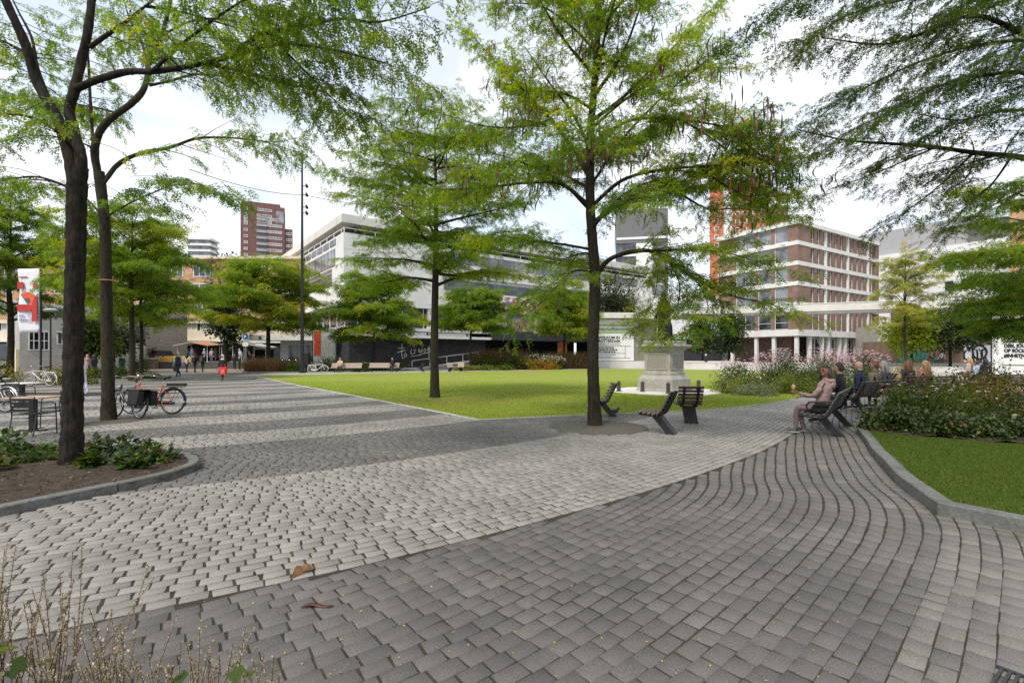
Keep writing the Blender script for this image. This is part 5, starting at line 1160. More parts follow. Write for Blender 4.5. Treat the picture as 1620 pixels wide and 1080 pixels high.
# ---- lower bright boughs behind it, trunk again beyond the frame
rng = np.random.default_rng(31); Y = 15.0
tk_, wd_, cr_ = Acc(), Acc(), Acc()
tr = [np.array([17.6, 15.4, 0]), np.array([17.6, 15.4, 3.0]), np.array([17.5, 15.4, 6.0]), np.array([17.6, 15.3, 9.5])]
v, f = trunk_tube(tr, [0.17, 0.15, 0.11, 0.04], rng, 12, step=0.15); tk_.add(v, f)
lm = []
for (z, pp) in ((3.4, ((1680, 490), (1620, 470, -.5), (1570, 478, -1.2), (1520, 492, -1.7))), (3.8, ((1670, 465), (1610, 440, .5), (1560, 440, 1.0), (1510, 455, 1.5))), (4.4, ((1670, 420), (1610, 405, -.8), (1570, 398, -1.6), (1530, 405, -2.2))),
                (3.2, ((1670, 520), (1620, 505, -1), (1590, 510, -1.8), (1575, 525, -2.4))), (5.0, ((1670, 370), (1620, 350, .5), (1580, 345, 1.0), (1540, 352, 1.6))), (5.8, ((1670, 330), (1620, 310, -.6), (1590, 300, -1.0), (1555, 300, -1.4))), (4.0, ((1690, 460, -1.2), (1640, 440, -2.4), (1590, 430, -3.4))), (2.9, ((1680, 500, .6), (1620, 490, 1.2), (1560, 500, 2.0))),(3.1, ((1690, 530, -.6), (1640, 520, -1.2), (1600, 522, -1.8)))):
    lm.append(limb([np.array([17.6, 15.4, z])] + pl(Y, *pp), .05, .006, .25))
add_limbs(lm, wd_, rng, 7)
grow(lm, rng, T_NEAR, wd_, cr_, sec_sp=0.16, sec_len=(1.5, 0.8), twig_sp=0.12, twig_len=(0.3, 0.6), fr_sp=0.062, fr_sc=(0.95, 1.4), tint=(0.50, 0.18), flat=0.25)
finish_tree('honey_locust_tree', 'bright green layered boughs entering from the side in front of the lettered white hoarding', (17.6, 15.4, 0), tk_, wd_, cr_, LEAF, BARK2, group='locust trees round the square')

# ---- trees further off
rng = np.random.default_rng(41)
layered('honey_locust_tree', 'paler tree with light trunk standing just behind the bicycle tree', G(209, 602), 10.6, 0.17, 4.0, 4.6, 20, rng, T_MID, tint=(0.66, 0.15), rise=0.22, size=1.5, dens=1.0)
layered('honey_locust_tree', 'tree half hidden behind the paler light-trunked tree, beside the raised market', np.array([-27.6, 36, 0]), 9.2, 0.14, 3.6, 4.4, 18, rng, T_MID, tint=(0.66, 0.14), rise=0.25, size=1.5, dens=0.9)
layered('honey_locust_tree', 'leafy tree at the frame edge between the grey house and the banner', np.array([-39.5, 38.0, 0]), 14, 0.24, 4.0, 5.2, 24, rng, T_MID, tint=(0.45, 0.16), rise=0.25, size=1.4, dens=1.1)
layered('honey_locust_tree', 'wide flat-topped bright tree in the red grass bed beside the lamp mast', np.array([-24.2, 48.0, 0]), 10.6, 0.24, 3.9, 5.6, 26, rng, T_MID, tint=(0.72, 0.13), rise=0.16, size=1.9, dens=1.1, top=0.55)
layered('honey_locust_tree', 'slim tree behind the pale wooden benches, in front of the white lettering', np.array([-14.6, 51.0, 0]), 10.2, 0.17, 3.2, 5.0, 26, rng, T_MID, tint=(0.64, 0.14), rise=0.12, size=1.9, dens=1.1, top=0.5)
layered('honey_locust_tree', 'young tree with pale stem in the flower bed before the mural', np.array([-4.6, 54.0, 0]), 9.0, 0.16, 4.0, 4.6, 22, rng, T_MID, tint=(0.62, 0.13), rise=0.16, size=1.9, dens=1.0)
layered('honey_locust_tree', 'yellowing tree beside the white welcome board and the dark entrance', np.array([6.3, 58.0, 0]), 9.8, 0.18, 3.4, 3.9, 24, rng, T_MID, tint=(0.72, 0.14), rise=0.3, size=1.9, dens=1.0)
layered('street_tree', 'thin pale yellow tree before the long white building', np.array([36.2, 44.5, 0]), 11.0, 0.13, 4.0, 2.7, 24, rng, T_MID, leafm=LEAFY, tint=(0.45, 0.2), rise=0.55, size=1.35, dens=0.42, group=None, top=0.3)
def round_tree(name, label, base, h, z0, rx, rz, n, rng, leafm, barkm=BARK, leaf=0.28, r_tr=0.13, tint=(0.5, 0.2), group=None, cone=0.0, nb=10):
    """compact crown: leaves crowd round many small boughs inside an uneven egg, with holes between the boughs"""
    tk_, wd_, cr_ = Acc(), Acc(), Acc(); base = np.asarray(base, float)
    tp = [base, base + [0, 0, z0], base + [0.05, 0, z0 + rz]]
    v, f = trunk_tube(tp, [r_tr, r_tr * .8, r_tr * .3], rng, 8, step=0.3); tk_.add(v, f)
    ctr = base + [0, 0, z0 + rz * 0.95]
    cl = []
    while len(cl) < nb * 9:
        q = rng.uniform(-1, 1, 3)
        if np.linalg.norm(q) < 1: cl.append(q * (0.6 + 0.4 * np.linalg.norm(q)))
    cl = np.array(cl); cl[:, :2] *= (1 - cone * (cl[:, 2:] + 1) / 2)
    cpos = ctr + cl * [rx, rx, rz]
    S = np.stack([np.stack([base + [0, 0, z0 + max(0, (c[2] - base[2] - z0) * .35)], (base + [0, 0, z0]) * .4 + c * .6 + [0, 0, .1 * rz], c]) for c in cpos])
    v, f = batch_tubes(S, np.full(len(S), r_tr * .22), np.full(len(S), 0.008), 3); wd_.add(v, f)
    ci = rng.integers(0, len(cpos), n); q = rng.normal(0, 0.17, (n, 3)) * [rx, rx, rz * .8]
    p = cpos[ci] + q; d = unit(q + (p - ctr) * 0.35 + rng.normal(0, 0.35, (n, 3)) * rx * 0.4); d[:, 2] -= 0.3
    tt = rng.normal(tint[0], tint[1] * .7, len(cpos))
    v, f, k = place(T_LEAF, p, d, np.array([0, 0, 1.0]) + rng.normal(0, .5, (n, 3)), leaf * rng.uniform(.6, 1.3, n))
    cr_.add(v, f, np.repeat(np.clip(tt[ci] + rng.normal(0, tint[1] * .5, n), 0, 1), k))
    return finish_tree(name, label, tuple(base), tk_, wd_, cr_, leafm, barkm, group=group)
round_tree('dark_tree', 'dense dark tree growing in the midst of the market stalls', (-35.5, 60, 0.7), 9, 2.6, 2.2, 3.6, 5200, rng, LEAFG, leaf=0.34, r_tr=0.3, tint=(0.4, 0.25))
round_tree('dark_tree', 'big dark green tree behind the flat roof of the welcome pavilion', (16.2, 80, 0), 15, 5, 4.2, 4.6, 7000, rng, LEAFG, leaf=0.42, r_tr=0.25, tint=(0.5, 0.25))
round_tree('dark_tree', 'conical dark tree nearer the statue, before the low white block', (26.0, 66, 0), 6.5, 2.0, 2.7, 2.3, 4200, rng, LEAFG, leaf=0.34, tint=(0.45, 0.25), cone=0.45)
round_tree('dark_tree', 'conical dark tree tucked beside the brick building columns', (30.6, 68, 0), 6.5, 2.0, 2.6, 2.6, 4200, rng, LEAFG, leaf=0.34, tint=(0.45, 0.25), cone=0.45)
round_tree('dark_tree', 'round dark tree before the graffiti wall, next to the lettered hoarding', (42.6, 47, 0), 6, 2.0, 3.3, 2.2, 5200, rng, LEAFG, leaf=0.32, tint=(0.42, 0.25))
round_tree('street_tree', 'low yellow-green bushy tree under the thin pale yellow tree', (39.0, 47.2, 0), 6, 2.0, 2.5, 2.2, 3800, rng, LEAF, leaf=0.30, tint=(0.80, 0.22))
round_tree('dark_tree', 'dark leafy tree behind the two near trunks, left of the market', (-39.5, 48, 0), 5, 1.6, 2.6, 1.9, 3400, rng, LEAFG, leaf=0.34, tint=(0.7, 0.25))
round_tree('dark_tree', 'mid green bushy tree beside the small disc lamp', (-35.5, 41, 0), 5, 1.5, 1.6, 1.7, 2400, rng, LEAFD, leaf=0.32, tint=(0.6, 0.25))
round_tree('tall_tree', 'tall tree whose thin top shows above the shop roofs near the brown tower', (-44.5, 76, 0), 17, 11.0, 3.6, 3.4, 2600, rng, LEAFG, leaf=0.45, r_tr=0.3, tint=(0.5, 0.25), nb=6)
# ================================================================== OBJECTS
WOODB = mat('bench_wood', (0.115, 0.078, 0.058), 0.6, 0.25, 14, 0.15, 60)
WOODG = mat('bench_wood_grey', (0.085, 0.075, 0.066), 0.55, 0.25, 14, 0.15, 60)
WOODP = mat('bench_wood_pale', (0.38, 0.30, 0.25), 0.6, 0.12, 10)
BPROF = [(.30, .445), (.19, .435), (.08, .425), (-.03, .415), (-.13, .44), (-.19, .53), (-.235, .62), (-.28, .71), (-.325, .80), (-.365, .885)]
def bench(name, label, loc, rz, L_, wood, single=False, arms=(), group='benches round the lawn', dividers=0, bolts=True):
    b = thing(name, label, 'bench' if not single else 'seat', loc, rz, group)
    pr = interp_curve(BPROF, .02); s = np.concatenate([[0], np.cumsum(np.linalg.norm(np.diff(pr, axis=0), axis=1))]); T = s[-1]
    nsl = 10; wd_ = T / nsl * .72
    for i in range(nsl):
        u0 = (i + .1) * T / nsl; p0 = [np.interp(u0, s, pr[:, k]) for k in (0, 1)]; p1 = [np.interp(u0 + wd_, s, pr[:, k]) for k in (0, 1)]
        mx_, mz = (p0[0] + p1[0]) / 2, (p0[1] + p1[1]) / 2; a = math.atan2(p1[1] - p0[1], p1[0] - p0[0])
        M = Matrix.Rotation(-a, 4, 'Y'); m = MB(); m.box((mx_, 0, mz), (wd_, L_, .032), M=M)
        m.build('slat', wood, b, bevel=.005)
    ys = [-L_ / 2 + .04, L_ / 2 - .04] if not single else [-.16, .16]
    if dividers: ys = list(np.linspace(-L_ / 2 + .04, L_ / 2 - .04, dividers + 2))
    off = .045
    for y in ys:
        nrm = np.gradient(pr, axis=0); nrm /= np.linalg.norm(nrm, axis=1)[:, None]; q = pr + np.stack([nrm[:, 1], -nrm[:, 0]], 1) * -off * -1 * (1)
        q = pr - np.stack([-nrm[:, 1], nrm[:, 0]], 1) * (-off)
        m = MB(); m.tube(np.column_stack([q[:, 0], np.full(len(q), y), q[:, 1]]), .03, 6); m.build('frame', M_BLACK, b)
    lw = .13
    legs = [0.0] if single else [-L_ / 2 + .25, L_ / 2 - .25]
    for y in legs:
        t = .14 if single else .035
        m = MB(); v = [(.06, .37), (-.10, .39), (-.42, 0), (-.26, 0)]
        m.add([(x, y - t, z) for x, z in v] + [(x, y + t, z) for x, z in v], [(0, 1, 2, 3), (7, 6, 5, 4), (0, 4, 5, 1), (1, 5, 6, 2), (2, 6, 7, 3), (3, 7, 4, 0)])
        m.build('leg', M_BLACK, b)
    for y in arms:
        m = MB(); m.tube([(.17, y, .44), (.19, y, .60), (.14, y, .665), (-.05, y, .68), (-.27, y, .70)], .022, 6); m.build('armrest', M_BLACK, b)
    return b
bench('slatted_chair', 'single slatted seat in profile half hidden by the middle tree trunk', (2.32, 12.75, 0), R(178), .62, WOODG, True, group='slatted single seats')
bench('slatted_chair', 'brown slatted single seat facing away, nearest one to the round gravel disc', (2.98, 10.05, 0), R(150), .62, WOODB, True, group='slatted single seats')
bench('slatted_chair', 'brown slatted single seat seen squarely from behind, before the stone pedestal', (4.28, 11.75, 0), R(82), .58, WOODB, True, group='slatted single seats')
bench('park_bench', 'dark bench in profile on which the woman in pink sits', (6.76, 10.43, 0), R(140), 2.3, WOODG, arms=(-1.08, 1.08))
bench('park_bench', 'long dark bench seen from behind with elderly people seated on it', (10.65, 14.30, 0), R(122), 2.9, WOODG, dividers=1, arms=(-1.38, 1.38))
bench('park_bench', 'dark bench behind the roses on which two long-haired girls sit', (14.75, 17.4, 0), R(95), 1.9, WOODG, dividers=1)
bench('park_bench', 'dark bench almost buried in roses before the lettered hoarding', (19.1, 18.9, 0), R(88), 2.8, WOODG, dividers=1)
bench('slatted_chair', 'single seat with pale slats beside the orange-brown shrub', (15.6, 20.3, 0), R(120), .7, WOODP, True, group='slatted single seats')
bench('park_bench', 'pale wooden bench with a woman in beige and the white bicycle beside it', (-15.6, 45.4, 0), R(-92), 2.9, WOODP)
bench('park_bench', 'pale wooden bench before the white lettering, person in black at one end', (-12.3, 46.3, 0), R(-92), 2.9, WOODP)
bench('slatted_chair', 'small dark single seat in profile beyond the lawn, beside the handrail', (-9.0, 47.5, 0), R(170), .62, WOODG, True, group='slatted single seats')
bench('slatted_chair', 'far pale brown seat at the lawn edge, lower one of a close pair', (-6.05, 48.0, 0), R(-50), .65, WOODP, True, group='slatted single seats')
bench('slatted_chair', 'far pale brown seat at the lawn edge, turned away behind its twin', (-5.2, 48.8, 0), R(-95), .65, WOODP, True, group='slatted single seats')

# ---------------------------------------------------------------- bicycles
def bicycle(label, loc, rz, fm, dutch=True, saddle=M_BLACK, light_rims=False, pannier=None, ebike=False, lean=R(4), skirt=False, name='bicycle', fender=None, far=False):
    b = thing(name, label, 'bicycle', loc, rz, 'parked bicycles'); b.rotation_euler = (lean, 0, rz)
    r = .345; n = 20 if far else 32
    for x in (0.0, 1.10):
        wb = MB().ring((0, 0, 0), r - .02, .022, 'y', n, 6); wh = wb.build('wheel', M_RUBBER, b); wh.location = (x, 0, r)
        MB().ring((0, 0, 0), r - .045, .014, 'y', n, 5).build('rim', M_FRAME if light_rims else M_STEEL, wh)
        sp = MB(); [sp.tube([(0, .03 * (-1) ** i, 0), ((r - .05) * math.cos(i * .3927), 0, (r - .05) * math.sin(i * .3927))], .0022, 3, caps=False) for i in range(16)]; sp.tube([(0, -.05, 0), (0, .05, 0)], .028, 8); sp.build('spokes', M_STEEL, wh)
        MB().ring((x, 0, r), r + .022, .022, 'y', 14, 5, a0=R(5) if x > 1 else R(20), a1=R(150) if x > 1 else R(200)).build('mudguard', fender or M_BLACK, b)
    f = MB(); t = lambda p, q, rr=.017: f.tube([p, q], rr, 6)
    bb, st, ht, hb_ = (.46, 0, .29), (.29, 0, .78), (.93, 0, .84), (.97, 0, .68)
    t(bb, st)
    if dutch: f.tube([hb_, (.80, 0, .50), (.60, 0, .36), bb], .02, 6); t((.95, 0, .76), (.36, 0, .55), .014) if not ebike else f.tube([(.95, 0, .74), (.76, 0, .52), (.56, 0, .40), (.42, 0, .40)], .03, 6)
    else: t(hb_, bb, .02); t((.94, 0, .80), (.30, 0, .76))
    t(ht, hb_, .022)
    for y in (-.05, .05): t((0, y, r), (.44, y * .6, .29), .011); t((0, y, r), (.29, y * .5, .72), .010); t(hb_, (1.10, y, r), .012) if False else f.tube([(.975, 0, .66), (1.02, y, .55), (1.10, y, r)], .012, 5)
    f.build('frame', fm, b)
    MB().tube([st, (.255, 0, .94)], .013, 6).build('seatpost', M_STEEL, b)
    MB().tube([(.44, 0, .975), (.32, 0, .985), (.22, 0, .99), (.11, 0, 1.005)], [.022, .034, .082, .075], 10, flat=.45).tube([(.255, 0, .92), (.25, 0, .97)], .03, 6).build('saddle', saddle, b)
    MB().tube([ht, (.90, 0, 1.02)], .013, 6).tube([(.66, -.27, 1.02), (.78, -.28, 1.05), (.90, -.14, 1.06), (.91, 0, 1.03), (.90, .14, 1.06), (.78, .28, 1.05), (.66, .27, 1.02)], .012, 6).build('handlebar', M_STEEL, b)
    for y in (-1, 1): MB().tube([(.62, y * .27, 1.015), (.74, y * .28, 1.045)], .018, 6).build('grip', M_BLACK, b)
    MB().lathe([(.001, 0), (.045, .01), (.05, .05), (.02, .08)], n=10).build('headlight', M_STEEL, b).location = (1.04, 0, .74)
    ca = MB(); [ca.tube([(-.30, y, .735), (.20, y, .735)], .009, 5) for y in (-.07, .07)]; [ca.tube([(x, -.07, .735), (x, .07, .735)], .007, 4) for x in (-.30, -.13, .05, .2)]; [ca.tube([(0, y * .6, r), (-.18, y, .735)], .007, 4) for y in (-.09, .09)]; ca.build('carrier', M_BLACK if not light_rims else M_FRAME, b)
    MB().bx(-.02, .50, -.065, -.045, .25, .36).build('chain_case', M_BLACK if not light_rims else M_FRAME, b)
    MB().ring((.46, -.07, .29), .085, .008, 'y', 16, 4).tube([(.46, -.09, .29), (.57, -.09, .16)], .010, 5).bx(.52, .62, -.16, -.08, .145, .17).tube([(.46, .07, .29), (.36, .08, .41)], .010, 5).bx(.31, .41, .08, .16, .40, .425).build('crank', M_DARK, b)
    MB().tube([(.36, -.04, .30), (.28, -.22, .012)], .011, 5).build('kickstand', M_STEEL, b)
    if pannier: 
        for s in (-1, 1): MB().add([(-.33, s * .085, .34), (.12, s * .085, .34), (.14, s * .085, .72), (-.36, s * .085, .72), (-.31, s * .25, .36), (.10, s * .25, .36), (.14, s * .22, .72), (-.36, s * .22, .72)], [(0, 1, 2, 3), (7, 6, 5, 4), (0, 4, 5, 1), (1, 5, 6, 2), (2, 6, 7, 3), (3, 7, 4, 0)]).build('pannier', pannier, b, bevel=.03)
        MB().bx(-.37, .15, -.225, .225, .745, .765).build('pannier_flap', mat('canvas_flap', (.16, .145, .115), .8, .25, 12), b)
    if ebike: MB().bx(-.34, .16, -.06, .06, .765, .835).build('battery', M_BLACK, b, bevel=.01)
    return b
M_ORANGE = mat('frame_orange', (.46, .085, .030), .35, .06, 5); M_BIKEK = mat('frame_black', (.02, .02, .022), .35); M_BIKEW = mat('frame_cream', (.62, .60, .53), .4); M_BRN = mat('leather_brown', (.14, .055, .04), .5); M_BIKEWW = mat('frame_white', (.78, .78, .77), .35); M_BAG = mat('pannier_cloth', (.018, .018, .018), .85, .3, 30)
bicycle('black dutch bicycle with brown saddle and full panniers leaning by the tree', (-9.38, 12.15, 0), R(153), M_BIKEK, saddle=M_BRN, pannier=M_BAG)
bicycle('orange electric bicycle with black battery carrier next to the pannier bicycle', (-9.28, 13.2, 0), R(179), M_ORANGE, ebike=True)
bicycle('cream bicycle with pale mudguards standing by the hedge near the banner', (-24.1, 25.2, 0), R(178), M_BIKEW, dutch=False, light_rims=True, saddle=M_BLACK, fender=M_FRAME)
bicycle('white bicycle leaning against the far pale bench with a woman', (-18.05, 43.6, 0), R(6), M_BIKEWW, dutch=False, light_rims=True, fender=M_FRAME, far=True)
bicycle('grey bicycle cut off by the frame edge next to the cafe tables', (-14.25, 13.6, 0), R(172), M_STEEL, fender=M_STEEL, skirt=True)
for i, (x, y, a, m_, lb) in enumerate(((-29.2, 56.5, 70, M_BIKEK, 'dark bicycle at the end of the rack nearest the kiosk door'), (-28.3, 56.8, 110, M_STEEL, 'silver bicycle second in the rack under the kiosk roof'), (-27.4, 56.4, 75, M_BIKEWW, 'white bicycle in the middle of the rack by the kiosk'), (-26.6, 56.8, 100, M_BIKEK, 'black bicycle between two pale ones in the kiosk rack'), (-25.8, 56.4, 80, M_BIKEW, 'cream bicycle at the rack end nearest the lamp mast'))):
    bicycle(lb, (x, y, 0), R(a), m_, far=True)

# ---------------------------------------------------------------- cafe furniture
ALU = mat('chair_tube', (.06, .06, .065), .35, .1, 10, metal=.6)
def cafe_chair(label, loc, rz, tubem=ALU):
    b = thing('cafe_chair', label, 'chair', loc, rz, 'cafe chairs')
    for y in (-.25, .25):
        MB().tube([(.24, y, 0), (.22, y, .40), (.20, y, .62), (.10, y, .66), (-.10, y, .66), (-.20, y * .98, .68)], .0125, 6).build('arm_frame', tubem, b)
        MB().tube([(-.27, y * .9, 0), (-.20, y * .9, .42), (-.24, y * .9, .78)], .0125, 6).build('leg', tubem, b)
    MB().tube([(-.24, -.225, .78), (-.255, -.1, .805), (-.255, .1, .805), (-.24, .225, .78)], .0125, 6).build('top_rail', tubem, b)
    MB().tube([(.22, -.25, .36), (.22, .25, .36)], .009, 5).tube([(-.205, -.225, .36), (-.205, .225, .36)], .009, 5).tube([(.22, 0, .36), (-.205, 0, .36)], .009, 5).build('stretcher', tubem, b)
    for i in range(5): MB().bx(-.19 + i * .085, -.12 + i * .085, -.235, .235, .425, .44).build('seat_slat', M_BLACK, b)
    for i in range(4): MB().box((-.225 - i * .008, 0, .52 + i * .07), (.012, .43, .05)).build('back_slat', M_BLACK, b)
    return b
def cafe_table(label, loc, rz, topm):
    b = thing('cafe_table', label, 'table', loc, rz, 'cafe tables')
    MB().bx(-.40, .40, -.35, .35, .70, .728).build('table_top', topm, b, bevel=.008)
    MB().bx(-.05, .05, -.05, .05, .03, .70).build('pedestal', M_BLACK, b); MB().bx(-.26, .26, -.035, .035, .0, .03).bx(-.035, .035, -.24, .24, .031, .045).build('foot', M_BLACK, b); return b
M_TTOP = mat('table_wood', (.40, .27, .19), .5, .15, 6); M_TTOPW = mat('table_white', (.72, .72, .70), .4)
cafe_table('small cafe table with warm wooden top and black pedestal', (-10.15, 10.25, 0), R(4), M_TTOP)
cafe_table('pale topped cafe table standing behind the wooden one', (-15.6, 15.4, 0), R(-3), M_TTOPW)
cafe_table('pale cafe table cut off by the frame edge, before the hedge', (-19.6, 18.2, 0), R(0), M_TTOPW)
cafe_chair('dark slatted cafe chair on the near side of the wooden table', (-9.62, 9.72, 0), R(94))
cafe_chair('dark slatted cafe chair across the wooden table, facing the camera', (-10.2, 10.95, 0), R(-88))
cafe_chair('dark slatted cafe chair at the near side of the pale topped table', (-15.1, 14.85, 0), R(88))
cafe_chair('dark slatted cafe chair at the side of the pale topped table', (-16.6, 15.3, 0), R(0))
cafe_chair('dark slatted cafe chair by the cut-off pale table', (-18.7, 17.6, 0), R(110))

# ---------------------------------------------------------------- monument
SANDS = mat('pedestal_stone', (.34, .325, .285), .85, .10, 5, .15, 60, dirt=(.16, .15, .125), dscale=1.6, damt=.65)
BRONZE = mat('bronze', (.012, .015, .014), .55, .5, 6, .1, 30, metal=.35, dirt=(.09, .13, .115), dscale=3, damt=.5)
PX, PY = 6.78, 21.55
b = thing('monument', 'grey stone pedestal carrying a dark bronze statue of a standing man in a cloak', 'monument', (PX, PY, 0), R(44))
def sqp(prof): 
    return MB().lathe([(r * 1.4142, z) for r, z in prof], n=4, a0=R(45))
MB().lathe([(2.55, .0), (2.55, .035), (2.0, .045)], n=8, a0=R(22.5)).build('slab', M_LIGHTC, b)
sqp([(.88, .04), (.88, .12), (.83, .14), (.83, .56), (.80, .60), (.70, .74)]).build('plinth', SANDS, b, bevel=.012)
sqp([(.66, .74), (.66, .84), (.62, .88), (.62, 1.78), (.66, 1.84), (.72, 1.90)]).build('die', SANDS, b, bevel=.01)
sqp([(.72, 1.90), (.86, 1.96), (.89, 2.0), (.89, 2.05), (.80, 2.07)]).build('cornice', SANDS, b, bevel=.01)
sqp([(.70, 2.07), (.70, 2.22), (.62, 2.24)]).build('cap', SANDS, b, bevel=.01)
pm_ = mat('panel_stone', (.25, .235, .20), .8, .18, 30, .35, 70)
for a in range(4):
    fr_ = MB(); fr_.bx(-.50, .50, -.645, -.619, .98, 1.03).bx(-.50, .50, -.645, -.619, 1.65, 1.70).bx(-.50, -.45, -.645, -.619, 1.03, 1.65).bx(.45, .50, -.645, -.619, 1.03, 1.65)
    fo = fr_.build('panel_frame', SANDS, b); fo.rotation_euler = (0, 0, a * math.pi / 2)
    po = MB().bx(-.45, .45, -.628, -.6195, 1.03, 1.65).build('panel', pm_, b); po.rotation_euler = (0, 0, a * math.pi / 2)
# figure: cloaked man with his head turned, books at his feet
fg = MB(); rgs = np.random.default_rng(2); n = 20
for (prof, cc, sx, sy) in (([(.30, 0), (.29, .25), (.25, .6), (.24, .95), (.29, 1.25), (.31, 1.5), (.27, 1.68), (.12, 1.80), (.09, 1.86)], (0, 0, 2.30), 1.15, .85),):
    bb_ = len(fg.v); fg.lathe(prof, cc, n, sx=sx, sy=sy)
    for i in range(bb_, len(fg.v)):
        v = np.array(fg.v[i]); a = math.atan2(v[1], v[0]); k = 1 + .09 * math.sin(6 * a + v[2] * 2) * (1 if v[2] < 3.6 else .3); fg.v[i] = (v[0] * k, v[1] * k, v[2])
fg.ball((0, .02, 4.30), (.115, .13, .155), 14, 10).tube([(0, 0, 4.1), (0, .01, 4.22)], .075, 10).tube([(.33, .0, 3.85), (.42, .08, 3.55), (.28, .26, 3.38)], [.10, .085, .065], 8).tube([(-.34, 0, 3.85), (-.45, .02, 3.5), (-.40, .20, 3.25)], [.10, .085, .065], 8)
fg.tube([(.10, .12, 2.95), (.12, .16, 2.6), (.12, .14, 2.28)], [.10, .08, .06], 8).tube([(-.12, .05, 2.95), (-.14, .05, 2.6), (-.14, .0, 2.28)], [.10, .08, .06], 8).ball((.13, .22, 2.29), (.06, .14, .05)).ball((-.15, .08, 2.29), (.06, .14, .05))
fg.box((-.42, -.2, 2.36), (.30, .22, .22), R(20)).box((.40, -.1, 2.33), (.24, .3, .16), R(-15)).box((.42, -.08, 2.46), (.22, .26, .08), R(10)).tube([(.30, -.15, 2.26), (.36, -.12, 2.9), (.30, -.05, 3.3)], [.12, .08, .05], 8)
fg.box((0, 0, 2.27), (1.0, .9, .06)).build('figure', BRONZE, b, smooth=True)
for i, (x, y, lb) in enumerate(((4.66, 21.1, 'standing alone on the grass farthest from the pedestal'), (5.60, 20.75, 'touching the near side slab edge of the pedestal'), (6.38, 19.75, 'straight before the pedestal corner, behind the brown seats'), (8.45, 21.9, 'peeping out behind the pedestal plinth'), (8.95, 20.4, 'standing free on the sunny side of the pedestal'))):
    c = thing('bollard', 'short dark stone bollard ' + lb, 'bollard', (x, y, .012), 0, 'bollards round the monument')
    MB().lathe([(.12, 0), (.12, .05), (.085, .07), (.08, .36), (.095, .39), (.07, .45), (.02, .49)], n=10).build('post', mat('bollard_stone', (.06, .055, .045), .8, .25, 12), c); MB().bx(-.13, .13, -.13, .13, -.02, .03).build('base', M_KERB, c)
# pigeon
b = MB(); b.ball((0, 0, .095), (.105, .055, .055), 10, 7).ball((.10, 0, .155), (.034, .028, .032), 8, 6).tube([(.06, 0, .12), (.095, 0, .15)], [.035, .026], 8).tube([(-.07, 0, .09), (-.20, 0, .075)], [.04, .012], 8, flat=.4).tube([(.13, 0, .152), (.155, 0, .145)], [.008, .003], 5).tube([(.02, .025, .05), (.02, .025, .0)], .006, 4).tube([(.02, -.025, .05), (.02, -.025, .0)], .006, 4)
props(b.build('pigeon', mat('pigeon_grey', (.06, .065, .075), .6, .4, 30), smooth=True), 'dark grey pigeon pecking on the paving by the tree trunk seat', 'bird').location = (2.80, 13.15, .0)

# ---------------------------------------------------------------- lamps, banner, signs, bin
b = thing('lamp_mast', 'very tall thin black mast with four small spotlights and a cable', 'lamp mast', P(478, 562, 44) * [1, 1, 0])
MB().tube([(0, 0, 0), (0, 0, 8), (0, 0, 20.2)], [.17, .13, .07], 10).build('mast', M_BLACK, b); MB().lathe([(.30, 0), (.30, .06), (.19, .10)], n=12).build('base', M_BLACK, b)
for z in (17.0, 16.2, 15.1, 14.55):
    MB().tube([(0, 0, z), (.42, -.05, z - .05)], .035, 6).build('bracket', M_BLACK, b); s_ = MB().tube([(.40, -.05, z + .10), (.55, -.25, z - .16)], [.10, .13], 8); s_.build('spotlight', M_BLACK, b)
b = thing('span_wire', 'thin black cable sagging across the sky from the lamp mast', 'cable'); a0, a1, a2 = P(300, 268, 26), P(478, 308, 44), P(700, 330, 62)
w_ = MB(); [w_.tube([p + (q - p) * t + np.array([0, 0, -1.0]) * sg * 4 * t * (1 - t) for t in np.linspace(0, 1, 14)], .022, 4) for p, q, sg in ((a0, a1, .35), (a1, a2, .5))]; w_.build('wire', M_BLACK, b)
b = thing('street_lamp', 'short black lamp post with a flat pale disc head near the banner', 'street lamp', P(80, 562, 36) * [1, 1, 0])
MB().tube([(0, 0, 0), (0, 0, 4.9)], [.06, .045], 8).build('post', M_BLACK, b); MB().lathe([(.05, 4.85), (.42, 4.95), (.43, 5.0), (.2, 5.08), (.02, 5.1)], n=16).build('lamp_head', M_LIGHTC, b)
b = thing('banner', 'hanging white banner with big red and orange shapes on a black pole', 'banner', P(64.5, 562, 31) * [1, 1, 0])
MB().tube([(0, 0, 0), (0, 0, 7.25)], .06, 8).build('pole', M_BLACK, b)
fl = MB(); nx, nz_ = 8, 18
gx = np.linspace(-1.42, -.06, nx); gz = np.linspace(3.05, 7.15, nz_)
vv = [(x, .05 * math.sin(z * 2.1 + x * 3) * (1 + x * -.3), z + .04 * (x + .7)) for z in gz for x in gx]
fl.add(vv, [(i * nx + j, i * nx + j + 1, (i + 1) * nx + j + 1, (i + 1) * nx + j) for i in range(nz_ - 1) for j in range(nx - 1)]); fo = fl.build('cloth', mat('banner_white', (.66, .66, .70), .7, .04, 1), b, smooth=True); so_ = fo.modifiers.new('thick', 'SOLIDIFY'); so_.thickness = .01
BR_ = mat('banner_red', (.42, .035, .03), .6, .2, 4); BO = mat('banner_orange', (.68, .10, .04), .6, .15, 3); BG_ = mat('banner_grey', (.10, .09, .10), .6)
bp_ = lambda poly, m_, y: MB().add([(x, y, z) for x, z in poly] + [(x, y + .02, z) for x, z in poly], [tuple(range(len(poly)))] + [tuple(len(poly) + i for i in reversed(range(len(poly))))] + [(i, (i + 1) % len(poly), len(poly) + (i + 1) % len(poly), len(poly) + i) for i in range(len(poly))]).build('print', m_, b)
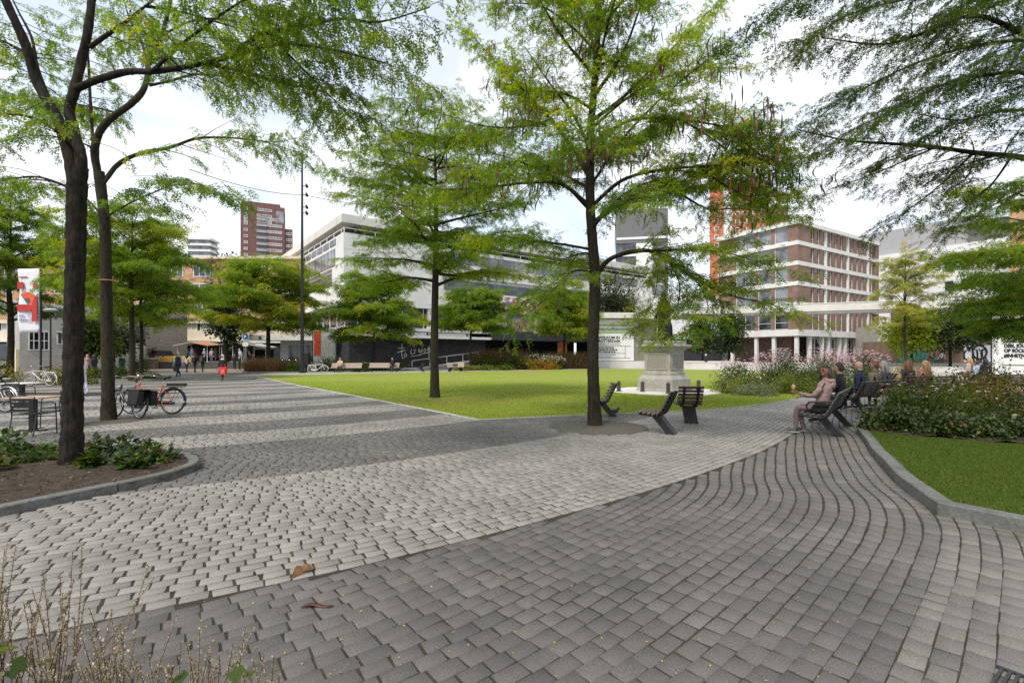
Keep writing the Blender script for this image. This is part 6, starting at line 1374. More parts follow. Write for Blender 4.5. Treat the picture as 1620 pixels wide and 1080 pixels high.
arc = lambda cx, cz, r0, r1, a0, a1: [(cx + r1 * math.cos(a), cz + r1 * math.sin(a)) for a in np.linspace(a0, a1, 16)] + [(cx + r0 * math.cos(a), cz + r0 * math.sin(a)) for a in np.linspace(a1, a0, 16)]
bp_(arc(-.78, 5.05, .22, .60, R(-60), R(130)), BO, -.11); bp_([(-1.40, 4.40), (-.55, 4.45), (-.35, 4.75), (-.62, 4.85), (-1.40, 4.86)], BR_, -.115); bp_([(-.46, 3.75), (-.14, 3.78), (-.12, 5.5), (-.44, 5.0)], BR_, -.12)
bp_([(-1.40, 5.85), (-1.02, 5.85), (-1.02, 6.28), (-1.40, 6.30)], BR_, -.11); bp_([(-.42, 5.92), (-.12, 5.95), (-.12, 6.2), (-.42, 6.22)], BR_, -.11); bp_([(-1.2, 5.5), (-.75, 4.85), (-.55, 5.0), (-.9, 5.55)], BG_, -.105); bp_([(-1.3, 6.56), (-.78, 6.57), (-.78, 6.64), (-1.3, 6.63)], BR_, -.11)
lk = mat('banner_ink', (.30, .34, .50), .6); text_mesh('DE   SC', .26, lk, b, (-1.3, -.11, 4.05)); text_mesh('BEELD', .26, lk, b, (-1.28, -.11, 3.78))
b = thing('traffic_sign', 'round blue traffic sign on a grey pole among the market visitors', 'traffic sign', P(389, 562, 53) * [1, 1, 0])
MB().tube([(0, 0, 0), (0, 0, 4.4)], .05, 8).build('pole', M_STEEL, b); MB().tube([(0, -.09, 3.65), (0, -.06, 3.65)], .42, 20).build('disc', M_FRAME, b); MB().tube([(0, -.11, 3.65), (0, -.091, 3.65)], .34, 20).build('symbol', mat('sign_blue', (.04, .09, .35), .4), b); MB().bx(-.3, .3, -.10, -.06, 2.6, 3.05).build('plate', M_FRAME, b)
text_mesh('P', .42, M_FRAME, b, (-.13, -.125, 3.50), bold=.02)
b = thing('litter_bin', 'black litter bin on a post beside the tall lamp mast', 'bin', P(484, 562, 45.5) * [1, 1, 0]); MB().bx(-.32, .32, -.25, .25, .75, 1.75).build('body', M_BLACK, b, bevel=.03); MB().bx(-.34, .34, -.27, .27, 1.751, 1.80).build('lid', M_DARK, b); MB().bx(-.06, .06, -.06, .06, 0, .75).build('post', M_BLACK, b)
b = thing('info_board', 'small board with red and white print beside the white building corner', 'sign', P(497, 562, 56) * [1, 1, 0]); MB().bx(-.1, 2.4, 0, .1, .3, 4.6).build('board', M_BOARD, b); MB().bx(0, .75, -.05, -.003, 1.6, 4.4).build('print', BO, b); MB().bx(-.2, -.1, 0, .1, 0, 4.7).build('post', M_DARK, b)
# tree ring strap
o = MB().ring((0, 0, 0), .163, .012, 'z', 20, 5).build('strap', mat('strap_orange', (.45, .20, .10), .6)); o.location = P(171, 444, 12.0); props(o, 'orange strap tied round the trunk of the bicycle tree', 'strap')
# drain grate
b = thing('drain_grate', 'black iron drain grate sunk in the paving at the lower corner', 'drain', (2.47, 2.29, .004), R(35)); gr = MB()
for i in range(9): gr.bx(-.16, .16, -.17 + i * .042, -.150 + i * .042, -.01, .008)
gr.bx(-.185, -.16, -.185, .205, -.01, .010).bx(.16, .185, -.185, .205, -.01, .010); gr.build('bars', M_DARK, b); b.scale = (.72, .72, 1); MB().bx(-.19, .19, -.19, .21, -.018, -.0105).build('tray', M_VOID, b)

# ---------------------------------------------------------------- market
def stall(label, loc, rz, w_, d_, h, cm, cm2=None):
    b = thing('market_stall', label, 'market stall', loc, rz, 'market stalls'); 
    for x in (0, w_):
        for y in (0, d_): MB().bx(x - .03, x + .03, y - .03, y + .03, 0, h).build('post', M_FRAME, b)
    MB().add([(-.3, -.5, h - .1), (w_ / 2, -.5, h + .35), (w_ / 2, d_ + .2, h + .55), (-.3, d_ + .2, h + .1), (-.3, -.5, h - .05), (w_ / 2, -.5, h + .4), (w_ / 2, d_ + .2, h + .6), (-.3, d_ + .2, h + .15)], [(3, 2, 1, 0), (4, 5, 6, 7), (0, 1, 5, 4), (2, 3, 7, 6), (3, 0, 4, 7), (1, 2, 6, 5)]).build('awning', cm, b)
    MB().add([(w_ / 2, -.5, h + .35), (w_ + .3, -.5, h - .1), (w_ + .3, d_ + .2, h + .1), (w_ / 2, d_ + .2, h + .55), (w_ / 2, -.5, h + .4), (w_ + .3, -.5, h - .05), (w_ + .3, d_ + .2, h + .15), (w_ / 2, d_ + .2, h + .6)], [(3, 2, 1, 0), (4, 5, 6, 7), (0, 1, 5, 4), (2, 3, 7, 6), (3, 0, 4, 7), (1, 2, 6, 5)]).build('awning', cm2 or cm, b)
    MB().bx(.1, w_ - .1, .1, d_ * .6, .75, .82).build('counter', M_BRN, b); MB().bx(.1, w_ - .1, d_ - .05, d_, .2, h - .2).build('back_cloth', M_CHAR, b)
    return b
AWW = mat('awning_white', (.70, .67, .58), .8, .08, 2); AWO = mat('awning_orange', (.42, .20, .10), .8, .1, 2)
stall('market stall with half white half orange canvas roof', (P(281, 562, 62)[0], 62, .7), 0, 3.8, 2.6, 2.2, AWW, AWO)
stall('market stall with white canvas roof beside the traffic sign', (P(351, 562, 61)[0], 61, .7), 0, 2.8, 2.4, 2.3, AWW)
stall('white framed market stall in front of the jeweller shop', (P(370, 562, 64)[0], 64, .7), 0, 4.2, 2.4, 1.9, AWW, AWW)
for i, (px, Yd, c_, lb) in enumerate(((243, 59.4, (.62, .36, .08), 'table of yellow goods nearest the brick pillar'), (262, 60.2, (.50, .22, .06), 'table of orange goods behind the yellow goods'), (273, 59.4, (.58, .46, .10), 'long yellow table directly behind the man in the suit'))):
    b = thing('market_table', 'market ' + lb, 'market table', (P(px, 562, Yd)[0], Yd, .7), 0, 'market tables'); MB().bx(0, 2.3, 0, .9, .62, .70).build('top', mat('goods_%d' % i, c_, .8, .25, 5), b)
    MB().bx(.02, 2.28, .01, .04, .12, .62).build('cloth', mat('cloth_%d' % i, (c_[0] * .8, c_[1] * .8, c_[2] * .8), .8, .15, 3), b); gd = MB(); [gd.box((.2 + .27 * j, .3 + .3 * (j % 2), .76), (.2, .25, .12), R(j * 17)) for j in range(8)]; gd.build('goods', mat('produce', (.45, .30, .12), .7, .6, 6), b)
b = thing('delivery_car', 'dark car with its tail door raised behind the market tables', 'car', (P(256, 562, 65)[0], 65.0, .7), R(90))
MB().add([(-2, -.85, .35), (2, -.85, .35), (2, .85, .35), (-2, .85, .35), (-2, -.88, .95), (2, -.88, .85), (2, .88, .85), (-2, .88, .95), (-1.9, -.74, 1.55), (.7, -.74, 1.55), (.7, .74, 1.55), (-1.9, .74, 1.55), (1.2, -.8, .95), (1.2, .8, .95)], [(3, 2, 1, 0), (0, 1, 5, 4), (2, 3, 7, 6), (1, 2, 6, 5), (3, 0, 4, 7), (4, 5, 12, 9, 8), (6, 7, 11, 10, 13), (5, 6, 13, 12), (12, 13, 10, 9), (8, 9, 10, 11), (7, 4, 8, 11)]).build('body', M_CHAR, b, bevel=.06)
MB().box((-2.2, 0, 1.75), (1.0, 1.4, .06), M=Matrix.Rotation(R(-15), 4, 'Y')).build('tail_door', M_BLACK, b)
for x in (-1.3, 1.3):
    for y in (-.86, .86): MB().tube([(x, y - .1, .33), (x, y + .1, .33)], .33, 16).build('wheel', M_RUBBER, b)
for y in (-.65, .65): MB().bx(-2.06, -2.0, y - .12, y + .12, .8, 1.1).build('tail_light', M_RED, b)
# ---------------------------------------------------------------- litter on the paving
o = MB().add([(0, 0, .0), (.05, .03, .02), (.10, .015, .035), (.13, .06, .02), (.09, .09, .045), (.04, .10, .03), (.0, .07, .05), (.05, .05, .012), (-.05, -.02, .005)], [(0, 1, 7), (1, 2, 7), (2, 3, 7), (3, 4, 7), (4, 5, 7), (5, 6, 7), (6, 0, 7), (8, 0, 6)]).build('fallen_leaf', mat('dead_leaf', (.16, .08, .035), .8, .35, 30)); o.location = G(470, 912); o.rotation_euler = (.1, .1, .6); props(o, 'curled brown dead leaf lying on the light paving', 'leaf')
w = np.linspace(0, 1, 12); c = np.column_stack([w * .20, .016 * np.sin(w * 5), .008 + .006 * np.sin(w * 7)]); o = MB().tube(c, [.004, .016, .018, .017, .015, .004], 7, flat=.55).build('seed_pod', mat('pod_brown', (.055, .018, .012), .45, .3, 30), smooth=True); o.location = G(476, 962); o.rotation_euler = (0, 0, .18); props(o, 'dark reddish seed pod lying on the dark paving', 'seed pod')
rg = np.random.default_rng(77); n = 520; pos = []
while len(pos) < n:
    y = 2.3 + 9 * rg.uniform() ** 1.6; x = rg.uniform(-.8, .98) * y
    if rg.uniform() < .35: k_ = rg.integers(0, len(KERB_R)); x, y = KERB_R[k_] + rg.normal(0, .12, 2) + [-.12, 0]
    if y > 2 and not inside(BED_L, [(x, y)])[0] and not inside(BED_R, [(x, y)])[0]: pos.append((x, y, .004))
pos = np.array(pos); a = rg.uniform(0, 6.28, n); v, f, k = place(T_LEAF, pos, np.stack([np.cos(a), np.sin(a), rg.normal(.15, .15, n)], 1), np.array([0, 0, 1.0]) + rg.normal(0, .2, (n, 3)), rg.uniform(.010, .024, n))
props(npmesh('leaf_litter', v, f, tintmat('litter_leaf', [(0, (.40, .30, .06)), (.6, (.30, .17, .05)), (1, (.45, .38, .22))]), tint=np.repeat(rg.uniform(0, 1, n), k)), kind='stuff')
# ================================================================== SHRUBS AND PLANTS
FLW = tintmat('flower_white', [(0, (.55, .50, .46)), (1, (.80, .78, .74))], trans=.2); FLP = tintmat('flower_pink', [(0, (.42, .20, .27)), (.5, (.62, .38, .46)), (1, (.75, .60, .64))], trans=.2); FLB = tintmat('flower_brown', [(0, (.16, .07, .035)), (1, (.34, .19, .11))], trans=.1)
GRSR = tintmat('grass_red', [(0, (.07, .055, .018)), (.5, (.14, .085, .035)), (1, (.22, .13, .07))], trans=.2); STEMM = mat('green_stem', (.06, .07, .025), .7, .2, 10)
def shrub(name, label, c, rx, ry, h, n, leafm, leaf=.07, tint=(.5, .25), flowers=None, cat='shrub', group=None, rz=0.0, upright=0.0, seed=0, clumps=22, core=None):
    rg = np.random.default_rng(seed + int(abs(c[0]) * 131 + c[1] * 17)); b = thing(name, label, cat, tuple(c), rz, group)
    cl = []
    while len(cl) < clumps:
        q = rg.uniform(-1, 1, 3); q[2] = abs(q[2])
        if .25 < np.linalg.norm(q) < 1: cl.append(q)
    cl = np.array(cl) * [rx * .85, ry * .85, h * .86]
    S = np.stack([np.stack([np.array([q[0] * .15, q[1] * .15, 0]), np.array([q[0] * .6, q[1] * .6, q[2] * .55]), q]) for q in cl]); v, f = batch_tubes(S, np.full(len(S), .008), np.full(len(S), .003), 3)
    npmesh('stems', v, f, STEMM, b)['kind'] = 'stuff'
    ci = rg.integers(0, clumps, n); p = cl[ci] + rg.normal(0, .17, (n, 3)) * [rx, ry, h]; p[:, 2] = np.clip(p[:, 2], .03, h * 1.15)
    d = unit(p * [1, 1, .6] + rg.normal(0, .6, (n, 3)) * max(rx, h)); d[:, 2] += upright - .15
    tt = np.clip(rg.normal(tint[0], tint[1] * .7, clumps)[ci] + rg.normal(0, tint[1] * .6, n), 0, 1)
    v, f, k = place(T_LEAF, p, d, np.array([0, 0, 1.0]) + rg.normal(0, .45, (n, 3)), leaf * rg.uniform(.55, 1.3, n)); npmesh('foliage', v, f, leafm, b, np.repeat(tt, k))
    if flowers:
        fm, fn, fs, hz = flowers; a = rg.uniform(0, 6.28, fn); rr = np.sqrt(rg.uniform(0, 1, fn)); p = np.column_stack([rx * rr * np.cos(a), ry * rr * np.sin(a), h * (hz + rg.uniform(-.18, .22, fn)) * (1 - .25 * rr ** 2)])
        P_, D_, U_, S_s, T_ = [], [], [], [], []
        for i in range(6):
            aa = rg.uniform(0, 6.28, fn) + i * 1.05; P_.append(p); D_.append(np.stack([np.cos(aa), np.sin(aa), rg.uniform(-.1, .8, fn)], 1)); U_.append(np.tile([0, 0, 1.0], (fn, 1)) + rg.normal(0, .2, (fn, 3))); S_s.append(fs * rg.uniform(.6, 1.2, fn)); T_.append(rg.uniform(0, 1, fn))
        v, f, k = place(T_LEAF, np.vstack(P_), np.vstack(D_), np.vstack(U_), np.concatenate(S_s)); npmesh('flowers', v, f, fm, b, np.repeat(np.concatenate(T_), k))['kind'] = 'stuff'
        S = np.stack([np.stack([q * [.4, .4, 0], q * [.8, .8, .6], q]) for q in p]); v, f = batch_tubes(S, np.full(fn, .004), np.full(fn, .002), 3); npmesh('flower_stalks', v, f, STEMM, b)['kind'] = 'stuff'
    return b
def tuft(name, label, c, rx, ry, h, n, m_, tint=(.5, .25), cat='grass clump', group=None, wdt=.006, seed=0):
    rg = np.random.default_rng(seed + int(abs(c[0]) * 37 + c[1])); b = thing(name, label, cat, tuple(c), 0, group)
    a = rg.uniform(0, 6.28, n); r = np.sqrt(rg.uniform(0, 1, n)); p = np.column_stack([rx * r * np.cos(a), ry * r * np.sin(a), np.zeros(n)]); v, f = blades(p, h, wdt, rg, .38)
    npmesh('blades', v, f, m_, b, np.repeat(np.clip(rg.normal(*tint, n), 0, 1), 3)); return b
LB = tintmat('leaf_bush', [(0, (.014, .030, .007)), (.5, (.045, .078, .013)), (1, (.11, .15, .02))], trans=.25); LD = tintmat('leaf_bush_dark', [(0, (.010, .024, .007)), (.5, (.032, .058, .013)), (.85, (.078, .115, .020)), (1, (.15, .10, .03))], trans=.15, rough=.4, spec=.4); LYG = tintmat('leaf_bush_lime', [(0, (.05, .07, .012)), (.5, (.13, .155, .025)), (1, (.24, .24, .05))], trans=.3); LS = tintmat('leaf_silver', [(0, (.07, .09, .04)), (.6, (.17, .20, .10)), (1, (.26, .27, .15))], trans=.2)
Z = 0.0
# --- island bed at the path
shrub('shrub', 'low grey-green silver shrub at the rounded tip of the island bed', (9.9, 19.2, Z), 1.05, .8, .55, 2600, LS, .07, (.5, .3))
shrub('shrub', 'low lime shrub between the silver shrub and the lawn', (9.2, 20.6, Z), .8, .8, .6, 1600, LYG, .07, (.45, .25))
shrub('shrub', 'yellowish green spreading shrub in front of the dark green dome', (11.6, 20.3, Z), 1.2, 1.0, .85, 3600, LYG, .07, (.35, .28))
shrub('shrub', 'reddish brown tinged bush with white blooms beside the dark green dome', (10.7, 22.6, Z), 1.1, 1.0, .95, 3000, LYG, .07, (.3, .3), (FLW, 60, .06, .85))
shrub('shrub', 'dense dark green dome shrub above the yellowish one', (13.1, 22.4, Z), 1.5, 1.2, 1.45, 6000, LB, .08, (.45, .25))
shrub('shrub', 'green bush behind the bald seated man', (15.0, 21.2, Z), 1.3, 1.0, 1.25, 3800, LB, .08, (.5, .25))
shrub('shrub', 'orange-brown leaved shrub behind the grey-haired bench sitters', (16.9, 20.8, Z), 1.25, 1.0, 1.25, 4200, LEAFX, .07, (.72, .2), (FLW, 16, .05, .85))
shrub('shrub', 'green shrub at the back end of the island bed by the yellow trees', (19.0, 23.6, Z), 1.3, 1.0, 1.4, 3400, LB, .08, (.55, .25))
for x, y, lb in ((13.4, 24.4, 'tall pale pink flowering clump above the dark green dome'), (15.8, 24.2, 'tall pink flowering clump behind the black jacketed man'), (17.8, 24.6, 'pink flowering clump nearest the orange-brown shrub'), (11.6, 24.6, 'sparser pink and red flowering clump beside the lawn')):
    shrub('flower_clump', lb, (x, y, Z), 1.3, .9, 1.75 if x > 12 else 1.35, 4200, LB, .085, (.45, .22), (FLP, 230 if x > 12 else 90, .085, .92), cat='flowers', group='pink flower clumps')
# --- front right bed
FD = [(7.55, 9.72, .55, .5, .50), (8.2, 9.1, .6, .5, .50), (8.95, 8.75, .62, .5, .42), (9.75, 8.45, .62, .5, .52), (10.6, 8.3, .65, .5, .44), (11.5, 8.2, .7, .5, .52), (12.6, 8.1, .7, .5, .5)]
FL = ['dark glossy leaved shrub at the tip of the shrub bed by the pink bench', 'dark leafy shrub next to the tip of the front shrub bed', 'dark leafy shrub with drooping leaves over the lawn edge', 'broad dark shrub in the middle of the bed front', 'dark red-tinged shrub along the soil strip', 'dark shrub near the frame edge in the bed front', 'dark shrub cut by the frame edge']
for i, ((x, y, a, b_, h), lb) in enumerate(zip(FD, FL)): shrub('shrub', lb, (x, y, .12), a, b_, h, 2000, LD, .085, (.55, .27), seed=i, clumps=22)
MID = [(8.3, 10.2, .6, .5, .85, 'leaf', 'rose bush with spent brown blooms beside the benches'), (9.2, 9.9, .7, .5, .90, 'leaf', 'green rose bush with a white bloom behind the dark front shrubs'), (10.1, 9.6, .7, .6, 1.0, 'mix', 'dense mixed green and purple bush in mid bed'), (11.0, 9.4, .75, .6, 1.05, 'mix', 'reddish green bush in mid bed before the buried bench'), (12.0, 9.2, .8, .6, 1.05, 'mix', 'tall mixed bush near the frame edge'), (9.6, 10.9, .7, .5, 1.05, 'leaf', 'rose bush before the girls on the bench'), (10.7, 10.7, .8, .6, 1.18, 'aut', 'yellow-orange leaved rose bush rising over the bench end'), (11.9, 10.5, .85, .6, 1.2, 'pk', 'rose bush with pale pink blooms before the bench'), (13.0, 10.2, .85, .6, 1.25, 'aut', 'tall orange-tinged rose bush at the frame edge'), (8.9, 11.0, .5, .4, .85, 'br', 'hydrangea with round tan flower heads next to the long bench')]
for i, (x, y, a, b_, h, k_, lb) in enumerate(MID):
    m_ = {'leaf': LB, 'mix': LD, 'aut': LEAFX, 'pk': LEAFX, 'br': LB}[k_]
    fl = {'leaf': (FLW, 7, .06, .9), 'mix': (FLP, 14, .04, 1.0), 'aut': (FLP, 18, .05, .9), 'pk': (FLP, 55, .055, .9), 'br': (FLB, 26, .10, .95)}[k_]
    shrub('shrub', lb, (x, y, .12), a, b_, h, 2500, m_, .06, ({'mix': .72, 'aut': .42, 'pk': .40}.get(k_, .62), .3), fl, seed=40 + i, clumps=24)
for x, y, h, lb in ((10.4, 13.2, 1.2, 'autumn coloured rose bush right behind the bench of the girls'), (12.2, 13.6, 1.3, 'yellow-orange bush between the two far benches'), (14.4, 13.9, 1.3, 'reddish rose bush before the buried bench'), (13.2, 15.2, 1.25, 'golden bush by the stone steps')):
    shrub('shrub', lb, (x + 1.4, y, .0), .9, .7, h, 3000, LEAFX, .075, (.5, .3), (FLP, 22, .05, .9), seed=80)
# --- far flower bed before the dark entrance
for i, (px, Yd, rx, h, m_, tn, fl, lb) in enumerate(((738, 51, 1.4, .55, LYG, .6, (FLW, 24, .06, .8), 'low lime groundcover shrub at the end of the far bed'), (768, 52, 1.8, .6, LYG, .5, (FLW, 30, .06, .8), 'low lime shrub with small white flowers in the far bed'), (795, 52.5, 1.7, .55, LB, .7, None, 'low green shrub along the far lawn edge'), (766, 54.5, 1.9, 1.5, LB, .6, None, 'round green bush beside the pale-stemmed tree'), (815, 54, 1.9, 1.6, LB, .55, None, 'dark green bush in the middle of the far bed'), (840, 54, 1.7, 1.15, LEAFX, .62, None, 'orange-brown shrub before the dark entrance'), (860, 54.5, 1.6, 1.2, LEAFX, .75, None, 'rusty shrub next to the white hydrangea'), (846, 56.5, 1.7, 1.7, LB, .5, (FLW, 90, .14, .9), 'white flowering hydrangea behind the rusty shrub'), (874, 56, 1.6, 1.5, LB, .5, (FLW, 110, .14, .9), 'white flowering hydrangea at the near side of the grass dome'))):
    shrub('shrub', lb, (P(px, 562, Yd)[0], Yd, 0), rx, 1.1, h, 2200, m_, .16, (tn, .22), fl, seed=100 + i)
tuft('grass_clump', 'feathery reddish grass behind the round green bush', (P(790, 562, 57)[0], 57, 0), 3.2, 1.0, 2.2, 5000, GRSR, (.5, .25), wdt=.02)
tuft('grass_clump', 'big rounded dome of feathery grass at the far bed end', (P(896, 562, 58)[0], 58, 0), 2.6, 1.3, 1.9, 6000, GRSR, (.35, .25), wdt=.02)
# --- bed round the wide tree, hedges left
tuft('grass_clump', 'reddish ornamental grass under the wide bright tree', (P(412, 562, 45)[0], 45.2, 0), 1.5, .9, 1.3, 3800, GRSR, (.6, .22), wdt=.016)
tuft('grass_clump', 'reddish brown grass between the wide tree and the lamp mast', (P(436, 562, 46)[0], 46.2, 0), 1.5, .9, 1.2, 3600, GRSR, (.45, .22), wdt=.016)
shrub('shrub', 'dark low shrub at the foot of the tall lamp mast', (P(462, 562, 45)[0], 45.6, 0), 1.6, .9, .95, 2200, LB, .14, (.3, .22), seed=130)
shrub('shrub', 'low green shrub behind the gap between the two pale benches', (P(569, 562, 47.5)[0], 47.5, 0), 1.2, .7, 1.0, 1500, LB, .13, (.4, .25), seed=131)
shrub('shrub', 'green shrubbery behind the pale bench with the person in black', (P(610, 562, 50)[0], 50, 0), 3.2, 1.0, .95, 3000, LB, .15, (.35, .25), seed=132)
shrub('shrub', 'green shrubbery behind the bench with the woman in beige', (P(530, 562, 49)[0], 49, 0), 2.6, 1.0, 1.3, 3000, LEAFX, .15, (.3, .2), seed=133)
props(sweep_kerb('kerb', interp_curve([(-24.8, 44.4), (-22, 44.0), (-19.5, 44.4)], .3), .15, .12), kind='structure')
for i, (x, y, rx, h, tn, lb) in enumerate(((-26.5, 24.8, 1.7, 1.25, .55, 'clipped hedge bush with russet tips behind the cafe tables'), (-24.4, 26.8, 1.6, 1.15, .45, 'hedge bush with russet tips beside the cream bicycle'), (-29.2, 25.5, 1.7, 1.3, .5, 'hedge bush at the frame edge under the leafy tree'))):
    shrub('hedge_shrub', lb, (x, y, 0), rx, 1.1, h, 4200, LEAFX, .10, (tn * .7, .3), seed=140 + i)
for i, (px, Yd, rx, h, lb) in enumerate(((112, 33, 1.5, .8, 'low green planting just behind the dark near trunk'), (150, 33, 1.7, .8, 'low green planting between the two near trunks'), (180, 34, 1.3, .9, 'lighter green planting beside the second trunk'), (228, 32, 1.5, .45, 'sparse low plants in the kerbed bed behind the bicycles'), (215, 47, 1.4, 2.0, 'tall dark bush beside the brick pillar'))):
    shrub('shrub', lb, (P(px, 562, Yd)[0], Yd, 0), rx, .9, h, 2000, LB, .13, (.6, .25), seed=150 + i)
props(sweep_kerb('kerb', interp_curve([(-27.5, 31.5), (-22, 30.6), (-17.6, 31.6), (-17.2, 32.6)], .3), .15, .10), kind='structure')
b = thing('flat_bench', 'pale stone sitting block by the small lamp, beside the cream bicycle', 'bench', (P(93, 562, 30)[0], 30, 0)); MB().bx(-.9, .9, -.25, .25, .38, .52).build('seat', M_LIGHTC, b); MB().bx(-.7, -.5, -.2, .2, 0, .38).build('leg', M_DARK, b); MB().bx(.5, .7, -.2, .2, 0, .38).build('leg', M_DARK, b)
# --- left bed plants
BL = [(-5.15, 7.0, .34, .26, LD, 'glossy dark leaved plant at the rounded tip of the bed'), (-5.55, 7.15, .36, .30, LD, 'dark leafy plant beside the near trunk on its lawn side'), (-5.35, 6.78, .28, .20, LD, 'dark drooping plant in front of the trunk, kerb side'), (-5.75, 6.62, .13, .16, LEAFD, 'fresh green broad leaved plant at the foot of the near trunk'), (-5.05, 6.5, .12, .14, LB, 'small green plant close to the kerb end'), (-6.9, 7.1, .40, .30, LB, 'mid green leafy plant on the far side of the near trunk'), (-7.5, 6.9, .42, .32, LB, 'bushy green plant towards the frame edge'), (-7.0, 6.3, .34, .24, LEAFX, 'reddish low plant on bare soil'), (-6.7, 5.7, .26, .18, LEAFX, 'withered low plant on bare soil at the frame edge'), (-8.1, 7.6, .45, .35, LB, 'tall green plant beside the cafe chair'), (-6.2, 5.1, .2, .16, LB, 'small green seedling clump near the kerb'), (-6.2, 7.6, .4, .28, LD, 'dark leafy plant directly behind the near trunk')]
for i, (x, y, r, h, m_, lb) in enumerate(BL): shrub('bed_plant', lb, (x, y, .07), r, r, h, 340 if m_ is LD else 260, m_, .115, (.45, .28), cat='plant', seed=200 + i, clumps=12)
rg = np.random.default_rng(88); p = scatter(BED_L, 5000, rg, (-14, 3.6), (-4.3, 9.2)); n = len(p); a = rg.uniform(0, 6.28, n); v, f, k = place(T_LEAF, np.column_stack([p, np.full(n, .09)]), np.stack([np.cos(a), np.sin(a), rg.normal(.2, .2, n)], 1), np.array([0, 0, 1.0]) + rg.normal(0, .3, (n, 3)), rg.uniform(.02, .055, n))
props(npmesh('mulch', v, f, tintmat('mulch_bits', [(0, (.03, .02, .012)), (.6, (.10, .06, .035)), (1, (.26, .20, .13))]), tint=np.repeat(rg.uniform(0, 1, n) ** 1.6, k)), kind='stuff')
p = scatter(BED_R_SOIL, 3000, rg, (7, 7), (13, 10)); n = len(p); a = rg.uniform(0, 6.28, n); v, f, k = place(T_LEAF, np.column_stack([p, np.full(n, .15)]), np.stack([np.cos(a), np.sin(a), rg.normal(.2, .2, n)], 1), np.array([0, 0, 1.0]) + rg.normal(0, .3, (n, 3)), rg.uniform(.02, .05, n))
props(npmesh('mulch', v, f, MATS['mulch_bits'], tint=np.repeat(rg.uniform(0, 1, n) ** 1.6, k)), kind='stuff')
# --- dry flower spikes at the lower corner, close to the camera
SPK = tintmat('dry_spike', [(0, (.14, .10, .055)), (.5, (.34, .27, .17)), (1, (.52, .45, .34))], trans=.15); STK = mat('dry_stalk', (.085, .055, .03), .8, .3, 20)
rg = np.random.default_rng(12)
for ci, (cx, cy, n, hh, lb) in enumerate(((-2.25, 2.02, 30, .78, 'tallest clump of dry flower spikes at the frame edge'), (-1.92, 2.0, 28, .72, 'clump of dry spikes with the longest leaning stalks'), (-1.62, 1.92, 30, .55, 'clump of dry spikes with pale seed heads, second from the paving'), (-1.30, 1.92, 26, .48, 'short clump of pale seed spikes farthest from the frame edge'), (-2.05, 1.62, 26, .62, 'leafy clump of spikes nearest the camera'), (-1.05, 1.95, 16, .36, 'smallest clump of reddish stalk tips'))):
    b = thing('spike_plant', lb, 'plant', (cx, cy, 0), 0, 'dry flower spikes in the corner'); S, SP = [], []
    for i in range(n):
        a = rg.uniform(0, 6.28); r0 = rg.uniform(0, .12); le = rg.normal(0, .22, 2) * hh; h = hh * rg.uniform(.6, 1.08); w = np.linspace(0, 1, 7)[:, None]
        S.append(np.array([r0 * math.cos(a), r0 * math.sin(a), 0]) * (1 - w) + np.array([r0 * math.cos(a) + le[0], r0 * math.sin(a) + le[1] * .5, h]) * w + np.column_stack([np.sin(w[:, 0] * 3) * .02, np.zeros(7), np.zeros(7)]))
    S = np.array(S); v, f = batch_tubes(S, np.full(n, .0026), np.full(n, .0010), 4); npmesh('stalks', v, f, STK, b)['kind'] = 'stuff'
    P_, D_ = [], []
    for s in S:
        for u in np.arange(.42, 1.0, .012):
            g = u * 6; i0 = min(int(g), 5); q = s[i0] * (1 - (g - i0)) + s[i0 + 1] * (g - i0)
            for _ in range(2): a = rg.uniform(0, 6.28); P_.append(q); D_.append((math.cos(a), math.sin(a), .9))
    P_ = np.array(P_); D_ = np.array(D_); v, f, k = place(T_LEAF, P_, D_, rg.normal(0, 1, P_.shape), rg.uniform(.007, .014, len(P_))); npmesh('seed_heads', v, f, SPK, b, np.repeat(rg.uniform(0, 1, len(P_)), k))['kind'] = 'stuff'
    m_ = 9 if ci in (0, 4) else 3; a = rg.uniform(0, 6.28, m_); v, f, k = place(T_LEAF, np.column_stack([rg.normal(0, .10, m_), rg.normal(0, .08, m_), rg.uniform(.15, .42, m_)]), np.stack([np.cos(a), np.sin(a), rg.normal(.1, .25, m_)], 1), np.array([0, 0, 1.0]) + rg.normal(0, .3, (m_, 3)), rg.uniform(.07, .15, m_)); npmesh('leaves', v, f, LB, b, np.repeat(rg.uniform(.3, .9, m_), k))
# ================================================================== PEOPLE
CLOTH = {}
def cloth(c, r=.85):
    k = tuple(round(x, 3) for x in c)
    if k not in CLOTH: CLOTH[k] = mat('cloth_%d' % (100 + len(CLOTH)), c, r, .30, 14, .9, 22)
    return CLOTH[k]
SKINS = {'light': mat('skin_light', (.46, .28, .21), .55, .06, 12), 'tan': mat('skin_tan', (.34, .19, .13), .55, .06, 12), 'dark': mat('skin_dark', (.17, .085, .055), .5, .08, 12)}
HAIRM = {'darkbrown': mat('hair_darkbrown', (.030, .017, .011), .5, .3, 40), 'black': mat('hair_black', (.012, .010, .009), .5, .3, 40), 'brown': mat('hair_brown', (.055, .032, .02), .55, .3, 40), 'blond': mat('hair_blond', (.34, .22, .10), .55, .3, 40), 'grey': mat('hair_grey', (.26, .25, .25), .6, .25, 40), 'white': mat('hair_white', (.62, .61, .60), .6, .15, 40), 'auburn': mat('hair_auburn', (.13, .06, .032), .55, .3, 40)}
M_EYE = mat('eye_dark', (.02, .015, .012), .3); M_LIP = mat('lip', (.26, .09, .08), .5)
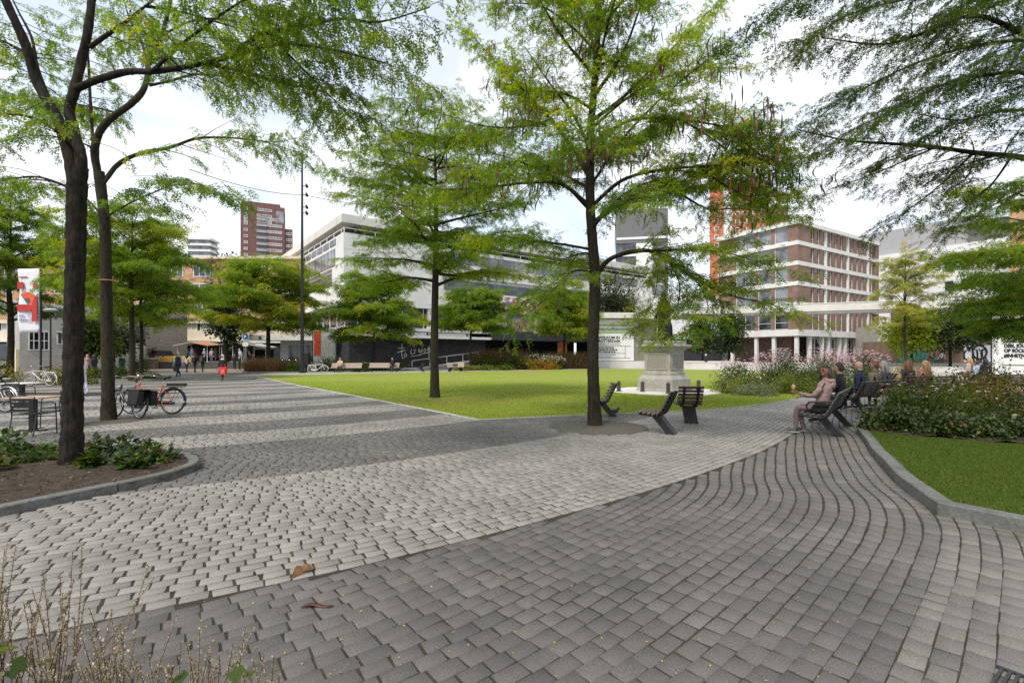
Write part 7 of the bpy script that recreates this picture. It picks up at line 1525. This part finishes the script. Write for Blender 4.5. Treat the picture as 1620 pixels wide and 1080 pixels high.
def hand(mb, w, d, up, mi, s=1.0, curl=.35):
    """palm, four unequal bent fingers, thumb from the side of the palm"""
    w = np.array(w, float); d = unit(np.array(d, float)); sd = unit(np.cross(d, up)); up = np.cross(sd, d)
    mb.tube([w, w + d * .045 * s, w + d * .085 * s], [.026 * s, .038 * s, .036 * s], 8, mi, flat=.5)
    for o, l in ((-.028, .062), (-.009, .076), (.010, .072), (.029, .058)):
        p = w + d * .085 * s + sd * o * s; q = p + d * l * .5 * s - up * l * curl * .4 * s; r_ = q + d * l * .35 * s - up * l * curl * 1.2 * s; mb.tube([p, q, r_], [.0095 * s, .009 * s, .007 * s], 6, mi)
    p = w + d * .03 * s - sd * .034 * s; mb.tube([p, p + d * .03 * s - sd * .028 * s, p + d * .058 * s - sd * .030 * s - up * .01], [.012 * s, .011 * s, .008 * s], 6, mi)
def person(label, loc, rz, h=1.72, pose='stand', top=(.1, .1, .1), legs=(.03, .03, .04), shoes=(.03, .03, .03), skin='light', hair='brown', hairstyle='short', stride=.0, yaw=0.0, arms=None, lean=0.0, sleeves=True, coat=None, hood=None, scarf=None, build=1.0, seat=.47, tilt=0.0, group=None, knees=None, backpack=None, beard=False, apron=None):
    k = h / 1.75; b = thing('person', label, 'person', loc, rz, group)
    V, E, Rr, Kk = [], [], [], []
    def add(p, r, par=None, kind='top'):
        V.append(np.array(p, float)); Rr.append(r if isinstance(r, tuple) else (r, r)); i = len(V) - 1
        if par is not None: E.append((par, i)); Kk.append(kind)
        return i
    B_ = build
    if pose == 'sit':
        pz = seat + .10; tb = .16 + lean
        pv = np.array([0, 0, pz]); T_ = lambda z, x=0: np.array([-(z) * tb + x, 0, pz + z])
    else:
        pz = .94; tb = -lean; pv = np.array([0, 0, pz]); T_ = lambda z, x=0: np.array([-(z) * tb + x, 0, pz + z])
    i0 = add(pv, (.115 * B_, .150 * B_)); i1 = add(T_(.17), (.105 * B_, .140 * B_), i0); i2 = add(T_(.37, .01), (.115 * B_, .160 * B_), i1); i3 = add(T_(.50), (.075 * B_, .10 * B_), i2)
    nk = add(T_(.575, .01), .052, i3, 'skin'); hc = T_(.70, .03); hh = add(hc, (.088, .078), nk, 'skin'); ht_ = add(hc + np.array([-.005, 0, .075]), (.070, .064), hh, 'skin')
    jn = {}
    for s in (-1, 1):
        hp = add(pv + [0, s * .09, -.03], .088 * B_, i0, 'legs')
        if pose == 'sit':
            kx = knees or .44; kn = add([kx, s * .10, seat + .06], .066, hp, 'legs'); an = add([kx - .04 + .05 * s, s * .11, .09], .045, kn, 'legs'); to = add([kx + .14 + .05 * s, s * .13, .045], .036, an, 'shoes')
        else:
            f = s * stride; kn = add([f * .22 + .02, s * .085, .50], .064, hp, 'legs'); an = add([f * .40 - (.10 * abs(stride) if f < 0 else 0), s * .075, .09 + (.07 * abs(stride) if f < 0 else 0)], .043, kn, 'legs'); to = add([f * .40 + .15 - (.08 * abs(stride) if f < 0 else 0), s * .085, .045], .036, an, 'shoes')
        sh = add(T_(.465) + [0, s * .175 * B_, 0], .066 * B_, i2, 'top')
        a = (arms or {}).get(s)
        if a is None:
            el = T_(.20) + [-.04 + -s * stride * .14, s * .225 * B_, 0]; wr = T_(-.05) + [.03 - s * stride * .28, s * .235 * B_, 0]
        else: el, wr = np.array(a[0], float), np.array(a[1], float)
        e_ = add(el, .050 * B_, sh, 'top'); w_ = add(wr, .033, e_, 'top' if sleeves else 'skin'); jn[s] = (el, wr)
    me = bpy.data.meshes.new('skel'); me.from_pydata([tuple(v) for v in V], E, []); o = bpy.data.objects.new('skel', me); COL.objects.link(o)
    sm = o.modifiers.new('skin', 'SKIN'); sm.use_smooth_shade = True
    for i, r in enumerate(Rr): me.skin_vertices[0].data[i].radius = r
    for i in range(len(V)): me.skin_vertices[0].data[i].use_root = (i == 0)
    ss = o.modifiers.new('sub', 'SUBSURF'); ss.levels = 1; ss.render_levels = 1
    dg = bpy.context.evaluated_depsgraph_get(); em = bpy.data.meshes.new_from_object(o.evaluated_get(dg)); bpy.data.objects.remove(o)
    KN = ['skin', 'top', 'legs', 'shoes']; mats_ = [SKINS[skin], cloth(top), cloth(legs), cloth(shoes), M_EYE, M_LIP, HAIRM[hair]]
    vs_ = np.array([v.co[:] for v in em.vertices]); A = np.array([V[a] for a, _ in E]); Bv = np.array([V[c] for _, c in E]); RR = np.array([(max(Rr[a]) + max(Rr[c])) / 2 for a, c in E])
    mb = MB(); fl = [list(p.vertices) for p in em.polygons]; ctr = np.array([vs_[f].mean(0) for f in fl]) if fl else np.zeros((0, 3))
    d = Bv - A; u = np.clip(((ctr[:, None] - A) * d).sum(2) / ((d * d).sum(1) + 1e-9), 0, 1); ds = np.linalg.norm(ctr[:, None] - A - u[..., None] * d, axis=2) - RR * .8
    ki = [KN.index(Kk[j]) for j in ds.argmin(1)]
    mb.v = [tuple(v) for v in vs_]; mb.f = fl; mb.m = list(ki); bpy.data.meshes.remove(em)
    # face, ears
    cy, sy = math.cos(yaw), math.sin(yaw); fx = np.array([cy, sy, 0]); fy = np.array([-sy, cy, 0]); hc2 = hc + [0, 0, .01]
    pt = lambda x, y, z: tuple(hc2 + fx * x + fy * y + np.array([0, 0, z]))
    bb_ = len(mb.v); mb.ball(pt(.010, 0, .0), (.098, .082, .125), 14, 10, 0)
    mb.ball(pt(.060, 0, -.065), (.040, .048, .045), 10, 6, 6 if beard else 0); mb.tube([pt(.095, 0, .022), pt(.112, 0, -.010), pt(.122, 0, -.028), pt(.10, 0, -.036)], [.010, .013, .017, .010], 6, 0)
    for s in (-1, 1): mb.ball(pt(.092, s * .034, .018), (.012, .014, .008), 8, 5, 4); mb.tube([pt(.099, s * .018, .038), pt(.094, s * .048, .038)], .0055, 5, 4); mb.ball(pt(.0, s * .083, -.005), (.020, .010, .030), 8, 5, 0)
    mb.tube([pt(.095, -.022, -.060), pt(.102, 0, -.058), pt(.095, .022, -.060)], .0065, 5, 5)
    for s in (-1, 1):
        el, wr = jn[s]; hand(mb, wr, wr - el, (0, 0, 1.0) if abs((wr - el)[2]) < .2 else (1.0, 0, 0), 0, 1.0)
    for i in range(len(mb.v)): q = mb.v[i]; mb.v[i] = (q[0] * k, q[1] * k, q[2] * k) if pose != 'sit' else q
    K = k if pose != 'sit' else 1.0
    mb.build('body', mats_, b, smooth=True)
    sc_ = lambda p: tuple(np.array(p) * K)
    # hair, clothes that stand off the body, bags
    if hairstyle != 'bald':
        hb = MB(); n = 16; m = 9; vv = []
        for i in range(m):
            ph = math.pi * .5 * (1 - i / (m - 1) * (1.55 if hairstyle != 'short' else 1.35))
            for j in range(n):
                a = 2 * math.pi * j / n; front = math.cos(a)
                ph2 = max(ph, .42 + .25 * (front - .35)) if front > .35 else (max(ph, .42 - (.35 - front) * 1.6) if front > -.25 else ph)
                r = .103 * math.cos(ph2); vv.append(sc_(pt(-.008 + r * front * 1.06, r * math.sin(a) * .92, .004 + .138 * math.sin(ph2))))
        hb.add(vv, [(i * n + j, i * n + (j + 1) % n, (i + 1) * n + (j + 1) % n, (i + 1) * n + j) for i in range(m - 1) for j in range(n)])
        if hairstyle in ('long', 'pony'):
            L_ = .42 if hairstyle == 'long' else .34; w_ = .085 if hairstyle == 'long' else .05
            hb.tube([sc_(pt(-.055, 0, .06)), sc_(pt(-.095, 0, -.06)), sc_(pt(-.105, 0, -.18)), sc_(pt(-.10, 0, -L_))], [w_, w_ * 1.05, w_, w_ * .4], 10, flat=.5 if hairstyle == 'long' else .9)
            if hairstyle == 'long':
                for s in (-1, 1): hb.tube([sc_(pt(-.01, s * .075, .05)), sc_(pt(-.02, s * .092, -.07)), sc_(pt(-.03, s * .10, -.24)), sc_(pt(-.03, s * .095, -.36))], [.035, .042, .036, .014], 8)
        hb.build('hair', HAIRM[hair], b, smooth=True)
    if scarf:
        sb = MB(); sb.ball(sc_(pt(-.016, 0, .012)), tuple(np.array((.112, .104, .142)) * K), 16, 10)
        keepf = []
        for f in sb.f:
            c = np.mean([sb.v[i] for i in f], 0) - np.array(sc_(pt(.0, 0, .0))); keepf.append(not (c @ fx > .062 * K and abs(c @ fy) < .068 * K and abs(c[2]) < .10 * K))
        sb.m = [m for m, g_ in zip(sb.m, keepf) if g_]; sb.f = [f for f, g_ in zip(sb.f, keepf) if g_]
        sb.lathe([(.075 * K, .12 * K), (.11 * K, .03 * K), (.17 * K, -.08 * K), (.16 * K, -.16 * K)], sc_(T_(.50)), 14, sx=.8); sb.build('headscarf', cloth(scarf), b, smooth=True)
    if coat:
        c_, z0, z1, fl_ = coat; cb = MB(); cb.lathe([(.175 * fl_, z0 - pz), (.165, .0), (.150, .17), (.175, .36), (.165, .46), (.09, .53)], (0, 0, pz), 16, sx=.82, sy=1.12)
        for i in range(len(cb.v)): q = np.array(cb.v[i]); q[0] -= (q[2] - pz) * tb if q[2] > pz else 0; cb.v[i] = tuple(q * K)
        cb.build('coat', cloth(c_), b, smooth=True)
    if hood: MB().ring(sc_(T_(.52, -.045)), .085 * K, .042 * K, 'z', 16, 8, a0=R(60), a1=R(300)).ball(sc_(T_(.45, -.13)), tuple(np.array((.05, .095, .10)) * K), 12, 8).build('hood', cloth(hood), b, smooth=True)
    if backpack: MB().box(sc_(T_(.30, -.19)), (.16 * K, .30 * K, .42 * K)).build('backpack', cloth(backpack), b, bevel=.04)
    return b
PG = 'people in the square'
# --- woman in pink on the near bench
gl = (6.30, 9.82, 0)
person('woman in dusty pink hoodie sitting on the near bench and holding up an ice cream', gl, R(140), 1.66, 'sit', (.300, .205, .195), (.205, .155, .145), (.16, .155, .15), 'dark', 'darkbrown', 'long', yaw=R(58), arms={-1: ([.10, -.26, .76], [.34, -.16, .74]), 1: ([.12, .25, .78], [.42, .08, .82])}, hood=(.27, .18, .17), coat=((.285, .19, .178), .50, 1.5, 1.0), lean=-.04, group=PG)
b = thing('ice_cream', 'small brown ice cream on a stick held up by the woman in pink', 'ice cream', (0, 0, 0))
ca_, sa_ = math.cos(R(140)), math.sin(R(140)); hx, hy = .50, .075
b.location = (gl[0] + hx * ca_ - hy * sa_, gl[1] + hx * sa_ + hy * ca_, .80)
MB().lathe([(.010, -.06), (.018, .0), (.030, .09), (.033, .11)], n=12).build('cone', mat('wafer', (.30, .16, .07), .7, .2, 40), b); MB().lathe([(.030, .105), (.040, .13), (.036, .165), (.018, .195), (.002, .205)], n=12).build('scoop', mat('ice_cream_tan', (.50, .36, .22), .5), b, smooth=True)
jk = MB(); jk.ball((-.02, .19, .56), (.17, .05, .10), 12, 8).ball((.06, .20, .50), (.13, .04, .06), 10, 6); jk.build('jacket', cloth((.015, .015, .017)), bpy.data.objects['person'], smooth=True)
for s_ in (-1, 1): MB().ball((.44 + .05 * s_, .13 * s_, .012), (.135, .046, .014), 14, 6).build('shoe_sole', M_CONC, bpy.data.objects['person'], smooth=True)
hb_ = thing('handbag', 'black bag tucked on the bench beside the woman in pink', 'bag', (gl[0] + .12, gl[1] - .16, .47), R(140)); MB().bx(-.02, .26, -.20, .06, 0, .17).build('body', cloth((.015, .015, .015)), hb_, bevel=.03); MB().ring((.12, -.07, .17), .08, .008, 'x', 12, 5, a0=0, a1=math.pi).build('strap', M_BLACK, hb_)
person('bearded man in black jacket sitting at the far end of the near bench', (7.68, 11.32, 0), R(140), 1.82, 'sit', (.022, .024, .024), (.03, .035, .05), (.03, .025, .02), 'light', 'brown', 'short', arms={-1: ([.12, -.24, .78], [.38, -.12, .66]), 1: ([.12, .24, .78], [.38, .10, .66])}, lean=-.16, beard=True, build=1.12, seat=.49, group=PG)
person('bald man in navy jacket sitting on the long dark bench', (9.78, 13.62, 0), R(128), 1.76, 'sit', (.02, .028, .055), (.05, .05, .06), (.2, .19, .18), 'light', 'grey', 'bald', lean=-.12, build=1.05, seat=.50, group=PG)
person('older man with thin hair in tan jacket on the long dark bench', (10.45, 14.05, 0), R(124), 1.72, 'sit', (.165, .140, .105), (.12, .11, .10), (.04, .03, .03), 'tan', 'auburn', 'short', lean=-.02, build=1.05, yaw=R(15), seat=.50, group=PG)
person('grey-haired person in dark jacket leaning forward on the long bench', (11.25, 14.45, 0), R(122), 1.66, 'sit', (.055, .052, .065), (.05, .05, .06), (.03, .03, .03), 'light', 'grey', 'long', lean=-.30, seat=.50, group=PG)
person('girl with long brown hair and dark top sitting on the rose-hidden bench', (14.35, 17.55, 0), R(95), 1.60, 'sit', (.03, .03, .035), (.05, .05, .07), (.3, .3, .3), 'light', 'auburn', 'long', lean=-.08, yaw=R(-30), seat=.48, group=PG)
person('girl with long blond hair sitting beside the brown-haired girl', (15.0, 17.6, 0), R(95), 1.58, 'sit', (.35, .12, .10), (.05, .05, .07), (.3, .3, .3), 'light', 'blond', 'long', lean=-.06, yaw=R(40), seat=.48, group=PG)
# --- far right
WZ = .60
person('blond woman in cream top sitting on the low wall by the graffiti face', P(1531, 562, 26.5) * [1, 1, 0], R(110), 1.68, 'sit', (.45, .38, .30), (.05, .05, .07), skin='light', hair='blond', hairstyle='long', seat=.55, group=PG)
person('child in light blue top between the blond woman and the dark-haired one', P(1543, 562, 26.5) * [1, 1, 0], R(100), 1.3, 'sit', (.35, .48, .62), (.08, .09, .12), skin='light', hair='brown', hairstyle='short', seat=.38, group=PG)
person('dark-haired woman in black sitting by the low wall next to the blue child', P(1557, 562, 26.0) * [1, 1, 0], R(80), 1.62, 'sit', (.015, .015, .017), (.03, .03, .03), skin='light', hair='black', hairstyle='long', seat=.50, group=PG)
person('man in grey jacket walking past the graffiti shops', P(1490, 562, 58) * [1, 1, .0] + [0, 0, .35], R(185), 1.76, 'stand', (.20, .20, .21), (.02, .02, .025), hair='brown', stride=.7, group=PG)
person('grey-haired person in dark coat walking behind the garden wall', P(1117, 562, 57) * [1, 1, 0], R(170), 1.74, 'stand', (.02, .022, .03), (.02, .02, .03), hair='white', stride=.5, coat=((.02, .022, .03), .60, 1.5, 1.05), group=PG)
person('person in dark red top sitting on the garden wall beside the pedestal', P(1026, 562, 58.5) * [1, 1, 0], R(-95), 1.70, 'sit', (.16, .035, .035), (.03, .03, .04), hair='brown', lean=-.25, seat=.78, knees=.30, group=PG)
person('person in white shirt and dark trousers walking away to the passage', P(915, 562, 66) * [1, 1, 0] + [0, 0, .1], R(85), 1.74, 'stand', (.70, .70, .72), (.02, .02, .025), hair='black', stride=.5, group=PG)
person('person in dark clothes standing by the handrail behind the lawn tree', P(683, 562, 52) * [1, 1, 0], R(-80), 1.70, 'stand', (.02, .025, .04), (.02, .02, .03), hair='brown', group=PG)
person('woman in beige top sitting on the pale bench beside the white bicycle', (-16.1, 45.25, 0), R(-80), 1.66, 'sit', (.58, .42, .32), (.03, .03, .04), skin='light', hair='auburn', hairstyle='long', arms={-1: ([.10, -.28, .76], [.22, -.30, .52]), 1: ([.16, .22, .78], [.16, .06, .98])}, group=PG)
person('person in black with backpack sitting on the bench before the white lettering', (-11.4, 46.15, 0), R(-92), 1.74, 'sit', (.015, .015, .018), (.02, .02, .025), hair='black', lean=-.22, yaw=0, group=PG)
# --- plaza walkers
lr = G(352, 602.5)
person('woman in white headscarf and long dark coat walking with a red shopping bag', lr, R(-88), 1.62, 'stand', (.02, .018, .02), (.02, .02, .025), skin='tan', hair='black', hairstyle='bald', stride=.35, scarf=(.72, .66, .62), coat=((.022, .018, .02), .50, 1.5, 1.35), group=PG)
b = thing('shopping_bag', 'big red shopping bag held in front by the woman in headscarf', 'bag', tuple(lr + [.20, -.26, .42])); MB().add([(-.17, -.10, 0), (.17, -.10, 0), (.17, .10, 0), (-.17, .10, 0), (-.21, -.09, .46), (.21, -.09, .46), (.21, .09, .46), (-.21, .09, .46)], [(3, 2, 1, 0), (0, 1, 5, 4), (1, 2, 6, 5), (2, 3, 7, 6), (3, 0, 4, 7)]).build('body', mat('bag_red', (.58, .03, .03), .5, .12, 6), b); MB().ring((0, -.1, .20), .08, .012, 'y', 16, 4).build('print', M_FRAME, b); MB().tube([(-.12, 0, .45), (-.08, 0, .66), (.08, 0, .66), (.12, 0, .45)], .012, 5).build('handle', M_RED, b)
person('grey-haired man in dark open suit and light blue shirt striding towards the camera', P(282, 562, 35) * [1, 1, 0], R(-92), 1.80, 'stand', (.42, .50, .66), (.015, .018, .03), hair='white', stride=.65, arms={1: ([-.06, .27, 1.16], [.06, .34, .95]), -1: ([-.05, -.26, 1.14], [.10, -.28, .90])}, coat=((.02, .028, .05), .80, 1.5, 1.0), group=PG)
b = thing('briefcase', 'black bag carried by the man in the suit', 'bag', tuple(P(278, 562, 34.9) * [1, 1, 0] + [0, 0, .45])); MB().bx(-.16, .16, -.06, .06, 0, .34).build('body', M_BLACK, b, bevel=.03); MB().ring((0, 0, .34), .06, .01, 'y', 10, 4, a0=0, a1=math.pi).build('handle', M_BLACK, b)
person('woman in pink top and dark trousers walking with her arms out', P(295.5, 562, 45) * [1, 1, 0], R(95), 1.66, 'stand', (.62, .42, .48), (.02, .02, .025), hair='black', stride=.4, hairstyle='long', arms={1: ([.02, .32, 1.20], [.12, .50, 1.12]), -1: ([.02, -.32, 1.20], [.12, -.48, 1.12])}, group=PG)
person('person in black with small backpack, between the pink top and the backpacker', P(308.5, 562, 45) * [1, 1, 0], R(92), 1.74, 'stand', (.02, .02, .025), (.015, .015, .02), hair='brown', stride=.45, backpack=(.02, .025, .05), group=PG)
person('young backpacker in dark green carrying an olive pack, end of the walking trio', P(320.5, 562, 45) * [1, 1, 0], R(88), 1.74, 'stand', (.025, .03, .022), (.015, .015, .018), hair='black', stride=.3, backpack=(.06, .065, .04), group=PG)
person('person in black standing left of a pair before the white stall', P(371, 562, 54) * [1, 1, 0], R(90), 1.70, 'stand', (.02, .02, .022), (.02, .02, .025), hair='auburn', hairstyle='long', group=PG)
person('person in black with grey scarf, right one of the pair before the white stall', P(379, 562, 54) * [1, 1, 0], R(70), 1.68, 'stand', (.025, .025, .028), (.02, .02, .025), hair='black', scarf=(.35, .34, .32), hairstyle='bald', group=PG)
person('person in dark jacket and white shoes walking near the red grass', P(400, 562, 53) * [1, 1, 0], R(20), 1.74, 'stand', (.018, .03, .028), (.02, .02, .03), (.7, .7, .7), hair='brown', stride=.6, group=PG)
TZ = .70
for px, Yd, rz, top, legs, hair, hs, lb in ((304, 61, 80, (.10, .16, .30), (.05, .08, .18), 'grey', 'short', 'man in denim jacket shopping under the half orange stall roof'), (299, 62, 120, (.05, .05, .06), (.03, .03, .04), 'brown', 'short', 'person in dark jacket beside the denim jacket at the stall'), (309, 64, -90, (.55, .04, .03), (.03, .03, .03), 'brown', 'short', 'stall keeper in bright red behind the stall counter'), (323, 60.5, 60, (.30, .36, .42), (.30, .28, .25), 'white', 'short', 'white-haired person in pale blue at the stall corner'),
                                        (335, 60, 100, (.46, .36, .34), (.10, .14, .28), 'grey', 'short', 'person in pale top and jeans walking past the dark market tree'), (341, 60, 85, (.03, .03, .04), (.16, .03, .03), 'black', 'long', 'person in black top and dark red trousers beside the pale top'), (333, 62.5, 90, (.16, .10, .08), (.08, .10, .16), 'brown', 'short', 'person in brown top further back by the market tree'), (363, 61.5, -60, (.02, .02, .025), (.03, .03, .03), 'black', 'short', 'person in black under the white canvas stall'), (396, 63, 200, (.58, .50, .36), (.05, .05, .06), 'blond', 'short', 'person in cream bending over the goods at the white stall'), (237, 62, 70, (.02, .02, .025), (.02, .02, .03), 'black', 'short', 'person in black near the charcoal wall by the brick pillar'), (241, 64, 20, (.05, .05, .06), (.04, .04, .06), 'brown', 'short', 'second dark figure at the charcoal wall, farther back'), (381, 59.6, 150, (.66, .64, .58), (.62, .60, .56), 'white', 'short', 'person in all white stooping beside the white stall')):
    person(lb, P(px, 562, Yd) * [1, 1, 0] + [0, 0, TZ], R(rz), 1.72, 'stand', top, legs, hair=hair, hairstyle=hs, stride=.3, lean=.45 if 'bending' in lb or 'stooping' in lb else 0.0, group=PG)
person('woman in dark coat walking beside the pink headscarf', P(149, 562, 37) * [1, 1, 0], R(160), 1.66, 'stand', (.03, .03, .04), (.02, .02, .03), skin='tan', hair='brown', hairstyle='long', stride=.4, coat=((.035, .035, .05), .55, 1.5, 1.2), group=PG)
person('woman in pink headscarf walking between the two near trunks', P(138.5, 562, 37.6) * [1, 1, 0], R(150), 1.64, 'stand', (.55, .28, .26), (.03, .03, .03), skin='tan', hair='black', hairstyle='bald', scarf=(.62, .30, .28), stride=.4, group=PG)
person('woman in long green coat and pale scarf by the planting', P(193, 562, 43) * [1, 1, 0], R(-70), 1.66, 'stand', (.012, .075, .062), (.02, .02, .02), skin='tan', hair='black', hairstyle='bald', scarf=(.50, .44, .38), coat=((.012, .080, .066), .40, 1.5, 1.3), group=PG)
person('person in white and lavender trousers mostly hidden behind the dark near trunk', P(129.3, 562, 19.6) * [1, 1, 0], R(175), 1.66, 'stand', (.62, .60, .62), (.52, .50, .66), (.5, .5, .5), hair='blond', stride=.45, group=PG)
